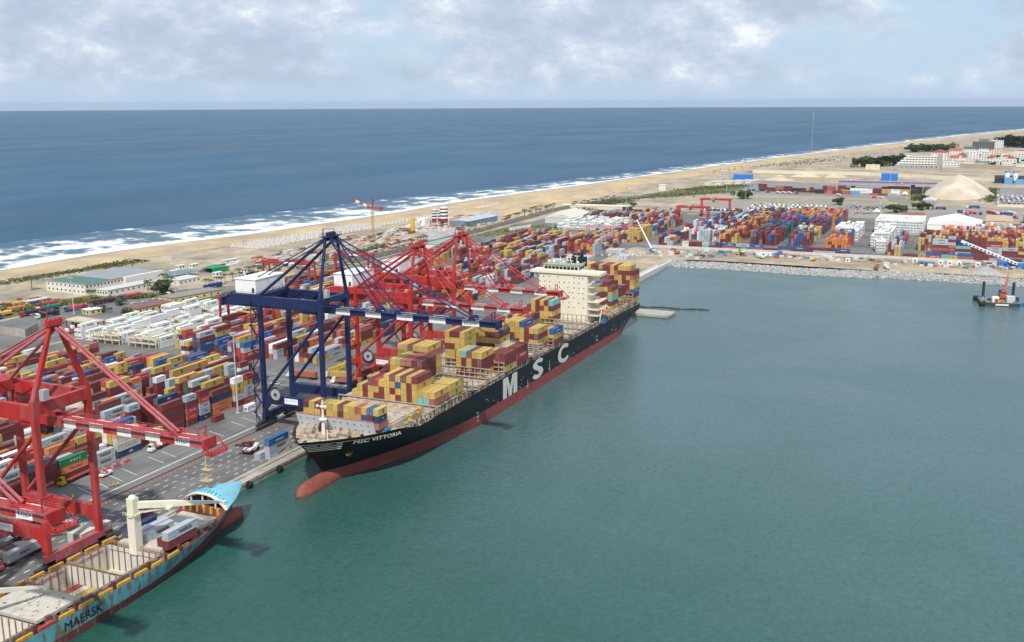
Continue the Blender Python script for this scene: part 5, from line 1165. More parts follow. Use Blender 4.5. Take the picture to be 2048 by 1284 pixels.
def hold(x0, x1, y0=206.3, y1=225.0, zt=5.3, zb=-2.25):
    m = MB(); 
    m.add([(x0, y0, zb), (x1, y0, zb), (x1, y1, zb), (x0, y1, zb), (x0, y0, zt), (x1, y0, zt), (x1, y1, zt), (x0, y1, zt)], [(0, 1, 2, 3), (0, 4, 5, 1), (1, 5, 6, 2), (2, 6, 7, 3), (3, 7, 4, 0)])
    h = Fp('hold', m, CHIP)
    for k in range(8): m = MB(); y = y0 + (y1 - y0) * (k + .5) / 8; m.box(x1 - .25, x1 - .05, y - .14, y + .14, zb, zt); Fp('cell_guide', m, RUSTS, h)
    for k in range(5): m = MB(); x = x0 + (x1 - x0) * (k + .5) / 5; m.box(x - .14, x + .14, y1 - .25, y1 - .05, zb, zt); Fp('cell_guide', m, RUSTS, h)
    m = MB(); m.box(x0 - .3, x1 + .3, y0 - .9, y0 - .02, 3.6, zt + .06); m.box(x0 - .3, x1 + .3, y1 + .02, y1 + .9, 3.6, zt + .06); m.box(x0 - .3, x0 - .02, y0, y1, 3.6, zt + .06); m.box(x1 + .02, x1 + .3, y0, y1, 3.6, zt + .06)
    Fp('coaming', m, RUSTS, h)
    link('lettering', text_mesh('NO SMOKING', 1.5, INKR, bold=0.02), h, ((x0 + x1) / 2 - 217, y1 - FC - .06, zt - 1.1 - SEA))
hold(201.9, 216.2); hold(187.6, 200.9); hold(114.5, 171.6, zt=5.3)
for y0, y1 in ((206.2, 215.5), (215.7, 225)):
    m = MB(); m.box(172.8, 187, y0, y1, 4.9, 5.75); Fp('hatch_cover', m, HCOV)
m = MB(); 
for i in range(26): x, y = rnd.uniform(174, 186), rnd.uniform(207, 224.4); m.box(x - .25, x + .25, y - .2, y + .2, 5.75, 5.82)
Fp('lashing_socket', m, RUSTS)
for x0, x1 in ((218.6, 232), (232.4, 246.5)):
    for y0, y1 in ((208, 215.9), (216.1, 224)):
        if x0 > 230: y0, y1 = (FC - (FC - y0) * .84 if y0 < 216 else y0), (y1 if y0 < 216 else FC + (y1 - FC) * .84)
        m = MB(); m.box(x0, x1, y0, y1, 4.2, 5.4); Fp('hatch_cover', m, HCOV)
OCH = M('ochre_paint', (0.56, 0.30, 0.045), rough=0.7, var=0.2, rust=0.4, rscale=0.6)
for i, x in enumerate([134 + k * 6.6 for k in range(14)]):
    if 214.5 < x < 217.5: continue
    m = MB(); y = FC - f_half(x, 4.2) + .55; m.bar((x - 2.6, FC - f_half(x - 2.6, 4.2) + .5, 4.5), (x + 2.2, FC - f_half(x + 2.2, 4.2) + .5, 4.5), .8, 1.0); Fp('cargo_pedestal', m, OCH if i not in (6,) else M('red_box', (0.45, 0.05, 0.045)))
    m = MB(); x += 3; y = FC - f_half(x, 4.2) + .8; m.box(x - .3, x + .3, y - .3, y + .5, 4, 6.2); m.bar((x + .3, y, 6), (x + 1.4, y, 4.6), .3); Fp('stanchion', m, FDECK if i % 2 else RUSTS)
for i, x in enumerate([140 + k * 6.6 for k in range(13)]): m = MB(); m.bar((x - 2.4, FC + f_half(x - 2.4, 4.2) - .5, 4.8), (x + 2.4, FC + f_half(x + 2.4, 4.2) - .5, 4.8), .8, 1.3); Fp('cargo_pedestal', m, OCH)
m = MB()
for i in range(130):
    x = rnd.uniform(150, 246); near_ = rnd.random() < .7; e = f_half(x, 4.2); y = FC - e + rnd.uniform(.6, 2.6) if near_ else FC + e - rnd.uniform(.6, 2.5); s = rnd.uniform(.12, .4); m.box(x - s * 2, x + s * 2, y - s, y + s, 3.9, 4.2 + s * rnd.uniform(1, 4))
tag(Fp('deck_fittings', m, RUSTS), kind='stuff')
for x in (187.2, 201.4, 217.4): m = MB(); rail_fence(m, (x, 206, 5.3), (x, 225.4, 5.3), 1.0, 1.6); Fp('cross_deck_rail', m, M('dull_yellow', (0.42, 0.30, 0.08), rough=0.8))
# whaleback bow
m = MB(); nx, ny = 16, 16
for i in range(nx + 1):
    x = 247.5 + (266.4 - 247.5) * (i / nx); b = max(.05, f_half(x, f_deck(x))); h = 4.0 * (1 - (i / nx) ** 1.6) + .1
    for j in range(ny + 1): u = -1 + 2 * j / ny; m.v.append((x, FC + b * u, f_deck(x) + h * (1 - abs(u) ** 2.4)))
for i in range(nx):
    for j in range(ny): a = i * (ny + 1) + j; m.f.append((a, a + ny + 1, a + ny + 2, a + 1)); m.m.append(0)
wb = Fp('whaleback', m, M('whaleback_blue', (0.20, 0.48, 0.60), rough=0.5, var=0.12, rust=0.25, rscale=0.5, stops=(0.62, 0.72)), smooth=True)
m = MB(); b = f_half(247.5, f_deck(247.5)); p = None
for j in range(33):
    u = -1 + 2 * j / 32; q = (247.3, FC + b * u, f_deck(247.5) + 4.1 * (1 - abs(u) ** 2.4))
    if p: m.bar(p, q, .9, .45)
    p = q
Fp('arch_rim', m, CREAM, wb); p = None
for j in range(13):
    m = MB(); u = -.86 + 1.72 * j / 12; m.bar((248, FC + b * u, f_deck(247.5) + 4.2 * (1 - abs(u) ** 2.4)), (249.4, FC + b * u * .97, f_deck(248) + 4.35 * (1 - abs(u) ** 2.4)), .5, .3); Fp('rib', m, M('rib_blue', (0.06, 0.28, 0.42)), wb)
for u in (-.5, 0.05, .55): m = MB(); m.bar((247.6, FC + b * u, 4), (247.6, FC + b * u, f_deck(247.5) + 4 * (1 - abs(u) ** 2.4)), .4); Fp('pillar', m, CREAM, wb)
for k in range(6): m = MB(); y = FC - 6.8 + k * 2.7; m.box(245.6, 246.3, y - .3, y + .3, 5, 8); Fp('yellow_post', m, YEL)
m = MB(); m.bar((252, FC + 1.5, 7.5), (251, FC + 1, 15), 1.1, 1.1, 0, .8, .8); m.bar((251, FC + 1, 15), (250.6, FC + .8, 22.6), .6, .6, 0, .25, .25); m.box(249.6, 252, FC - .8, FC + 2.4, 14.4, 14.7); m.box(250, 251.6, FC - .4, FC + 2, 18, 18.2); rail_fence(m, (249.6, FC - .8, 14.7), (249.6, FC + 2.4, 14.7)); m.bar((250.7, FC - 1.2, 19.6), (250.7, FC + 3, 19.6), .2)
Fp('foremast', m, M('mast_ochre', (0.55, 0.43, 0.24), rough=0.7, rust=0.4, rscale=0.7))
def f_text(s, x0, x1, zc, hgt, mat):
    me = text_mesh(s, 1.0, mat, bold=0.012, res=2, key='feed').copy(); xs = [v.co.x for v in me.vertices]; zs = [v.co.z for v in me.vertices]; a, b_, c, d = min(xs), max(xs), min(zs), max(zs)
    for v in me.vertices:
        x = x0 + (v.co.x - a) / (b_ - a) * (x1 - x0); z = zc + ((v.co.z - c) / (d - c) - .5) * hgt; v.co = (x - 217, -f_half(x, z) - .09 + v.co.y * 2, z - SEA)
    link('lettering', me, FEED)
f_text('MAERSK', 178.6, 191.4, 1.75, 2.5, INK)
def deck_crane(x, y, tip, lab_):
    m = MB(); m.box(x - 1.35, x + 1.35, y - 1.35, y + 1.35, 4, 15.6); pd = Fp('crane_column', m, CREAM, lab_=lab_)
    m = MB(); m.cyl(x, y, 15.6, 16.2, 1.9, 12); rail_fence(m, (x - 2, y - 2, 16), (x + 2, y - 2, 16), 1, 1); rail_fence(m, (x - 2, y - 2, 16), (x - 2, y + 2, 16), 1, 1); Fp('slewing_ring', m, CREAM, pd)
    m = MB(); m.box(x - 1.2, x + 1.2, y - 1.2, y + 1.2, 16.2, 21); m.ball((x, y, 21), 1.2, 1.2, .9, 10, 6); Fp('crane_house', m, CREAM, pd)
    d = (Vector(tip) - Vector((x, y, 18.6))); base = Vector((x, y, 18.8)) + d * .05; m = MB(); mid = base + d * .42
    m.bar(base, mid, 1.4, 1.9, 0, 1.5, 1.7); m.bar(mid, tip, 1.3, 1.5, 0, .5, .6); m.box(tip[0] - .5, tip[0] + .5, tip[1] - .5, tip[1] + .5, tip[2] - .8, tip[2] + .3); m.bar(base - Vector((0, 0, 2.4)), mid - Vector((0, 0, .8)), .5)
    Fp('jib', m, CREAM, pd); m = MB(); c = base + d * .34; m.box(c.x - 1.3, c.x + 1.3, c.y - 1.3, c.y + 1.3, c.z - 1.4, c.z - .7); rail_fence(m, (c.x - 1.5, c.y - 1.5, c.z - 1.2), (c.x + 1.5, c.y - 1.5, c.z - 1.2), 1, 1); Fp('jib_platform', m, CREAM, pd)
deck_crane(217, 215.4, (236.2, 198.4, 15.5), None); deck_crane(150, 222, (183.6, 214.6, 8.6), None)
# ------------------------------------------------------------------ walls and fences
WALLG = M('wall_grey', (0.27, 0.255, 0.235), rough=0.95, var=0.2, scale=0.3, var2=(0.19, 0.18, 0.16), v2scale=0.1)
CREAMW = M('wall_cream', (0.68, 0.61, 0.46), rough=0.9, var=0.06)
TANW = M('wall_tan', (0.44, 0.38, 0.28), rough=0.95, var=0.12)
def wall(label, pts, h, mat, step, th=0.3, name='boundary_wall'):
    T = thing(name, label, 'wall', (*pts[0], 0)); cache = {}
    for (x0, y0), (x1, y1) in zip(pts, pts[1:]):
        d = Vector((x1 - x0, y1 - y0)); n = max(1, round(d.length / step)); w_ = d.length / n; key = round(w_, 2)
        if key not in cache: m = MB(); m.box(.03, w_ - .03, -th / 2, th / 2, 0, h); m.box(-.2, .2, -th / 2 - .12, th / 2 + .12, 0, h + .15); cache[key] = m.mesh('panel', mat)
        for k in range(n): link('panel', cache[key], T, (x0 + d.x * k / n - pts[0][0], y0 + d.y * k / n - pts[0][1], 0), math.atan2(d.y, d.x))
    return T
wall('long grey concrete port wall along the row of palms', [(462, 468), (560, 468), (730, 472), (955, 467), (1223, 472), (1380, 446), (1432, 418)], 4.2, WALLG, 6.5)
wall('low white concrete wall behind the sand strip of the basin', [(933, 272), (943, -70)], 2.6, CONCW, 4.0)
wall('long cream wall dividing the beach from the depot', [(1996, 386), (1996, 177), (1945, 45), (1898, -75)], 6, CREAMW, 14)
wall('tan wall between the lorry park and the rust red depot', [(1470, 345), (1484, 303), (1493, 179), (1485, 106), (1446, 60)], 3.6, TANW, 9)
wall('grey panel wall behind the depot containers', [(1816, 349), (1830, 315), (1833, 194)], 6, TANW, 6)
wall('cream wall in front of the great sand heap', [(1449, 46), (1462, 2), (1460, -10)], 3.4, TANW, 7)
wall('pale wall right of the lorry yard gate', [(1462, -26), (1468, -90)], 3.4, CREAMW, 7)
wall('grey concrete enclosure behind the nearest red crane apex', [(433, 545), (430, 521), (429, 497), (446, 506), (470, 503)], 4.6, CONC, 5)
m = MB(); m.box(0, 37.5, -.15, .15, .4, 3.6); o = m.build('banner_board', WHITE, None, (1000, 443.4, 0), R(-14)); tag(o, 'long white banner board standing before the grey port wall', 'banner')
m = MB(); [m.box(4 + k * 4.2, 7.4 + k * 4.2, -.18, -.16, z_, z_ + .3) for k in range(7) for z_ in (1.5, 2.5)]; tag(m.build('banner_print', M('print_grey', (0.45, 0.5, 0.55)), o), kind='stuff')
# ------------------------------------------------------------------ buildings
def windows(par, face, a0, a1, off, z, n, w_=1.2, h_=1.3, mat=GLASS, d=.08):
    me = MB().box(-w_ / 2, w_ / 2, -d, .02, -h_ / 2, h_ / 2).mesh('window', mat)
    for k in range(n):
        a = a0 + (a1 - a0) * (k + .5) / n
        if face == '-Y': link('window', me, par, (a, off, z), 0)
        else: link('window', me, par, (off, a, z), R(-90))
def house(name, label, x, y, lx, ly, h, wall_m, roof_m=None, rz=0, floors=1, nx=0, ny=0, par=.5, cat='building', group=None, roofh=0, ww=1.2, wh=1.3, eave=.35):
    T = thing(name, label, cat, (x, y, 0), rz, group)
    m = MB(); m.box(0, lx, 0, ly, 0, h); wl = m.build('wall', wall_m, T)
    m = MB()
    if roofh:
        m.add([(-eave, -eave, h), (lx + eave, -eave, h), (lx + eave, ly + eave, h), (-eave, ly + eave, h), (-eave, ly / 2, h + roofh), (lx + eave, ly / 2, h + roofh)] if lx >= ly else [(-eave, -eave, h), (-eave, ly + eave, h), (lx + eave, ly + eave, h), (lx + eave, -eave, h), (lx / 2, -eave, h + roofh), (lx / 2, ly + eave, h + roofh)],
              [(0, 1, 5, 4), (2, 3, 4, 5), (0, 4, 3), (1, 2, 5), (3, 2, 1, 0)] if lx >= ly else [(0, 4, 5, 1), (3, 2, 5, 4), (0, 3, 4), (1, 5, 2), (0, 1, 2, 3)])
    else:
        m.box(-eave, lx + eave, -eave, ly + eave, h, h + .25)
        if par: m.box(-.05, lx + .05, -.05, .2, h + .25, h + par); m.box(-.05, .2, .2, ly + .05, h + .25, h + par)
    m.build('roof', roof_m or wall_m, T)
    for f in range(floors):
        z = h / floors * (f + .55)
        if nx: windows(wl, '-Y', .5, lx - .5, 0, z, nx, ww, wh)
        if ny: windows(wl, '-X', .5, ly - .5, 0, z, ny, ww, wh)
    return T
OFFW = M('office_white', (0.66, 0.64, 0.58), rough=0.8, var=0.06); GREENR = M('roof_green', (0.075, 0.17, 0.13), rough=0.6); GREYR = M('roof_grey', (0.27, 0.29, 0.31), rough=0.55, var=0.1, scale=0.2)
PALER = M('roof_pale', (0.55, 0.55, 0.53), rough=0.6, var=0.1, scale=0.3); YELB = M('building_yellow', (0.60, 0.47, 0.24), rough=0.85); REDR = M('roof_red', (0.36, 0.10, 0.065), rough=0.7, var=0.15); TANR = M('roof_tan', (0.50, 0.44, 0.32), rough=0.7, var=0.15, scale=0.25)
TEALR = M('roof_teal', (0.10, 0.24, 0.25), rough=0.5); GREENT = M('tarp_green', (0.01, 0.25, 0.12), rough=0.6); BLUEB = M('shed_blue', (0.03, 0.17, 0.52), rough=0.5); SLATE = M('slate_wall', (0.17, 0.23, 0.30), rough=0.6)
GREYB = M('render_grey', (0.36, 0.34, 0.33), rough=0.9); WHB = M('render_white', (0.70, 0.69, 0.66), rough=0.85, var=0.05)
ob = house('office_building', 'long white office with green and grey roof by the beach', 546, 569.5, 70, 40, 7.2, OFFW, GREYR, R(-4), 2, 22, 9, .6)
m = MB(); m.box(.2, 24, .3, 39.7, 7.46, 7.6); m.build('green_roof', GREENR, ob)
m = MB(); m.box(34, 70.5, -3.2, 0, 0, 7.9); m.build('wing', OFFW, ob)
tag(house('annex', 'low white annex building in front of the long office', 547.5, 550, 46, 11.5, 4.2, OFFW, PALER, R(-4), 1, 9, 4, 0), None)
house('office_building', 'small white office with pale roof near the lamp mast', 600, 533, 22, 14, 4.2, OFFW, PALER, R(-6), 1, 5, 2, 0)
m = MB(); m.box(0, 24, 0, 13, 3.6, 3.8); [m.box(a, a + .2, b, b + .2, 0, 3.6) for a in (0, 12, 23.8) for b in (0, 12.8)]; tag(m.build('carport', TEALR, None, (622, 560, 0), R(-18)), 'long teal carport roof beside the white office', 'carport')
m = MB(); m.add([(0, 0, 4), (17, 0, 4), (17, 13, 4), (0, 13, 4), (8.5, 6.5, 6)], [(0, 1, 4), (1, 2, 4), (2, 3, 4), (3, 0, 4)]); [m.box(a, a + .3, b, b + .3, 0, 4) for a in (0, 16.7) for b in (0, 12.7)]; m.box(0, 17, .2, .35, 1.2, 4); tag(m.build('canopy', GREENT, None, (656, 548, 0), R(-10)), 'bright green tent canopy among the palms', 'canopy')
m = MB(); 
m.box(0, 10, 0, 24, 5.2, 5.45); m.add([(0, 0, 5.2), (0, 24, 5.2), (0, 24, 4.6), (0, 0, 4.6)], [(0, 1, 2, 3)]); 
T = thing('truck_gate', 'tan roofed gate shed over truck lanes behind the red crane', 'gate', (455, 472, 0), R(-6)); m.build('roof', TANR, T)
gm = MB().box(-.2, .2, -.2, .2, 0, 5.2).mesh('post', DARK)
for a in (.6, 9.4):
    for b in (.8, 6.4, 12, 17.6, 23.2): link('post', gm, T, (a, b, 0))
for k in range(4): m = MB(); m.box(3, 6, 3 + k * 5.6, 4.2 + k * 5.6, 0, 2.6); m.box(2.4, 2.7, 2.7 + k * 5.6, 4.5 + k * 5.6, 0, 3.4, 1); m.build('booth', [YEL, M('post_blue', (0.05, 0.12, 0.3))], T)
house('yellow_building', 'yellow flat building with dull red roof by the grey wall', 505, 484.5, 30, 13, 3.6, YELB, M('roof_maroon', (0.20, 0.09, 0.08)), R(-10), 1, 6, 2, .4)
house('yellow_building', 'longer yellow building with grey roof behind the reefer racks', 540, 487, 42, 14, 4.4, YELB, M('roof_greybrown', (0.25, 0.23, 0.2)), R(-12), 1, 7, 2, 0)
house('kiosk', 'small cream kiosk with white roof by the gate shed', 492, 511, 9, 8, 3.2, YELB, WHITE, R(-10), 1, 2, 2, 0)
for i, (x, y, l_) in enumerate(((663, 588, 'left white cabin on the beach edge'), (672, 582, 'right white cabin on the beach edge'), (640, 574, 'white cabin with flat roof behind the teal carport'), (645, 536, 'small white guard house left of the palms'), (668, 527, 'small white guard house with dark window by the palms'), (700, 572, 'long white cabin beside the green canopy'))):
    house('site_cabin', l_, x, y, 7 if i < 5 else 16, 3.4, 3, WHB, WHB, R(-8), 1, 2, 1, 0, cat='cabin', group='white cabins near the beach')
house('blue_warehouse', 'blue grey warehouse with pale metal roof by the silos', 1012, 497, 66, 24, 6.5, SLATE, M('roof_metal', (0.42, 0.47, 0.52), rough=0.45), R(-4), 1, 0, 0, 0, roofh=1.8)
house('white_shed', 'wide white shed with shallow roof beyond the near yard', 1090, 402, 74, 36, 6, PALER, M('roof_cream', (0.62, 0.58, 0.48), rough=0.6), R(8), 1, 0, 0, 0, roofh=4)
house('workshop', 'workshop with pale green roof and open bays by the port wall', 826, 437, 52, 16, 7.5, WHB, M('roof_palegreen', (0.24, 0.36, 0.30)), R(-3), 1, 6, 0, 0, ww=4, wh=4)
house('tent_warehouse', 'big white tent warehouse beside the stacked refrigerated boxes', 1172, -8, 66, 52, 5.5, WHITE, M('tent_white', (0.78, 0.78, 0.77), rough=0.55, var=0.04), R(0), 1, 0, 0, 0, roofh=6)
house('rusty_shed', 'low shed with rusty orange roof right of the white tent', 1214, -38, 62, 26, 7, TANR, M('roof_rusty', (0.50, 0.37, 0.24), rough=0.8, var=0.2, rust=0.4), R(0), 1, 0, 0, 0, roofh=1)
house('warehouse', 'blue fronted warehouse cut by the right picture edge', 1226, -95, 60, 45, 9, M('wall_dkblue', (0.05, 0.09, 0.17)), M('roof_brown', (0.42, 0.30, 0.2)), R(0), 1, 0, 3, .5, ww=6, wh=5)
house('gatehouse', 'pale gabled gatehouse at the foot of the sand heap', 1452, 46, 30, 16, 6, GREYB, PALER, R(0), 1, 2, 3, 0, roofh=3)
house('blue_shed', 'blue shed with low roof at the depot wall corner', 1812, 350, 26, 32, 8, BLUEB, BLUEB, R(10), 1, 0, 0, 0, roofh=1.5)
house('blue_shed', 'double arched blue shed before the long cream wall', 1866, 121, 22, 26, 11, BLUEB, BLUEB, R(4), 1, 0, 0, 0, roofh=2)
for i, (x, y, w_) in enumerate(((1786, 110, 96), (1790, -2, 110))): m = MB(); m.box(0, 14, 0, w_, 4, 5.4); m.box(-.3, 0, 0, w_, 3.4, 4.6, 1); m.box(.2, 13, .5, w_ - .5, 0, 4); tag(m.build('open_shed', [M('roof_bluegrey', (0.26, 0.33, 0.46)), M('fascia_red', (0.36, 0.04, 0.06))], None, (x, y, 0), R(2)), ['long blue roofed shed with red fascia behind black boxes', 'far right blue roofed shed beyond the sand heap'][i], 'shed')
for i in range(5):
    house('casting_shed', 'pale casting bed roof, %s from left beside the dunes' % od(i), 1690 + i * 12, 395 - i * 14, 60, 9, 3, CREAMW, PALER, R(-8), 1, 0, 0, 0, cat='shed', group='pale casting bed roofs')
house('long_shed', 'long low cream shed roof behind the first palms end', 1250, 395, 20, 86, 4, CREAMW, CREAMW, R(4), 1, 0, 0, 0, cat='shed')
house('villa', 'small white two storey house on the dune edge', 1560, 432, 12, 10, 8, WHB, WHB, R(10), 2, 3, 2, .4)
# hotel and town
ht = thing('hotel', 'stepped white hotel with rows of balcony windows by the beach', 'hotel', (2204, 66, 0))
m = MB(); m.box(0, 42, 0, 84, 0, 8); m.build('podium', GREYB, ht)
wins = MB().box(-.05, .15, -1.15, 1.15, -1.05, 1.05).mesh('window', DARK); slab = None
for f in range(4):
    y1 = 80 - f * 5.5; m = MB(); m.box(1, 32, 8, y1, 8 + f * 4.6, 8 + f * 4.6 + 4.3); fl = m.build('storey', WHB, ht)
    m = MB(); m.box(-.4, 1, 8, y1, 8 + f * 4.6 + 3.2, 8 + f * 4.6 + 4.6); m.build('balcony_band', WHITE, fl)
    n = int((y1 - 8) / 5.6)
    for k in range(n): link('window', wins, fl, (.9, 11 + k * 5.6, 8 + f * 4.6 + 1.8))
m = MB(); m.box(1, 36, 0, 7.5, 0, 30); m.build('stair_block', GREYB, ht); m = MB(); m.box(6, 26, 20, 56, 26.4, 29); m.build('roof_hut', GREYB, ht)
for k in range(8): link('window', wins, ht, (-.1, 8 + k * 9, 5.4))
fb = thing('unfinished_block', 'dark unfinished concrete apartment block beyond the hotel', 'building', (3170, -36, 0)); CONCD = M('raw_concrete', (0.19, 0.18, 0.18), rough=0.95, var=0.2)
m = MB(); m.box(0, 30, 0, 56, 0, 21); m.box(4, 26, 14, 40, 21, 28); m.build('wall', CONCD, fb); wd = MB().box(-.5, .1, -1.6, 1.6, -1.1, 1.1).mesh('window', DARK)
for f in range(6):
    for k in range(9): link('window', wd, fb, (-.1, 4 + k * 6, 2.5 + f * 3.4))
tw = random.Random(9)
TOWN = [(2585, 66, 40, 34, 16, 'R', 'white villa block with orange red hipped roof beside the hotel'), (2600, 24, 26, 22, 10, 'R', 'white house with small red roofs below the villa block'), (2480, 0, 30, 20, 24, 'W', 'tall left tower of the pale blue twin apartment block'), (2488, -20, 30, 16, 24, 'W', 'tall right tower of the pale blue twin apartment block'),
        (2720, -48, 26, 24, 17, 'C', 'cream three storey house with open balconies'), (2404, -40, 20, 26, 10, 'W', 'low white house in front of the twin towers'), (2418, -72, 20, 28, 11, 'W', 'low white house right of the twin tower pair'), (2600, -98, 30, 34, 16, 'W', 'broad white apartment house near the right picture edge'), (2330, 34, 14, 66, 9, 'W', 'long white garage block with dark doors by the hotel'), (2300, -10, 10, 44, 8, 'W', 'white garden wall house front of the town'),
        (2820, 10, 24, 26, 15, 'G', 'white house with dark green gabled roof behind the villas'), (2860, -20, 24, 22, 15, 'G', 'second green gabled white house nearer the unfinished block'), (2700, -100, 24, 24, 15, 'W', 'white house with steep gable near the trees'), (3290, -60, 24, 30, 20, 'W', 'white block standing right behind the unfinished block'), (2560, -140, 26, 30, 14, 'W', 'white house cut by the right edge below the trees'), (2760, 40, 22, 26, 13, 'R', 'pink walled house behind the red roofed villa'), (2520, 40, 16, 18, 8, 'R', 'small white house with red roof before the villas')]
for x, y, lx, ly, h, rk, l_ in TOWN:
    house('town_house', l_, x, y, lx, ly, h, WHB if rk != 'C' else CREAMW, {'R': REDR, 'W': WHB, 'C': CREAMW, 'G': M('roof_dkgreen', (0.06, 0.12, 0.10))}[rk], 0, max(2, int(h / 4)), 0, max(3, int(ly / 6)), .6, roofh=6 if rk in 'RG' else 0, ww=2.4, wh=1.8, cat='house', group='houses of the seaside town')
tr_ = random.Random(41); placed = [(x, y, lx, ly) for x, y, lx, ly, *_ in TOWN]
for row, x0 in enumerate((2380, 2450, 2530, 2620, 2720, 2830)):
    y = 30 - row * 4; k = 0
    while y > -190 - row * 8:
        lx, ly, h = tr_.uniform(12, 20), tr_.uniform(13, 24), tr_.uniform(6, 13); x = x0 + tr_.uniform(-16, 16)
        if all(x + lx < a or x > a + c_ or y + ly < b_ or y > b_ + d for a, b_, c_, d in placed):
            rf = tr_.choice((WHB, WHB, REDR, PALER, M('roof_dkgreen'))); wlm = tr_.choice((WHB, WHB, WHB, CREAMW, GREYB)); placed.append((x, y, lx, ly))
            house('town_house', 'small %s house with %s roof, %s from left in %s town row' % ('cream' if wlm is CREAMW else 'grey' if wlm is GREYB else 'white', 'red' if rf is REDR else 'dark green' if 'green' in rf.name else 'pale', od(k), od(row)), x, y, lx, ly, h, wlm, rf, 0, max(1, int(h / 3.6)), 0, max(2, int(ly / 5)), .5, roofh=4 if rf in (REDR,) else 0, ww=2, wh=1.6, cat='house', group='houses of the seaside town')
        y -= ly + tr_.uniform(2, 9); k += 1
wall('pale rough stone wall below the town houses', [(2290, 34), (2235, -60)], 9, TANW, 16)
house('white_house', 'small white house among trees left of the hotel', 2180, 176, 10, 26, 9, CREAMW, CREAMW, 0, 1, 0, 2, 0)
# cement plant, silos, tower crane, mast
T = thing('cement_silo', 'tall striped cement silo, right of the striped group', 'silo', (1030, 536, 0), 0, 'striped cement silos')
def silo(T, h, r):
    n = 8; mats = [WHITE, M('silo_maroon', (0.22, 0.03, 0.04)), WHITE, DARK, WHITE, DARK, WHITE, M('silo_maroon')]
    m = MB(); [m.bar((r * .8 * math.cos(a), r * .8 * math.sin(a), 0), (r * .8 * math.cos(a), r * .8 * math.sin(a), 3), .4) for a in (0.8, 2.4, 3.9, 5.5)]; m.build('leg', GREYST, T)
    zs = [3 + (h - 3) * k / n for k in range(n + 1)]
    for k in range(n): m = MB(); m.cyl(0, 0, zs[k], zs[k + 1], r, 16); m.build('band', (mats[1] if k == 0 else mats[k]), T)
    m = MB(); m.cyl(0, 0, h, h + 1.4, r, 16, 0, r * .3); rail_fence(m, (-r, 0, h + .3), (r, 0, h + .3)); m.build('cap', WHITE, T)
silo(T, 18, 4.6)
for i, (x, y) in enumerate(((1032, 549), (1035, 543.5))): T = thing('cement_silo', ['leftmost slim striped cement silo', 'middle slim striped cement silo'][i], 'silo', (x, y, 0), 0, 'striped cement silos'); silo(T, 15, 2.6)
m = MB(); m.box(0, 12, 0, 8, 0, 8); m.bar((0, 4, 7), (-22, 12, 1), 1.4, 1.2); m.bar((-10, 8, 4.2), (-10, 8, 0), .4); tag(m.build('mixer_plant', WHITE, None, (1008, 548, 0)), 'white mixer house with sloping conveyor left of the silos', 'concrete plant')
m = MB(); m.bar((0, 0, .8), (-20, -12, 8.5), 1.1, 1.3); m.bar((-9, -5.4, 0), (-9, -5.4, 4), .5); m.bar((-17, -10, 0), (-17, -10, 7), .5); m.ball((-20, -12, 8.5), 1.2, 1.2, 1.2, 8, 5); tag(m.build('conveyor', WHITE, None, (926, 514, 0)), 'white conveyor leaning on the grey gravel heaps', 'conveyor')
m = MB(); m.cyl(0, 0, 3, 15, 2.3, 14); m.cyl(0, 0, 15, 16.5, 1.2, 10); m.box(-3, -1, 2, 15, 4, 5.4, 1); m.box(-2, 2, -2, 18, 1, 3, 1); tag(m.build('yellow_silo', [YEL, M('rust')], None, (945, 528, 0)), 'yellow silo with rusty hopper beside the gravel', 'silo')
T = thing('tower_crane', 'red and white tower crane on the casting yard', 'tower crane', (890, 542, 0))
LAT = M('mast_tan', (0.45, 0.30, 0.17), rough=0.8)
def lattice(m, p, q, w_, n, r=.12, mi=0):
    p, q = Vector(p), Vector(q); a, b = m.frame(p, q); cs = [(-1, -1), (1, -1), (1, 1), (-1, 1)]
    P = [[p.lerp(q, k / n) + a * (i * w_ / 2) + b * (j * w_ / 2) for i, j in cs] for k in range(n + 1)]
    for i in range(4): m.bar(P[0][i], P[n][i], r * 2, r * 2, mi)
    for k in range(n):
        for i in range(4): m.bar(P[k][i], P[k + 1][(i + 1) % 4], r * 1.4, r * 1.4, mi)
m = MB(); lattice(m, (0, 0, 0), (0, 0, 30), 1.8, 14); m.build('mast', LAT, T); m = MB(); lattice(m, (0, 0, 30), (0, -1, 40), 1.4, 4); m.build('apex', RED, T)
for k in range(5): m = MB(); lattice(m, (0, 2 + k * 4.2, 31 + k * 1.5), (0, 6.2 + k * 4.2, 32.5 + k * 1.5), 1.5, 2, .2); m.build('jib_section', WHITE if k % 2 else RED, T)
m = MB(); lattice(m, (0, -2, 31), (0, -11, 31), 1.6, 3, .2); m.box(-1.4, 1.4, -11, -8.6, 29, 32); m.build('counter_jib', RED, T); m = MB(); m.tube((0, -1, 40), (0, 21, 38), .12, 5); m.tube((0, -1, 40), (0, -10, 32), .12, 5); m.build('tie_rod', RED, T)
T = thing('radio_mast', 'tall thin red and white radio mast on the far beach', 'mast', (2288, 322, 0))
for k in range(9): m = MB(); m.cyl(0, 0, k * 13.7, (k + 1) * 13.7, .35, 6); m.build('section', M('mast_grey_white', (0.5, 0.5, 0.52)) if k % 2 else M('mast_red', (0.40, 0.18, 0.17)), T)
for i, (x, y, c) in enumerate(((1888, -44, WHITE), (1888, -56, WHITE))): m = MB(); m.cyl(0, 0, 4, 17, 4, 12); m.cyl(0, 0, 17, 19.5, 4.1, 12, 1); m.cyl(0, 0, 0, 4, 3, 8, 1); tag(m.build('storage_silo', [c, M('silo_blue', (0.10, 0.27, 0.55))], None, (x, y, 0)), ['left white silo with blue cap behind the sand heap', 'right white silo with blue cap behind the sand heap'][i], 'silo')
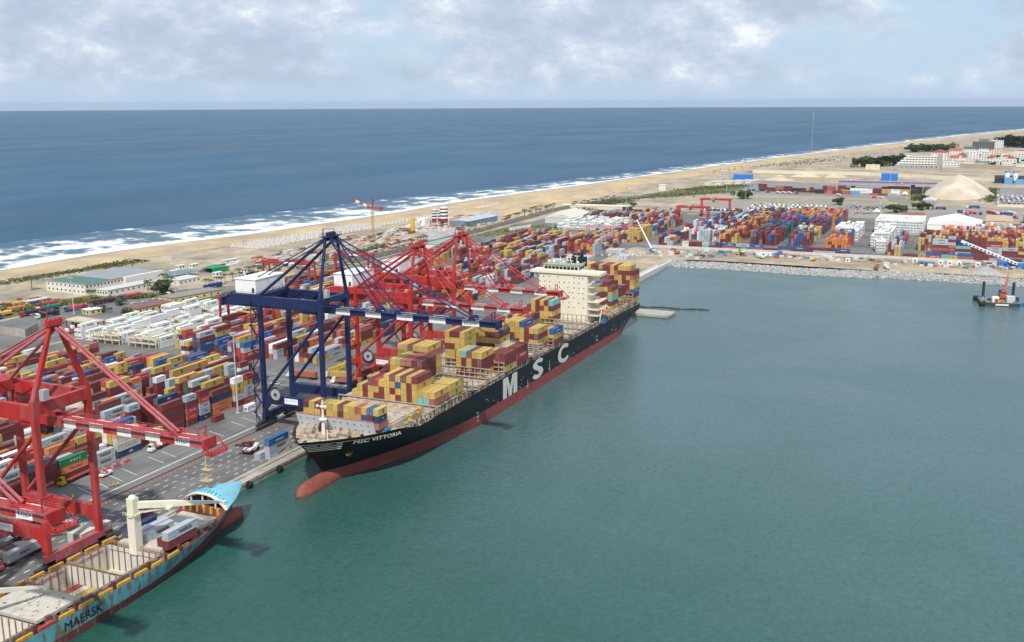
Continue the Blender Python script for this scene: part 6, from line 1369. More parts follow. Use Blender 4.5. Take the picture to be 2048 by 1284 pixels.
m = MB(); m.box(0, 14, 0, 12, 0, 10); m.box(-6, 0, -16, -4, 0, 8); tag(m.build('batching_plant', M('plant_blue', (0.13, 0.33, 0.58)), None, (1868, -52, 0)), 'light blue batching plant under the two white silos', 'plant')
house('barrel_shed', 'black round roofed shed behind the blue batching plant', 1885, -70, 20, 44, 8, DARK, DARK, 0, 1, 0, 0, 0, roofh=4)
# ------------------------------------------------------------------ casting yard: rows of concrete armour blocks, debris, slabs
m = MB(); rr = random.Random(4)
for i in range(66):
    x = 790 + i * 7.2
    for j in range(9 if x < 985 else 2):
        if x < 985 and j > 9 - (985 - x) * 0: continue
        y = 606 - (x - 790) * 0.075 + j * 3.6 - (0 if x < 985 else -3) + rr.uniform(-.3, .3); s = rr.uniform(1.0, 1.3)
        m.prism([(x + s * 1.3 * math.cos(a), y + s * 1.3 * math.sin(a)) for a in (0.2, 2.3, 4.4)], 0, s * 1.1); m.box(x + 2 - s * .5, x + 2 + s * .5, y - s * .5, y + s * .5, 0, s * 2.2)
tag(m.build('armour_blocks', M('armour_concrete', (0.62, 0.60, 0.56), rough=0.9)), 'rows of white concrete armour blocks cast on the beach', 'armour blocks', kind='stuff')
m = MB()
for i in range(560):
    x = rr.uniform(690, 1120); y = rr.uniform(484, 568) if x < 900 else rr.uniform(490, 560)
    if 905 < x < 1000 and y < 525: continue
    s = rr.uniform(.5, 2.2); l_ = rr.uniform(1, 3.5); c = rr.choice([(0.55, 0.53, 0.48)] * 3 + [(0.22, 0.07, 0.06), (0.42, 0.30, 0.18), (0.12, 0.11, 0.1), (0.5, 0.12, 0.1), (0.35, 0.36, 0.38)]); m.box(x - s * l_, x + s * l_, y - s, y + s, 0, s * rr.uniform(.4, 1.4), 0, c)
for i in range(260):
    x, y = rr.uniform(950, 1160), rr.uniform(505, 566); s = rr.uniform(.6, 2); m.box(x - s, x + s, y - s, y + s, 0, rr.uniform(.5, 2), 0, (0.6, 0.58, 0.54))
for i in range(300):
    y = rr.uniform(-62, 262); x = rr.uniform(906, 934) if y < 200 else rr.uniform(878, 930); s = rr.uniform(.4, 1.5); c = rr.choice([(0.6, 0.6, 0.58)] * 4 + [(0.3, 0.3, 0.3)] * 2 + [(0.3, 0.25, 0.18)] * 3 + [(0.06, 0.13, 0.3), (0.3, 0.1, 0.07), (0.08, 0.08, 0.08), (0.08, 0.25, 0.22)]); m.box(x - s, x + s, y - s * 1.5, y + s * 1.5, 0, s * rr.uniform(.6, 1.8), 0, c)
for i in range(240):
    x, y = rr.uniform(1300, 1345), rr.uniform(54, 78); s = rr.uniform(.6, 1.8); m.box(x - s, x + s, y - s, y + s, 0, rr.uniform(.3, 1.2), 0, (0.30, 0.16, 0.09))
tag(m.build('site_debris', STACK), 'scattered building materials around the construction yards', 'building materials', kind='stuff')
SLAB = M('slab_grey', (0.46, 0.48, 0.52), rough=0.85)
slb = MB().box(0, 14, 0, 2.6, 0, 2.9).mesh('concrete_slab', SLAB); k = 0
for gx, gy, n in ((806, 312, 6), (832, 296, 7), (850, 268, 3), (866, 300, 5), (884, 284, 5)):
    for j in range(n): o = link('concrete_slab', slb, None, (gx + rr.uniform(-.5, .5), gy + j * 2.9, 0.02)); tag(o, 'long grey concrete slab, %s in the %s group behind the stern' % (od(j), od((806, 832, 850, 866, 884).index(gx))), 'concrete slab', 'grey concrete slabs by the basin corner')
m = MB()
for i in range(46):
    x, y = rr.uniform(860, 905), rr.uniform(262, 330); m.box(x, x + rr.uniform(1, 4), y, y + rr.uniform(1, 3), 0.02, rr.uniform(.5, 1.6))
tag(m.build('rubble', CONCW), 'white concrete rubble beside the slab stacks', 'rubble', kind='stuff')
# ------------------------------------------------------------------ trees
TRUNK = M('palm_trunk', (0.16, 0.12, 0.08), rough=0.95); FROND = M('palm_leaf', (0.055, 0.085, 0.025), rough=0.7, var=0.35, scale=0.8); LEAF = M('tree_leaf', (0.035, 0.065, 0.020), rough=0.85, var=0.45, scale=0.5, var2=(0.075, 0.10, 0.03), v2scale=0.25)
def palm_meshes(seed):
    r2 = random.Random(seed); h = r2.uniform(5.5, 8); t = MB(); t.tube((0, 0, 0), (r2.uniform(-.4, .4), r2.uniform(-.4, .4), h), .28, 6, 0, .18); c = MB()
    for k in range(16):
        a = k * 6.2832 / 16 + r2.uniform(-.2, .2); ln = r2.uniform(2.6, 3.8); up = r2.uniform(.1, 1.5); p = Vector((0, 0, h)); d = Vector((math.cos(a), math.sin(a), 0)); sd = Vector((-d.y, d.x, 0))
        pts = [p + d * (ln * t_) + Vector((0, 0, up * math.sin(t_ * 2.2) - 1.5 * t_ * t_)) for t_ in (0, .35, .7, 1)]
        for i in range(3):
            w0, w1 = (.15, .55, .45, .05)[i], (.15, .55, .45, .05)[i + 1]
            for s in (-1, 1): c.add([pts[i], pts[i + 1], pts[i + 1] + sd * (s * w1) - Vector((0, 0, .25)), pts[i] + sd * (s * w0) - Vector((0, 0, .2))], [(0, 1, 2, 3)])
    return t.mesh('trunk', TRUNK), c.mesh('crown', FROND)
PALMS = [palm_meshes(s) for s in range(4)]
def palm(x, y, l_, k, s=1.0):
    T = thing('palm_tree', l_, 'palm', (x, y, 0), rnd.uniform(0, 6), 'palms along the port wall'); T.scale = (s, s, s); link('trunk', PALMS[k % 4][0], T); link('crown', PALMS[k % 4][1], T)
pk = 0
for x0, x1, y, n, where in ((600, 700, 508, 16, 'between the guard houses and the port wall'), (712, 820, 484, 18, 'behind the blue crane apex'), (842, 900, 482, 8, 'left of the middle red crane apex'), (960, 1005, 484, 7, 'below the blue grey warehouse'), (1090, 1240, 482, 20, 'along the dune end of the port wall'), (1250, 1370, 466, 12, 'on the farthest bend of the port wall')):
    for k in range(n): palm(x0 + (x1 - x0) * k / n + rnd.uniform(-1.5, 1.5), y + rnd.uniform(-2, 3) - (0 if x0 < 1250 else (k / n) * 22), '%s palm from the left %s' % (od(k), where), pk, rnd.uniform(.8, 1.15)); pk += 1
for k, (x, y, l_) in enumerate(((545, 620, 'lone palm left of the long white office'), (577, 541, 'tall palm before the annex of the office'), (584, 527, 'leaning palm by the big dark tree'), (528, 546, 'palm at the roadside under the long office'), (592, 540, 'short palm behind the dark tree'), (1386, 70, 'palm with broad crown beside the gatehouse'), (1392, 60, 'second palm beside the gatehouse'), (1338, 86, 'palm at the corner of the white reefers'))): palm(x, y, l_, k, 1.25)
def tree_crown(seed, rx, rz, n=520):
    r2 = random.Random(seed); m = MB(); cl_ = [(r2.gauss(0, .45), r2.gauss(0, .45), r2.gauss(0, .4), r2.uniform(.3, .5)) for _ in range(12)]
    for i in range(n):
        c = cl_[i % 12]; v = Vector((r2.gauss(0, 1), r2.gauss(0, 1), r2.gauss(0, 1))).normalized() * c[3] * r2.uniform(.6, 1.05); p = Vector(((c[0] + v.x) * rx, (c[1] + v.y) * rx, (c[2] + v.z) * rz)); s = rx * .13
        a = Vector((r2.gauss(0, 1), r2.gauss(0, 1), r2.gauss(0, 1))).normalized(); b = a.orthogonal().normalized(); m.add([p + a * s, p + b * s, p - a * s, p - b * s], [(0, 1, 2, 3)])
    return m
CROWNS = [tree_crown(s, 1, .8).mesh('crown', LEAF) for s in range(3)]; TR = MB(); TR.tube((0, 0, 0), (0.02, 0, .7), .09, 6, 0, .06); [TR.tube((0.01, 0, .5), (math.cos(a) * .5, math.sin(a) * .5, 1.05), .045, 5, 0, .02) for a in (0, 2, 4)]; TRM = TR.mesh('trunk', TRUNK)
def tree(x, y, r, h, l_, k, g='broad trees'):
    T = thing('tree', l_, 'tree', (x, y, 0), rnd.uniform(0, 6), g); t = link('trunk', TRM, T); t.scale = (h * .6, h * .6, h * .75); c = link('crown', CROWNS[k % 3], T, (0, 0, h * .66)); c.scale = (r, r, h * .62)
tree(567, 519, 7.5, 9.5, 'big dark broad tree in front of the white office', 0)
for k, (x, y, r, h, l_) in enumerate(((1415, 162, 7, 9, 'round tree between parked lorries and cars'), (1333, 88, 8, 10, 'bushy tree beside the white reefer stacks'), (1352, 80, 6, 8, 'smaller bush left of the gatehouse palms'), (1384, 62, 8, 9, 'dense tree at the gatehouse wall'), (1398, 52, 6, 7, 'low tree against the gatehouse side'), (1455, 294, 8, 12, 'dark tree at the corner of the lorry park'), (1462, 288, 7, 10, 'second dark tree by the cream hut'),
                                      (1300, 402, 4, 5, 'small bush before the green field'), (1285, 430, 4, 5, 'dark bush left of the cream shed'), (1530, 62, 7, 6, 'scrubby tree on the flank of the sand heap'), (1512, 70, 6, 5, 'low bush at the sand heap corner'), (503, 513, 4, 4, 'bush beside the cream kiosk'), (505, 492, 4, 3.5, 'bush at the corner of the yellow building'), (527, 520, 4, 3, 'small shrub on the truck road'))): tree(x, y, r, h, l_, k)
for k in range(13): tree(2240 + k * 9 + rnd.uniform(-4, 4), 222 - k * 6.5 + rnd.uniform(-8, 8), rnd.uniform(10, 15), rnd.uniform(12, 22), '%s tree from the left in the grove beside the hotel' % od(k), k, 'trees beside the hotel')
for k in range(12): tree(2950 + k * 8 + rnd.uniform(-20, 20), 160 - k * 8, rnd.uniform(14, 20), rnd.uniform(14, 22), '%s tree from the left behind the hotel roof' % od(k), k, 'dark trees behind the hotel')
for k in range(16): tree(3350 + rnd.uniform(-90, 130), -72 - k * 8, rnd.uniform(22, 32), rnd.uniform(20, 32), '%s tree from the left in the wood by the unfinished block' % od(k), k, 'wood by the unfinished block')
for k in range(22): tree(2350 + rnd.uniform(-60, 400), -120 + k * 8 + rnd.uniform(-6, 6) - (k > 14) * 120, rnd.uniform(5, 9), rnd.uniform(6, 9), '%s garden tree among the town houses' % od(k), k, 'garden trees in the town')
# ------------------------------------------------------------------ lamp masts
def lamp(x, y, h, l_, floods=True):
    T = thing('lamp_mast', l_, 'lamp mast', (x, y, 0), 0, 'tall lamp masts'); m = MB(); m.cyl(0, 0, 0, h, .34, 8, 0, .16); m.cyl(0, 0, 0, .4, .8, 8); m.build('pole', M('galvanised', (0.52, 0.52, 0.50), rough=0.5), T)
    m = MB(); m.cyl(0, 0, h - .5, h - .2, 1.3, 10); [m.box(1.3 * math.cos(a) - .35, 1.3 * math.cos(a) + .35, 1.3 * math.sin(a) - .35, 1.3 * math.sin(a) + .35, h - .9, h - .3) for a in (0, 1.05, 2.1, 3.14, 4.2, 5.24)]; m.build('lamp_head', GREYST, T)
for x, y, h, l_ in ((354, 286.8, 36, 'nearest lamp mast at the quayside yard edge'), (491.5, 524, 24, 'lamp mast behind the red crane apex by the trucks'), (570.6, 510, 27, 'lamp mast in front of the white office'), (671, 528, 26, 'lamp mast left of the blue crane machinery house'), (691, 479, 27, 'left of two lamp masts behind the blue crane'), (664, 450, 27, 'right of two lamp masts behind the blue crane'), (986, 389, 33, 'lamp mast above the pale unpaved lot'), (1191, 377, 33, 'lamp mast by the cream shed roof'), (1075, 248, 33, 'lamp mast at the foot of the far red gantry'), (967, 215, 35, 'lamp mast among the front far terminal stacks'),
                     (1236, 246, 33, 'left of two pale masts by the lorry park'), (1247, 235, 31, 'right of two pale masts by the lorry park'), (1496, 325, 40, 'thin mast at the depot corner near the dunes'), (1500, -44, 36, 'mast standing in the right lorry lot'), (1169, 91, 33, 'mast beside the tall white reefer block'), (1527, 82, 34, 'mast at the depot edge left of the sand heap'), (793, 392, 30, 'lamp mast among yellow stacks behind the farthest crane'), (1620, 70, 40, 'far mast left behind the sand heap'), (1690, 120, 40, 'far mast over the blue roofed shed')): lamp(x, y, h, l_)
# ------------------------------------------------------------------ vehicles
def wheels(m, xs, hw, r=.5, wd=.35):
    for x in xs:
        for s in (-1, 1): m.tube((x, s * hw - wd / 2 * s, r), (x, s * hw + wd / 2 * s, r), r, 10)
def tractor_parts(T, col, terminal=False):
    m = MB(); m.box(-6, -.2, -.45, .45, .75, 1.05); m.build('chassis', DARK, T)
    m = MB(); wheels(m, (-.9, -4.2, -5.4), .95); m.build('wheels', BLACK, T)
    m = MB()
    if terminal: m.box(-1.9, .5, -1.2, 1.2, .6, 1.5); m.box(-1.9, -.3, -1.1, .5, 1.5, 3.0)
    else: m.box(-1.9, .3, -1.22, 1.22, .7, 1.8); m.prism([(-1.9, -1.2), (.2, -1.2), (.2, 1.2), (-1.9, 1.2)], 1.8, 3.0); m.box(-1.8, -.4, -1.1, 1.1, 3.0, 3.4)
    c = m.build('cab', CARP, T); c.color = (*col, 1)
    m = MB(); (m.box(-.31, -.26, -1.0, .4, 1.8, 2.8) if terminal else m.box(.19, .23, -1.1, 1.1, 1.9, 2.8)); m.box(-1.5, -.4, -1.24 if not terminal else -1.12, -1.2 if not terminal else -1.08, 1.9, 2.7); m.build('windscreen', GLASS, T)
def truck(label, x, y, ang, col, load=None, lcol=None, terminal=False, ln=12.4, logo=None, group='trucks around the port'):
    T = thing('lorry', label, 'truck', (x, y, .03), R(ang), group); tractor_parts(T, col, terminal)
    m = MB(); m.box(-4 - ln, -3.2, -1.0, 1.0, 1.05, 1.3); m.build('trailer_bed', M('trailer_blue', (0.06, 0.16, 0.2)) if not terminal else M('trailer_red', (0.28, 0.05, 0.05)), T)
    m = MB(); wheels(m, (-ln - .6, -ln - 1.9, -ln - 3.1), .95); m.build('trailer_wheels', BLACK, T)
    if load == 'box':
        m = MB(); m.box(-3.9 - 12.19, -3.9, -1.22, 1.22, 1.32, 3.95); o = m.build('load_box', CONT, T); o.color = (*lcol, 1)
        if logo: link('lettering', text_mesh(logo, 1.05, INKW if logo != 'MAERSK' else INK, res=1), T, (-9.8, -1.25, 2.6), 0); link('lettering', text_mesh(logo, 1.05, INKW if logo != 'MAERSK' else INK, res=1), T, (-9.8, 1.25, 2.6), R(180))
    elif load == 'tarp':
        m = MB(); n = 9
        for k in range(n + 1):
            xx = -3.9 - 12.1 * k / n; b = .25 * math.sin(k * 2.1) + .1
            m.v += [(xx, -1.22, 1.35), (xx, -1.25, 2.7 + b * .4), (xx, -.7, 3.4 + b), (xx, .7, 3.4 + b * .7), (xx, 1.25, 2.7 + b * .4), (xx, 1.22, 1.35)]
        for k in range(n):
            for j in range(5): a = k * 6 + j; m.f.append((a, a + 6, a + 7, a + 1)); m.m.append(0)
        m.f += [tuple(range(6)), tuple(range(n * 6 + 5, n * 6 - 1, -1))]; m.m += [0, 0]
        o = m.build('tarpaulin', CARP, T); o.color = (*lcol, 1)
    elif load == 'tank':
        m = MB(); m.tube((-3.9, 0, 2.5), (-15.6, 0, 2.5), 1.25, 14); o = m.build('tank', CARP, T); o.color = (*lcol, 1)
    elif load == 'flat':
        m = MB(); m.box(-16, -3.6, -1.22, 1.22, 1.32, 2.0); o = m.build('side_boards', CARP, T); o.color = (*lcol, 1)
    return T
Wt, Rd, Bl = (0.68, 0.68, 0.66), (0.42, 0.04, 0.04), (0.02, 0.07, 0.28)
truck('white terminal tractor hauling a red logo container in the cross aisle', 415.2, 355.5, 92, Wt, 'box', (0.40, 0.10, 0.075), True, logo='HAMBURG SÜD')
truck('white lorry facing away behind the red logo container', 414, 330.5, -88, Wt, 'flat', (0.1, 0.1, 0.12))
truck('white terminal tractor towing a load of grey crates along the apron', 297.6, 284.2, 184, Wt, None, None, True)
m = MB(); m.box(0, 8.2, 0, 2.4, 1.35, 3.3); [m.box(k * 1.35, k * 1.35 + 1.2, .1, 2.3, 3.3, 3.75) for k in range(6)]; tag(m.build('crate_load', M('crate_grey', (0.27, 0.29, 0.31), rough=0.5, var=0.25, scale=1.5), None, (305.5, 283.6, 0), R(4)), 'grey metal crates loaded on the apron trailer', 'crate')
m = MB(); m.box(0, .25, -1.3, 1.3, 1.35, 4); tag(m.build('headboard', WHITE, None, (303.2, 284.6, .03), R(4)), 'white trailer headboard panel behind the terminal tractor', 'headboard')
truck('yellow terminal tractor with empty red trailer by the green container', 256.5, 287.3, 184, (0.60, 0.38, 0.03), None, None, True)
truck('red and white tractor with grey logo container under the nearest crane', 197.4, 249.6, 184, (0.50, 0.10, 0.10), 'box', (0.42, 0.44, 0.45), True, logo='MAERSK')
truck('orange brown lorry load glimpsed between the blue crane legs', 413.5, 303, 93, Wt, 'box', (0.36, 0.12, 0.075), True)
truck('white tractor with short pink red box behind the blue portal', 412, 276.5, 96, Wt, 'box', (0.34, 0.13, 0.11), True)
truck('tractor with dirty yellow box near the blue crane diagonal', 419, 285.5, 94, Wt, 'box', (0.45, 0.30, 0.07), True)
for i, (x, y, a, col, ld, lc, l_) in enumerate(((486, 550, 172, Wt, 'tarp', (0.03, 0.15, 0.13), 'white lorry under a dark green tarpaulin in the lorry park'), (494, 534, 172, (0.06, 0.1, 0.3), 'tarp', (0.50, 0.05, 0.12), 'lorry with bright crimson tarpaulin near the kiosk'), (518, 534, 172, (0.1, 0.02, 0.05), 'tarp', (0.085, 0.02, 0.04), 'lorry with dark maroon cover along the roadside hedge'), (540, 531, 172, Bl, 'tank', (0.5, 0.05, 0.07), 'crimson tanker lorry in front of the office annex'), (562, 510, 172, Wt, 'flat', (0.14, 0.03, 0.04), 'white lorry with maroon boards left of the dark tree'), (596, 506, 172, Bl, 'tarp', (0.015, 0.04, 0.18), 'lorry with navy cover between dark tree and blue crane'), (625, 500, 172, Bl, 'flat', (0.02, 0.06, 0.25), 'blue flatbed lorry close to the blue crane back end'), (648, 512, 172, Wt, 'tarp', (0.10, 0.09, 0.085), 'white lorry with grey cover under the palms'),
                                               (446, 556, 174, Bl, 'tarp', (0.015, 0.06, 0.38), 'lorry with royal blue tarpaulin at the left picture edge'), (470, 533, 174, Wt, 'tarp', (0.02, 0.02, 0.025), 'lorry with black cover behind the concrete enclosure'), (458, 561, 174, Rd, 'tarp', (0.62, 0.40, 0.02), 'lorry with yellow tarpaulin at the far left'), (474, 567, 174, Bl, 'tarp', (0.50, 0.17, 0.09), 'lorry with orange cover in the left lorry park'), (470, 547, 174, Rd, 'tarp', (0.05, 0.025, 0.06), 'lorry with purple black cover in the left park'), (500, 568, 174, Bl, 'flat', (0.02, 0.08, 0.3), 'blue flatbed lorry by the yellow green hedge'), (489, 580, 174, Rd, 'tarp', (0.55, 0.35, 0.10), 'lorry with mustard cover in the back row'), (505, 588, 174, Rd, 'flat', (0.4, 0.05, 0.05), 'red flatbed lorry beside the flat roofed hut'), (495, 560, 174, Rd, 'tarp', (0.35, 0.04, 0.04), 'lorry with red cover behind the green tarpaulin'))):
    truck(l_, x, y, a, col, ld, lc)
house('hut', 'long hut with pale flat roof among the parked lorries', 500, 574, 16, 5, 2.8, CREAMW, PALER, R(-6), 1, 3, 1, 0)
wr = random.Random(31)
for i in range(4): add = None
# lorries and cars parked beyond the far terminal, one small mesh each
def small_truck_mesh(kind):
    m = MB()
    if kind == 0: m.box(0, 2.2, -1.2, 1.2, .7, 3.0, 1); m.box(-7.5, -.2, -1.2, 1.2, 1, 2.5); wheels(m, (1, -5, -6.4), .95); m.m[12:] = [2] * (len(m.m) - 12)
    else: m.box(0, 2.2, -1.2, 1.2, .7, 3.0, 1); m.tube((-9.5, 0, 2.2), (-.4, 0, 2.2), 1.2, 10); k = len(m.m); wheels(m, (1, -7, -8.4), .95); m.m[k:] = [2] * (len(m.m) - k)
    return m.mesh('parked_lorry', [CARP, WHITE, BLACK])
LM = [small_truck_mesh(0), small_truck_mesh(1)]
cm_ = MB(); cm_.box(-2.1, 2.1, -.85, .85, .35, .95); cm_.add([(-1.5, -.78, .95), (1.0, -.78, .95), (1.0, .78, .95), (-1.5, .78, .95), (-1.1, -.65, 1.5), (.4, -.65, 1.5), (.4, .65, 1.5), (-1.1, .65, 1.5)], [(4, 5, 6, 7)]); cm_.add([(-1.5, -.78, .95), (1.0, -.78, .95), (1.0, .78, .95), (-1.5, .78, .95), (-1.1, -.65, 1.5), (.4, -.65, 1.5), (.4, .65, 1.5), (-1.1, .65, 1.5)], [(0, 1, 5, 4), (1, 2, 6, 5), (2, 3, 7, 6), (3, 0, 4, 7)], 1); k_ = len(cm_.m); wheels(cm_, (-1.3, 1.3), .75, .33, .2); cm_.m[k_:] = [2] * (len(cm_.m) - k_)
CARM = cm_.mesh('parked_car', [CARP, GLASS, BLACK])
def car(x, y, a, col, l_, g): o = link('parked_car', CARM, None, (x, y, .04), R(a)); o.color = (*col, 1); tag(o, l_, 'car', g)
GT = (0.02, 0.14, 0.11)
i = 0
for row, (x, n, y0, y1) in enumerate(((1290, 11, 262, 300), (1312, 16, 176, 262), (1330, 18, 178, 262), (1350, 18, 176, 264), (1372, 16, 172, 264))):
    for k in range(n):
        if wr.random() < .15: continue
        y = y0 + (y1 - y0) * k / n + wr.uniform(-.5, .5); c = wr.choice([GT, GT, GT, Wt, Rd, Bl, (0.4, 0.25, 0.08), (0.25, 0.27, 0.28)]); o = link('parked_lorry', LM[wr.random() < .3], None, (x + wr.uniform(-2, 2), y, .05), R(wr.choice((0, 180, 178, 6)))); o.color = (*c, 1)
        tag(o, 'small %s lorry, %s from the left in %s row of lorry park' % ('dark green' if c is GT else 'white' if c is Wt else 'red' if c is Rd else 'blue' if c is Bl else 'tan' if c[0] > .3 else 'grey', od(k), od(row)), 'truck', 'lorries in the lorry park')
for k in range(9): x = 1282 + wr.uniform(-2, 2); o = link('parked_lorry', LM[0], None, (x, 268 + k * 5, .05), R(90)); o.color = (*GT, 1); tag(o, 'dark green tipper, %s from the right under the far red gantry' % od(k), 'truck', 'green tippers by the far gantry')
for row, x in enumerate((1362, 1374, 1386, 1398)):
    for k in range(17):
        y = 104 + k * 3.2 + wr.uniform(-.4, .4); c = wr.choice([Wt, Wt, (0.45, 0.46, 0.47), (0.05, 0.05, 0.06), (0.03, 0.06, 0.16)]); car(x + wr.uniform(-1, 1), y, wr.choice((0, 180)), c, '%s car, %s from the right in the %s parked row' % ('white' if c is Wt else 'silver' if c[0] > .4 else 'black' if c[2] < .1 else 'dark blue', od(k), od(row)), 'cars in the dusty car park')
for k in range(14): car(1308 + wr.uniform(-6, 8), 108 + k * 2.2, wr.uniform(0, 180), wr.choice((Wt, (0.3, 0.3, 0.32))), '%s car by the little white tent' % od(k), 'cars by the white tent')
tents = MB(); tents.add([(-4, -4, 2.4), (4, -4, 2.4), (4, 4, 2.4), (-4, 4, 2.4), (0, 0, 6)], [(0, 1, 4), (1, 2, 4), (2, 3, 4), (3, 0, 4)]); [tents.box(a - .1, a + .1, b - .1, b + .1, 0, 2.4) for a in (-3.9, 3.9) for b in (-3.9, 3.9)]; tm = tents.mesh('party_tent', WHITE)
for i, (x, y) in enumerate(((1325, 107), (1590, 92))): o = link('party_tent', tm, None, (x, y, 0)); tag(o, ['peaked white tent at the car park corner', 'peaked white tent beside the black depot stacks'][i], 'tent')
for k, (x, y, a, c, l_) in enumerate(((1396, 48, 90, Bl, 'navy tanker lorry beside the gatehouse'), (1428, 10, 90, Bl, 'long navy lorry along the yard wall'), (1368, 18, 60, Bl, 'navy lorry under tarpaulin in the lorry yard'), (1362, 12, 60, (0.45, 0.12, 0.16), 'pink red lorry in the lorry yard'), (1355, 8, 5, (0.55, 0.16, 0.2), 'pale pink tarpaulin lorry seen end on'), (1362, -6, 5, (0.03, 0.07, 0.4), 'royal blue tarpaulin lorry seen end on'), (1338, -36, 10, Bl, 'navy lorry at the right end of the yard'), (1336, -42, 10, (0.55, 0.14, 0.2), 'pink lorry next to the right end navy lorry'), (1372, -14, 30, Rd, 'red lorry in the middle of the yard cluster'), (1370, -20, 20, Wt, 'white lorry in the middle of the yard cluster'), (1358, -24, 80, Bl, 'navy lorry broadside in the yard cluster'), (1368, -30, 50, (0.4, 0.3, 0.2), 'tan lorry in the yard cluster'), (1376, -36, 30, Wt, 'tall white box lorry by the pale wall'))):
    truck(l_, x, y, a, Wt if k % 2 else c, 'tank' if k < 2 else 'tarp', c, group='lorries in the right lorry yard')
for k in range(46):
    x, y = wr.uniform(1505, 1640), -28 - wr.random() * 46; c = wr.choice([Bl, Bl, (0.03, 0.16, 0.3), Rd, Wt, (0.35, 0.2, 0.1)]); o = link('parked_lorry', LM[0], None, (1505 + (k % 6) * 22 + wr.uniform(-3, 3), -28 - (k // 6) * 6 + wr.uniform(-1, 1), .05), R(wr.uniform(-8, 8))); o.color = (*c, 1); tag(o, '%s tractor unit, %s from the left, %s from the front of the right lot' % ('blue' if c is Bl else 'teal' if c[1] > .15 and c[0] < .1 else 'red' if c is Rd else 'white' if c is Wt else 'brown', od(k // 6), od(k % 6)), 'truck', 'tractor units in the right lorry lot')
for k, (x, y, c, l_) in enumerate(((1577, 298, (0.05, 0.3, 0.4), 'teal lorry before the left depot stacks'), (1570, 282, Bl, 'blue tank lorry before the depot stacks'), (1566, 266, Wt, 'leftmost white tanker of a row in the depot'), (1566, 258, Wt, 'second white tanker of the depot row'), (1566, 250, Wt, 'third white tanker of the depot row'), (1566, 240, Rd, 'red tanker ending the depot row'), (1555, 180, Wt, 'lone white lorry crossing the depot yard'), (1528, 130, Rd, 'red lorry near the depot gate'), (1525, 120, Wt, 'white lorry near the depot gate'))): o = link('parked_lorry', LM[1], None, (x, y, .05), R(30)); o.color = (*c, 1); tag(o, l_, 'truck', 'lorries in the depot')
for x, y, a, c, l_ in ((1003, 228, 0, Wt, ''),): pass
# apron traffic
T = thing('reach_stacker', 'red and white reach stacker beside the quay container stack', 'reach stacker', (313.5, 248.8, .03), R(-170))
m = MB(); m.box(-3.6, 3, -1.6, 1.6, .8, 2.1); m.box(-3.9, -1.8, -1.7, 1.7, .7, 2.6); m.build('body', WHITE, T); m = MB(); m.box(-3.0, 3.2, -1.65, 1.65, .6, 1.0); m.bar((-2.6, 0, 3.2), (6.2, 0, 5.6), .9, .9); m.bar((.5, .5, 1.6), (2.6, .4, 4.4), .35); m.build('boom', M('stacker_red', (0.45, 0.03, 0.03), rough=0.4), T)
m = MB(); wheels(m, (-2.5, 2.3), 1.6, .85, .7); m.build('wheels', BLACK, T); m = MB(); m.box(-.8, .9, -.7, .7, 2.1, 3.6); m.build('cab', GLASS, T); m = MB(); m.box(5.4, 6.6, -3.1, 3.1, 4.2, 4.8); m.box(5.6, 6.4, -.5, .5, 4.8, 5.6); m.build('spreader', DARK, T)
T = thing('pickup', 'white pickup with red roof and stripe on the apron', 'pickup', (271, 280.6, .03), R(184)); m = MB(); m.box(-2.6, 2.6, -.95, .95, .7, 1.15); m.box(-2.6, -2.5, -.95, .95, 1.15, 1.5); m.box(-2.5, -.7, .88, .95, 1.15, 1.5); m.box(-2.5, -.7, -.95, -.88, 1.15, 1.5); m.prism([(-.7, -.85), (1.2, -.85), (1.2, .85), (-.7, .85)], 1.15, 1.75); m.build('body', WHITE, T)
m = MB(); m.box(-2.62, 2.64, -.97, .97, .42, .7); m.box(-.6, .9, -.8, .8, 1.75, 1.9); m.build('red_trim', M('stacker_red'), T); m = MB(); m.box(1.2, 1.24, -.75, .75, 1.2, 1.7); m.box(-.6, 1.1, -.88, -.84, 1.25, 1.65); m.box(-.6, 1.1, .84, .88, 1.25, 1.65); m.build('windows', GLASS, T); m = MB(); wheels(m, (-1.6, 1.6), .85, .42, .28); m.build('wheels', BLACK, T)
T = thing('tow_tractor', 'small red tow tractor on the lane markings', 'tractor', (231.5, 262.6, .03), R(200)); m = MB(); m.box(-1.8, 1.6, -1, 1, .5, 1.4); m.box(-.6, .8, -.8, .8, 1.4, 2.6); m.build('body', M('stacker_red'), T); m = MB(); wheels(m, (-1.1, 1.1), .9, .5); m.build('wheels', BLACK, T); m = MB(); m.box(-1.4, -.7, -.6, .6, 1.4, 2.0); m.build('engine_cover', YEL, T)
car(235, 269.5, 184, Wt, 'white van like car beside the near crane leg', 'cars on the quay')
car(399, 300, 95, Wt, 'white car between blue crane legs and the stacks', 'cars on the quay')
for k, (x, y, c, l_) in enumerate(((534, 514, Wt, 'white jeep turning on the truck road'), (541, 511, Wt, 'white car beside the little round shrub'), (552, 512, Wt, 'white car before the yellow building'), (566, 505, (0.5, 0.5, 0.5), 'silver car near the small striped hut'))): car(x, y, 170, c, l_, 'cars on the truck road')
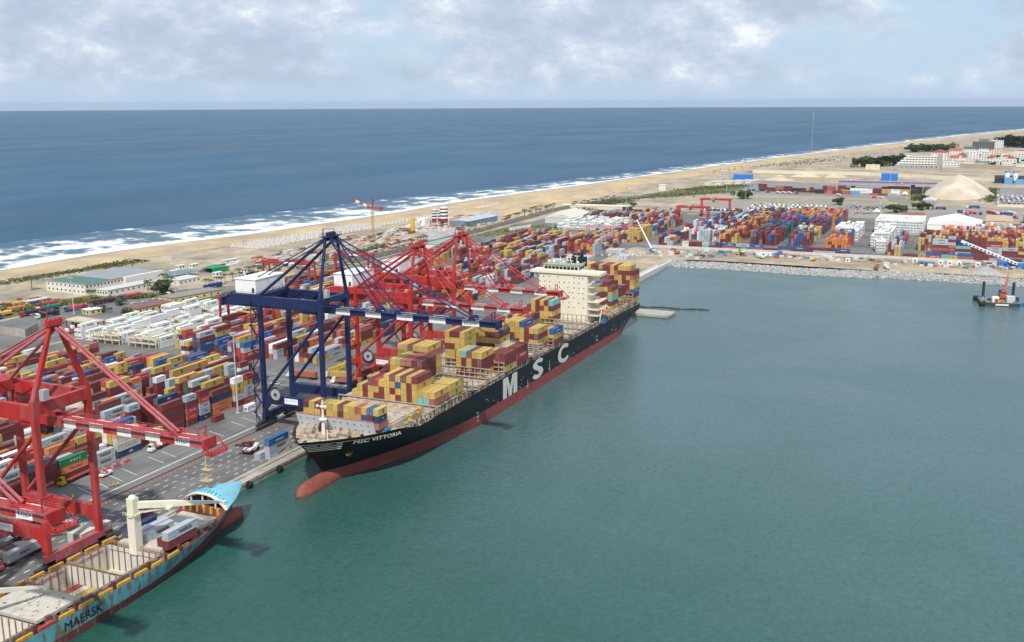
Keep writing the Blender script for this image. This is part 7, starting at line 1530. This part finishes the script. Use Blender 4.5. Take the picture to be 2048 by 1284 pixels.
def frame_spreader(x, y, l_):
    m = MB(); [m.box(a, a + .35, b, b + .35, 0, 2.2) for a in (0, 4, 8, 11.8) for b in (0, 2.1)]; m.box(0, 12.15, 0, .35, 2.0, 2.4); m.box(0, 12.15, 2.1, 2.45, 2.0, 2.4); m.box(0, 12.15, 0, .3, .3, .7); [m.box(a, a + .35, .3, 2.2, 2.0, 2.35) for a in (0, 3, 6, 9, 11.8)]; [m.bar((a, 0.1, .5), (a + 4, .1, 2.1), .2) for a in (0, 4, 8)]
    tag(m.build('lifting_frame', M('frame_yellow', (0.66, 0.50, 0.03), rough=0.5), None, (x, y, .03)), l_, 'lifting frame', 'yellow lifting frames behind the blue crane')
frame_spreader(427.5, 286.5, 'yellow steel lifting frame on the ground behind the blue crane'); frame_spreader(443, 287.5, 'second yellow lifting frame farther behind the first')
# striped barriers and paint roundels on the apron
m = MB(); m.box(-.9, .9, -.2, .2, 0, .9); bm = [m.mesh('barrier', M('barrier_red', (0.42, 0.06, 0.09))), None]; m2 = MB(); m2.box(-.9, .9, -.2, .2, 0, .9); bm[1] = m2.mesh('barrier', GREYST)
for k in range(18): o = link('barrier', bm[k % 3 == 1], None, (272 + k * .85, 285.6 - (k % 2) * 1.2, .03), R(80 + wr.uniform(-15, 15))); tag(o, '%s %s barrier from the left, row by the white pickup' % (od(k), 'grey' if k % 3 == 1 else 'red'), 'barrier', 'plastic barriers on the apron')
for k, (x, y) in enumerate(((235.5, 260), (235, 253))):
    m = MB(); n = 20; m.add([(2.3 * math.cos(i * .31416), 1.9 * math.sin(i * .31416), 0) for i in range(n)], [tuple(range(n))]); o = m.build('ground_roundel', LINE, None, (x, y, .036)); tag(o, ['upper', 'lower'][k] + ' white painted roundel on the apron lanes', 'road marking')
    m = MB(); m.v += [(r_ * math.cos(i * .31416) * 1, r_ * .82 * math.sin(i * .31416), .004) for r_ in (1.2, 1.9) for i in range(n)]; m.f += [(i, (i + 1) % n, n + (i + 1) % n, n + i) for i in range(n)]; m.m += [0] * n; m.build('ring', M('road_blue', (0.09, 0.22, 0.42)), o)
# people in hi-vis
def person_mesh(seed, vest):
    r2 = random.Random(seed); V = [(0, 0, .95), (0, 0, 1.25), (0, 0, 1.45), (0, 0, 1.55), (0, 0, 1.70), (.1, .1, .92), (.12 + r2.uniform(-.1, .1), .12, .5), (.1 + r2.uniform(-.15, .15), .12, .06), (.1, -.1, .92), (.08, -.12, .5), (-.05, -.12, .06), (0, .2, 1.42), (.05, .28, 1.15), (.16, .26, .92), (0, -.2, 1.42), (.05, -.28, 1.15), (.2, -.22, .98)]
    E_ = [(0, 1), (1, 2), (2, 3), (3, 4), (0, 5), (5, 6), (6, 7), (0, 8), (8, 9), (9, 10), (2, 11), (11, 12), (12, 13), (2, 14), (14, 15), (15, 16)]
    rad = [.15, .16, .15, .07, .12, .1, .075, .06, .1, .075, .06, .07, .05, .04, .07, .05, .04]
    me = bpy.data.meshes.new('person'); me.from_pydata(V, E_, []); o = bpy.data.objects.new('person', me); C.objects.link(o); md = o.modifiers.new('skin', 'SKIN')
    for i, s in enumerate(me.skin_vertices[0].data): s.radius = (rad[i], rad[i]); s.use_root = (i == 0)
    md2 = o.modifiers.new('sub', 'SUBSURF'); md2.levels = 1; dg = bpy.context.evaluated_depsgraph_get(); dg.update(); r = bpy.data.meshes.new_from_object(o.evaluated_get(dg)); bpy.data.objects.remove(o)
    for mm in (vest, M('trousers', (0.03, 0.04, 0.08)), M('skin_brown', (0.10, 0.055, 0.035))): r.materials.append(mm)
    for p in r.polygons: p.material_index = 0 if .92 < p.center.z < 1.48 else (1 if p.center.z <= .92 else 2)
    return r
HV = M('hi_vis', (0.62, 0.60, 0.03), rough=0.7); PM_ = [person_mesh(1, HV), person_mesh(2, HV)]; hel = MB(); hel.ball((0, 0, 1.76), .15, .15, .11, 8, 4); HELM = hel.mesh('helmet', YEL)
for k, (x, y, z, l_) in enumerate(((262, 270, .03, 'leftmost worker in yellow vest standing in the apron group'), (263, 269, .03, 'worker in yellow vest in the middle of the apron group'), (263.6, 269.8, .03, 'worker in yellow vest behind the apron group'), (264.6, 268.8, .03, 'rightmost worker in yellow vest of the apron group'), (325, 281.5, .03, 'lone worker in yellow vest near the boom tip'), (221.2, 243, 14.45, 'worker in yellow vest on the red portal beam'))):
    o = link('person', PM_[k % 2], None, (x, y, z), k * 1.3); tag(o, l_, 'person', 'port workers in yellow vests'); link('helmet', HELM, o)
# reefer racks
RACK = M('rack_cream', (0.62, 0.55, 0.40), rough=0.6)
def rack(x, y0, y1, l_, h=5.6, lv=(2.6, 5.2)):
    T = thing('reefer_rack', l_, 'rack', (x, y0, 0), 0, 'cream steel reefer racks'); n = 5; pm_ = MB().box(-.18, .18, -.18, .18, 0, h + 1).mesh('post', RACK)
    for k in range(n):
        for dx in (0, 2.2): link('post', pm_, T, (dx, (y1 - y0) * k / (n - 1), 0))
    for z in lv:
        m = MB(); m.box(-.15, 2.35, 0, y1 - y0, z, z + .18); m.box(-.2, .1, 0, y1 - y0, z - .35, z + .1); m.build('deck', RACK, T); m = MB(); rail_fence(m, (-.1, 0, z + .18), (-.1, y1 - y0, z + .18), 1.0, 1.4, .05); m.build('guard_rail', M('rail_brown', (0.30, 0.16, 0.11)), T)
for x, y0, y1, l_ in ((434.3, 431, 452, 'left cream reefer rack facing the cross aisle'), (434.5, 405, 424.5, 'right cream reefer rack facing the cross aisle'), (450.6, 431, 466, 'second left cream rack among white boxes'), (450.6, 405, 424.5, 'second right cream rack among white boxes'), (483, 431, 466, 'third left cream rack deeper among reefers'), (483, 405, 424.5, 'third right cream rack deeper among reefers'), (516, 405, 466, 'farthest cream rack before the red gantry')): rack(x, y0, y1, l_)
# trailers and boxes by the gate, green tank, far side plant
m = MB(); m.tube((0, 0, 1.6), (7, 0, 1.6), 1.5, 14); tag(m.build('tank', M('tank_green', (0.02, 0.27, 0.16), rough=0.4), None, (560, 463, .2), R(20)), 'bright green tank lying by the grey wall', 'tank')
for k, (x, y) in enumerate(((452, 484), (447, 490), (444, 480))): m = MB(); m.box(0, 9, 0, 2.4, 1, 1.6); m.box(0, 1.5, 0, 2.4, 1.6, 3.4, 1); k_ = len(m.m); wheels(m, (1, 6.5, 7.8), .95); m.m[k_:] = [2] * (len(m.m) - k_); tag(m.build('flatbed_trailer', [M('trailer_red'), WHITE, BLACK], None, (x, y, 0), R(-8)), ['red and white flatbed nearest the gate shed', 'middle red and white flatbed by the gate', 'red flatbed close to the left cream rack'][k], 'trailer')
# white mobile cranes and site plant on the sand strip
T = thing('mobile_crane', 'white telescopic crane boom leaning over the slab yard', 'mobile crane', (905, 262, 0)); m = MB(); m.bar((0, 0, 2.5), (38, 26, 24), 1.1, 1.1, 0, .6, .6); m.build('boom', WHITE, T); m = MB(); m.box(-5, 5, -1.4, 1.4, .9, 1.9); m.box(-2, 2, -1.5, 1.5, 1.9, 3.2); m.build('carrier', BLUEB, T); m = MB(); wheels(m, (-3.6, -1.6, 1.6, 3.6), 1.2, .7, .5); m.build('wheels', BLACK, T)
T = thing('piling_crane', 'white lattice crane boom with lettering at the right edge', 'crane', (925, -38, 0)); m = MB(); m.bar((0, 0, 2), (14, 46, 18), 2.0, 2.2, 0, 1.6, 1.8); m.build('boom', WHITE, T)
d_ = Vector((14, 46, 16)).normalized(); 
for t_ in range(14):
    m = MB(); c0 = Vector((0, 0, 2)).lerp(Vector((14, 46, 18)), .08 + t_ * .062) + Vector((-1.1, .3, 0)); m.bar(c0, c0 + d_ * 1.6, .1, .9); m.build('boom_opening', DARK, T)
m = MB(); m.box(-4, 4, -3, 3, 1, 4); m.box(-4.5, 4.5, -3, -1.8, 0, 1.2); m.box(-4.5, 4.5, 1.8, 3, 0, 1.2); m.build('base', BLUEB, T)
T = thing('earth_mover', 'yellow earth mover on the sandy shore road', 'earth mover', (903, 121, 0)); m = MB(); m.box(-3.4, 2.6, -1.3, 1.3, 1, 2.4); m.box(-.8, .8, -.8, .8, 2.4, 3.8); m.bar((2, 0, 1.8), (5, 0, .8), 2.2, .8); m.build('body', YEL, T); m = MB(); wheels(m, (-2.2, 1.6), 1.3, .95, .6); m.build('wheels', BLACK, T)
for k, (x, y, c, l_) in enumerate(((916, 187, (0.5, 0.3, 0.03), 'yellow wheel loader with raised bucket on the sand strip'), (913, 183, (0.08, 0.07, 0.06), 'dark excavator beside the yellow wheel loader'), (900, 238, (0.5, 0.12, 0.05), 'orange red excavator behind the pier wall'))):
    T = thing('excavator', l_, 'excavator', (x, y, 0), R(40 * k)); m = MB(); m.box(-2, 2, -1.3, 1.3, .9, 2.6); m.bar((1, 0, 2.4), (4, 0, 5), .5); m.bar((4, 0, 5), (6, 0, 2), .4); o = m.build('body', CARP, T); o.color = (*c, 1); m = MB(); m.box(-2.2, 2.2, -1.5, -.7, 0, .9); m.box(-2.2, 2.2, .7, 1.5, 0, .9); m.build('track', BLACK, T)
for k, (x, y, c, a, l_) in enumerate(((905, 167, Wt, 40, 'white lorry on the sand strip above the rocks'), (884, 62, Wt, 20, 'white van beside the dark ramp on the rocks'), (899, 258, (0.3, 0.3, 0.3), 30, 'grey lorry by the mobile crane'))): o = link('parked_lorry', LM[0], None, (x, y, .05), R(a)); o.color = (*c, 1); tag(o, l_, 'truck', 'lorries on the sand strip')
for k, (x, y, sx, sy, h, mt, l_) in enumerate(((912, 26, 3, 12.4, 2.6, M('cont_slateblue', (0.10, 0.17, 0.32)), 'slate blue container standing alone on the sand strip'), (917, 150, 3, 6, 2.6, BLUEB, 'short blue container near the dark tanks'), (920, -8, 5, 4, 3.2, WHB, 'white cube cabin nearest the gravel heap'), (921, 6, 4, 4, 3, WHB, 'white cube cabin left of the gravel heap'), (921, 13, 4, 4, 3, WHB, 'second white cube cabin on the strip'), (921, 20, 4, 4, 3, WHB, 'third white cube cabin on the strip'), (924, 40, 4, 4, 3, WHB, 'leftmost white cube cabin on the strip'), (928, -36, 8, 16, 3.4, BLUEB, 'long blue workshop at the right edge of the strip'), (910, 92, 3, 4, 2.4, WHB, 'white box near the rock bank'), (916, 158, 4, 14, 2.6, WHB, 'row of white office cabins with teal cover'))):
    house('site_cabin', l_, x, y, sx, sy, h, mt, mt, 0, 1, 0, max(1, int(sy / 4)), 0, cat='cabin', group='cabins on the sand strip', eave=.05)
m = MB(); m.add([(846, 64, -2), (846, 66.2, -2), (882, 70, 1.9), (882, 67.6, 1.9)], [(0, 1, 2, 3)]); m.box(874, 892, 67, 70, 1.0, 2.1, 1); tag(m.build('outfall_pipe', [DARK, M('rust')]), 'dark outfall channel crossing the rock bank', 'outfall')
# ------------------------------------------------------------------ dredging barge
bo = at(2000, 609, SEA); T = thing('dredging_barge', 'dark work barge with orange excavator and two spud legs', 'barge', (bo.x, bo.y, SEA), R(8))
m = MB(); m.box(-8, 14, -11, 13, -1, 2.4); m.build('hull', M('barge_dark', (0.045, 0.055, 0.055), rough=0.7, rust=0.5), T); m = MB(); m.box(-7.8, 13.8, -10.8, 12.8, 2.4, 2.46); m.build('deck', M('barge_deck', (0.16, 0.17, 0.15), rough=0.9, rust=0.5), T)
for x, y in ((10, 9.5), (12, -9.5)): m = MB(); m.cyl(x, y, -2, 13.5, .95, 12); m.build('spud_leg', DARK, T)
for x, y in ((-8.4, 12.5), (13, 13.2), (13, -11.6)): m = MB(); m.tube((x, y - 1.8, 1.4), (x, y + 1.8, 1.4), 1.8, 12); m.build('fender', BLACK, T)
m = MB(); m.box(-7, -3, 2, 6, 2.46, 6); m.build('engine_house', WHITE, T); m = MB(); m.box(-7.4, -7, 2.4, 4.6, 2.46, 5); m.build('red_door', M('stacker_red'), T); m = MB(); m.box(-6, 0, -8, -3, 2.46, 6.4); m.box(0, 4, -7, -3.4, 2.46, 5.4); m.build('cabin', M('cabin_grey', (0.55, 0.56, 0.58)), T)
ORG = M('excavator_orange', (0.45, 0.09, 0.04), rough=0.5)
ex = thing('excavator', 'orange long boom excavator standing on the dark barge', 'excavator', (bo.x + 6, bo.y - 1.5, SEA + 2.46), R(8)); m = MB(); m.box(-4, 4, -3.2, -1.6, 0, 1.4); m.box(-4, 4, 1.6, 3.2, 0, 1.4); m.build('track', BLACK, ex); m = MB(); m.box(-3.6, 3, -2.6, 2.6, 1.5, 4.6); m.build('house', ORG, ex); m = MB(); m.box(-3, .5, -1.6, 1.6, 4.6, 5.2); m.box(.6, 3, 1, 2.6, 4.6, 6.2); m.build('cab', DARK, ex)
m = MB(); m.bar((2, -.4, 3.4), (8.5, -3, 11), 1.3, 1.5, 0, 1, 1.1); m.build('boom', ORG, ex); m = MB(); m.bar((8.5, -3, 11), (11.5, -4, 17), .9, 1.0, 0, .5, .5); m.bar((8.5, -3, 11), (12, -2, 4), 1, 1); m.build('arm', ORG, ex)
m = MB(); 
for i in range(40): x, y = wr.uniform(-7, 12), wr.uniform(-10, 12); s = wr.uniform(.3, .8); m.box(x - s, x + s, y - s, y + s, 2.46, 2.46 + s * wr.uniform(.8, 2.5), i % 4)
rail_fence(m, (-7.9, -10.9, 2.46), (-7.9, 12.9, 2.46), 1.1, 2); tag(m.build('deck_gear', [YEL, BLUEB, GREYST, DARK], T), kind='stuff')
m = MB(); m.box(-8.08, -8.02, -4, 4, .7, 1.7); m.build('name_board', WHITE, T)
m = MB(); m.add([(-3, -1, 0), (3, -1, 0), (4.2, 0, .3), (3, 1, 0), (-3, 1, 0), (-3, -1.2, .9), (3, -1.2, .9), (4.6, 0, 1.1), (3, 1.2, .9), (-3, 1.2, .9)], [(0, 1, 6, 5), (1, 2, 7, 6), (2, 3, 8, 7), (3, 4, 9, 8), (4, 0, 5, 9), (0, 4, 3, 2, 1)]); m.box(-1.5, .5, -.7, .7, .5, 1.8); tag(m.build('tender_boat', BLUEB, None, (bo.x + 3, bo.y - 14.5, SEA + .1), R(95)), 'small blue tender boat beside the work barge', 'boat')
# ------------------------------------------------------------------ sea air
m = MB(); m.box(-24600, 24600, -24600, 24600, -8, 150); hz_m = bpy.data.materials.new('haze_air'); hz_m.use_nodes = True; t = hz_m.node_tree; t.nodes.clear()
vo = t.nodes.new('ShaderNodeVolumePrincipled'); vo.inputs['Color'].default_value = (0.72, 0.86, 1.0, 1); vo.inputs['Density'].default_value = 0.000020; vo.inputs['Anisotropy'].default_value = 0.3
mo = t.nodes.new('ShaderNodeOutputMaterial'); t.links.new(vo.outputs[0], mo.inputs['Volume'])
tag(m.build('haze', hz_m), 'thin sea haze over the whole port', 'haze', kind='stuff')
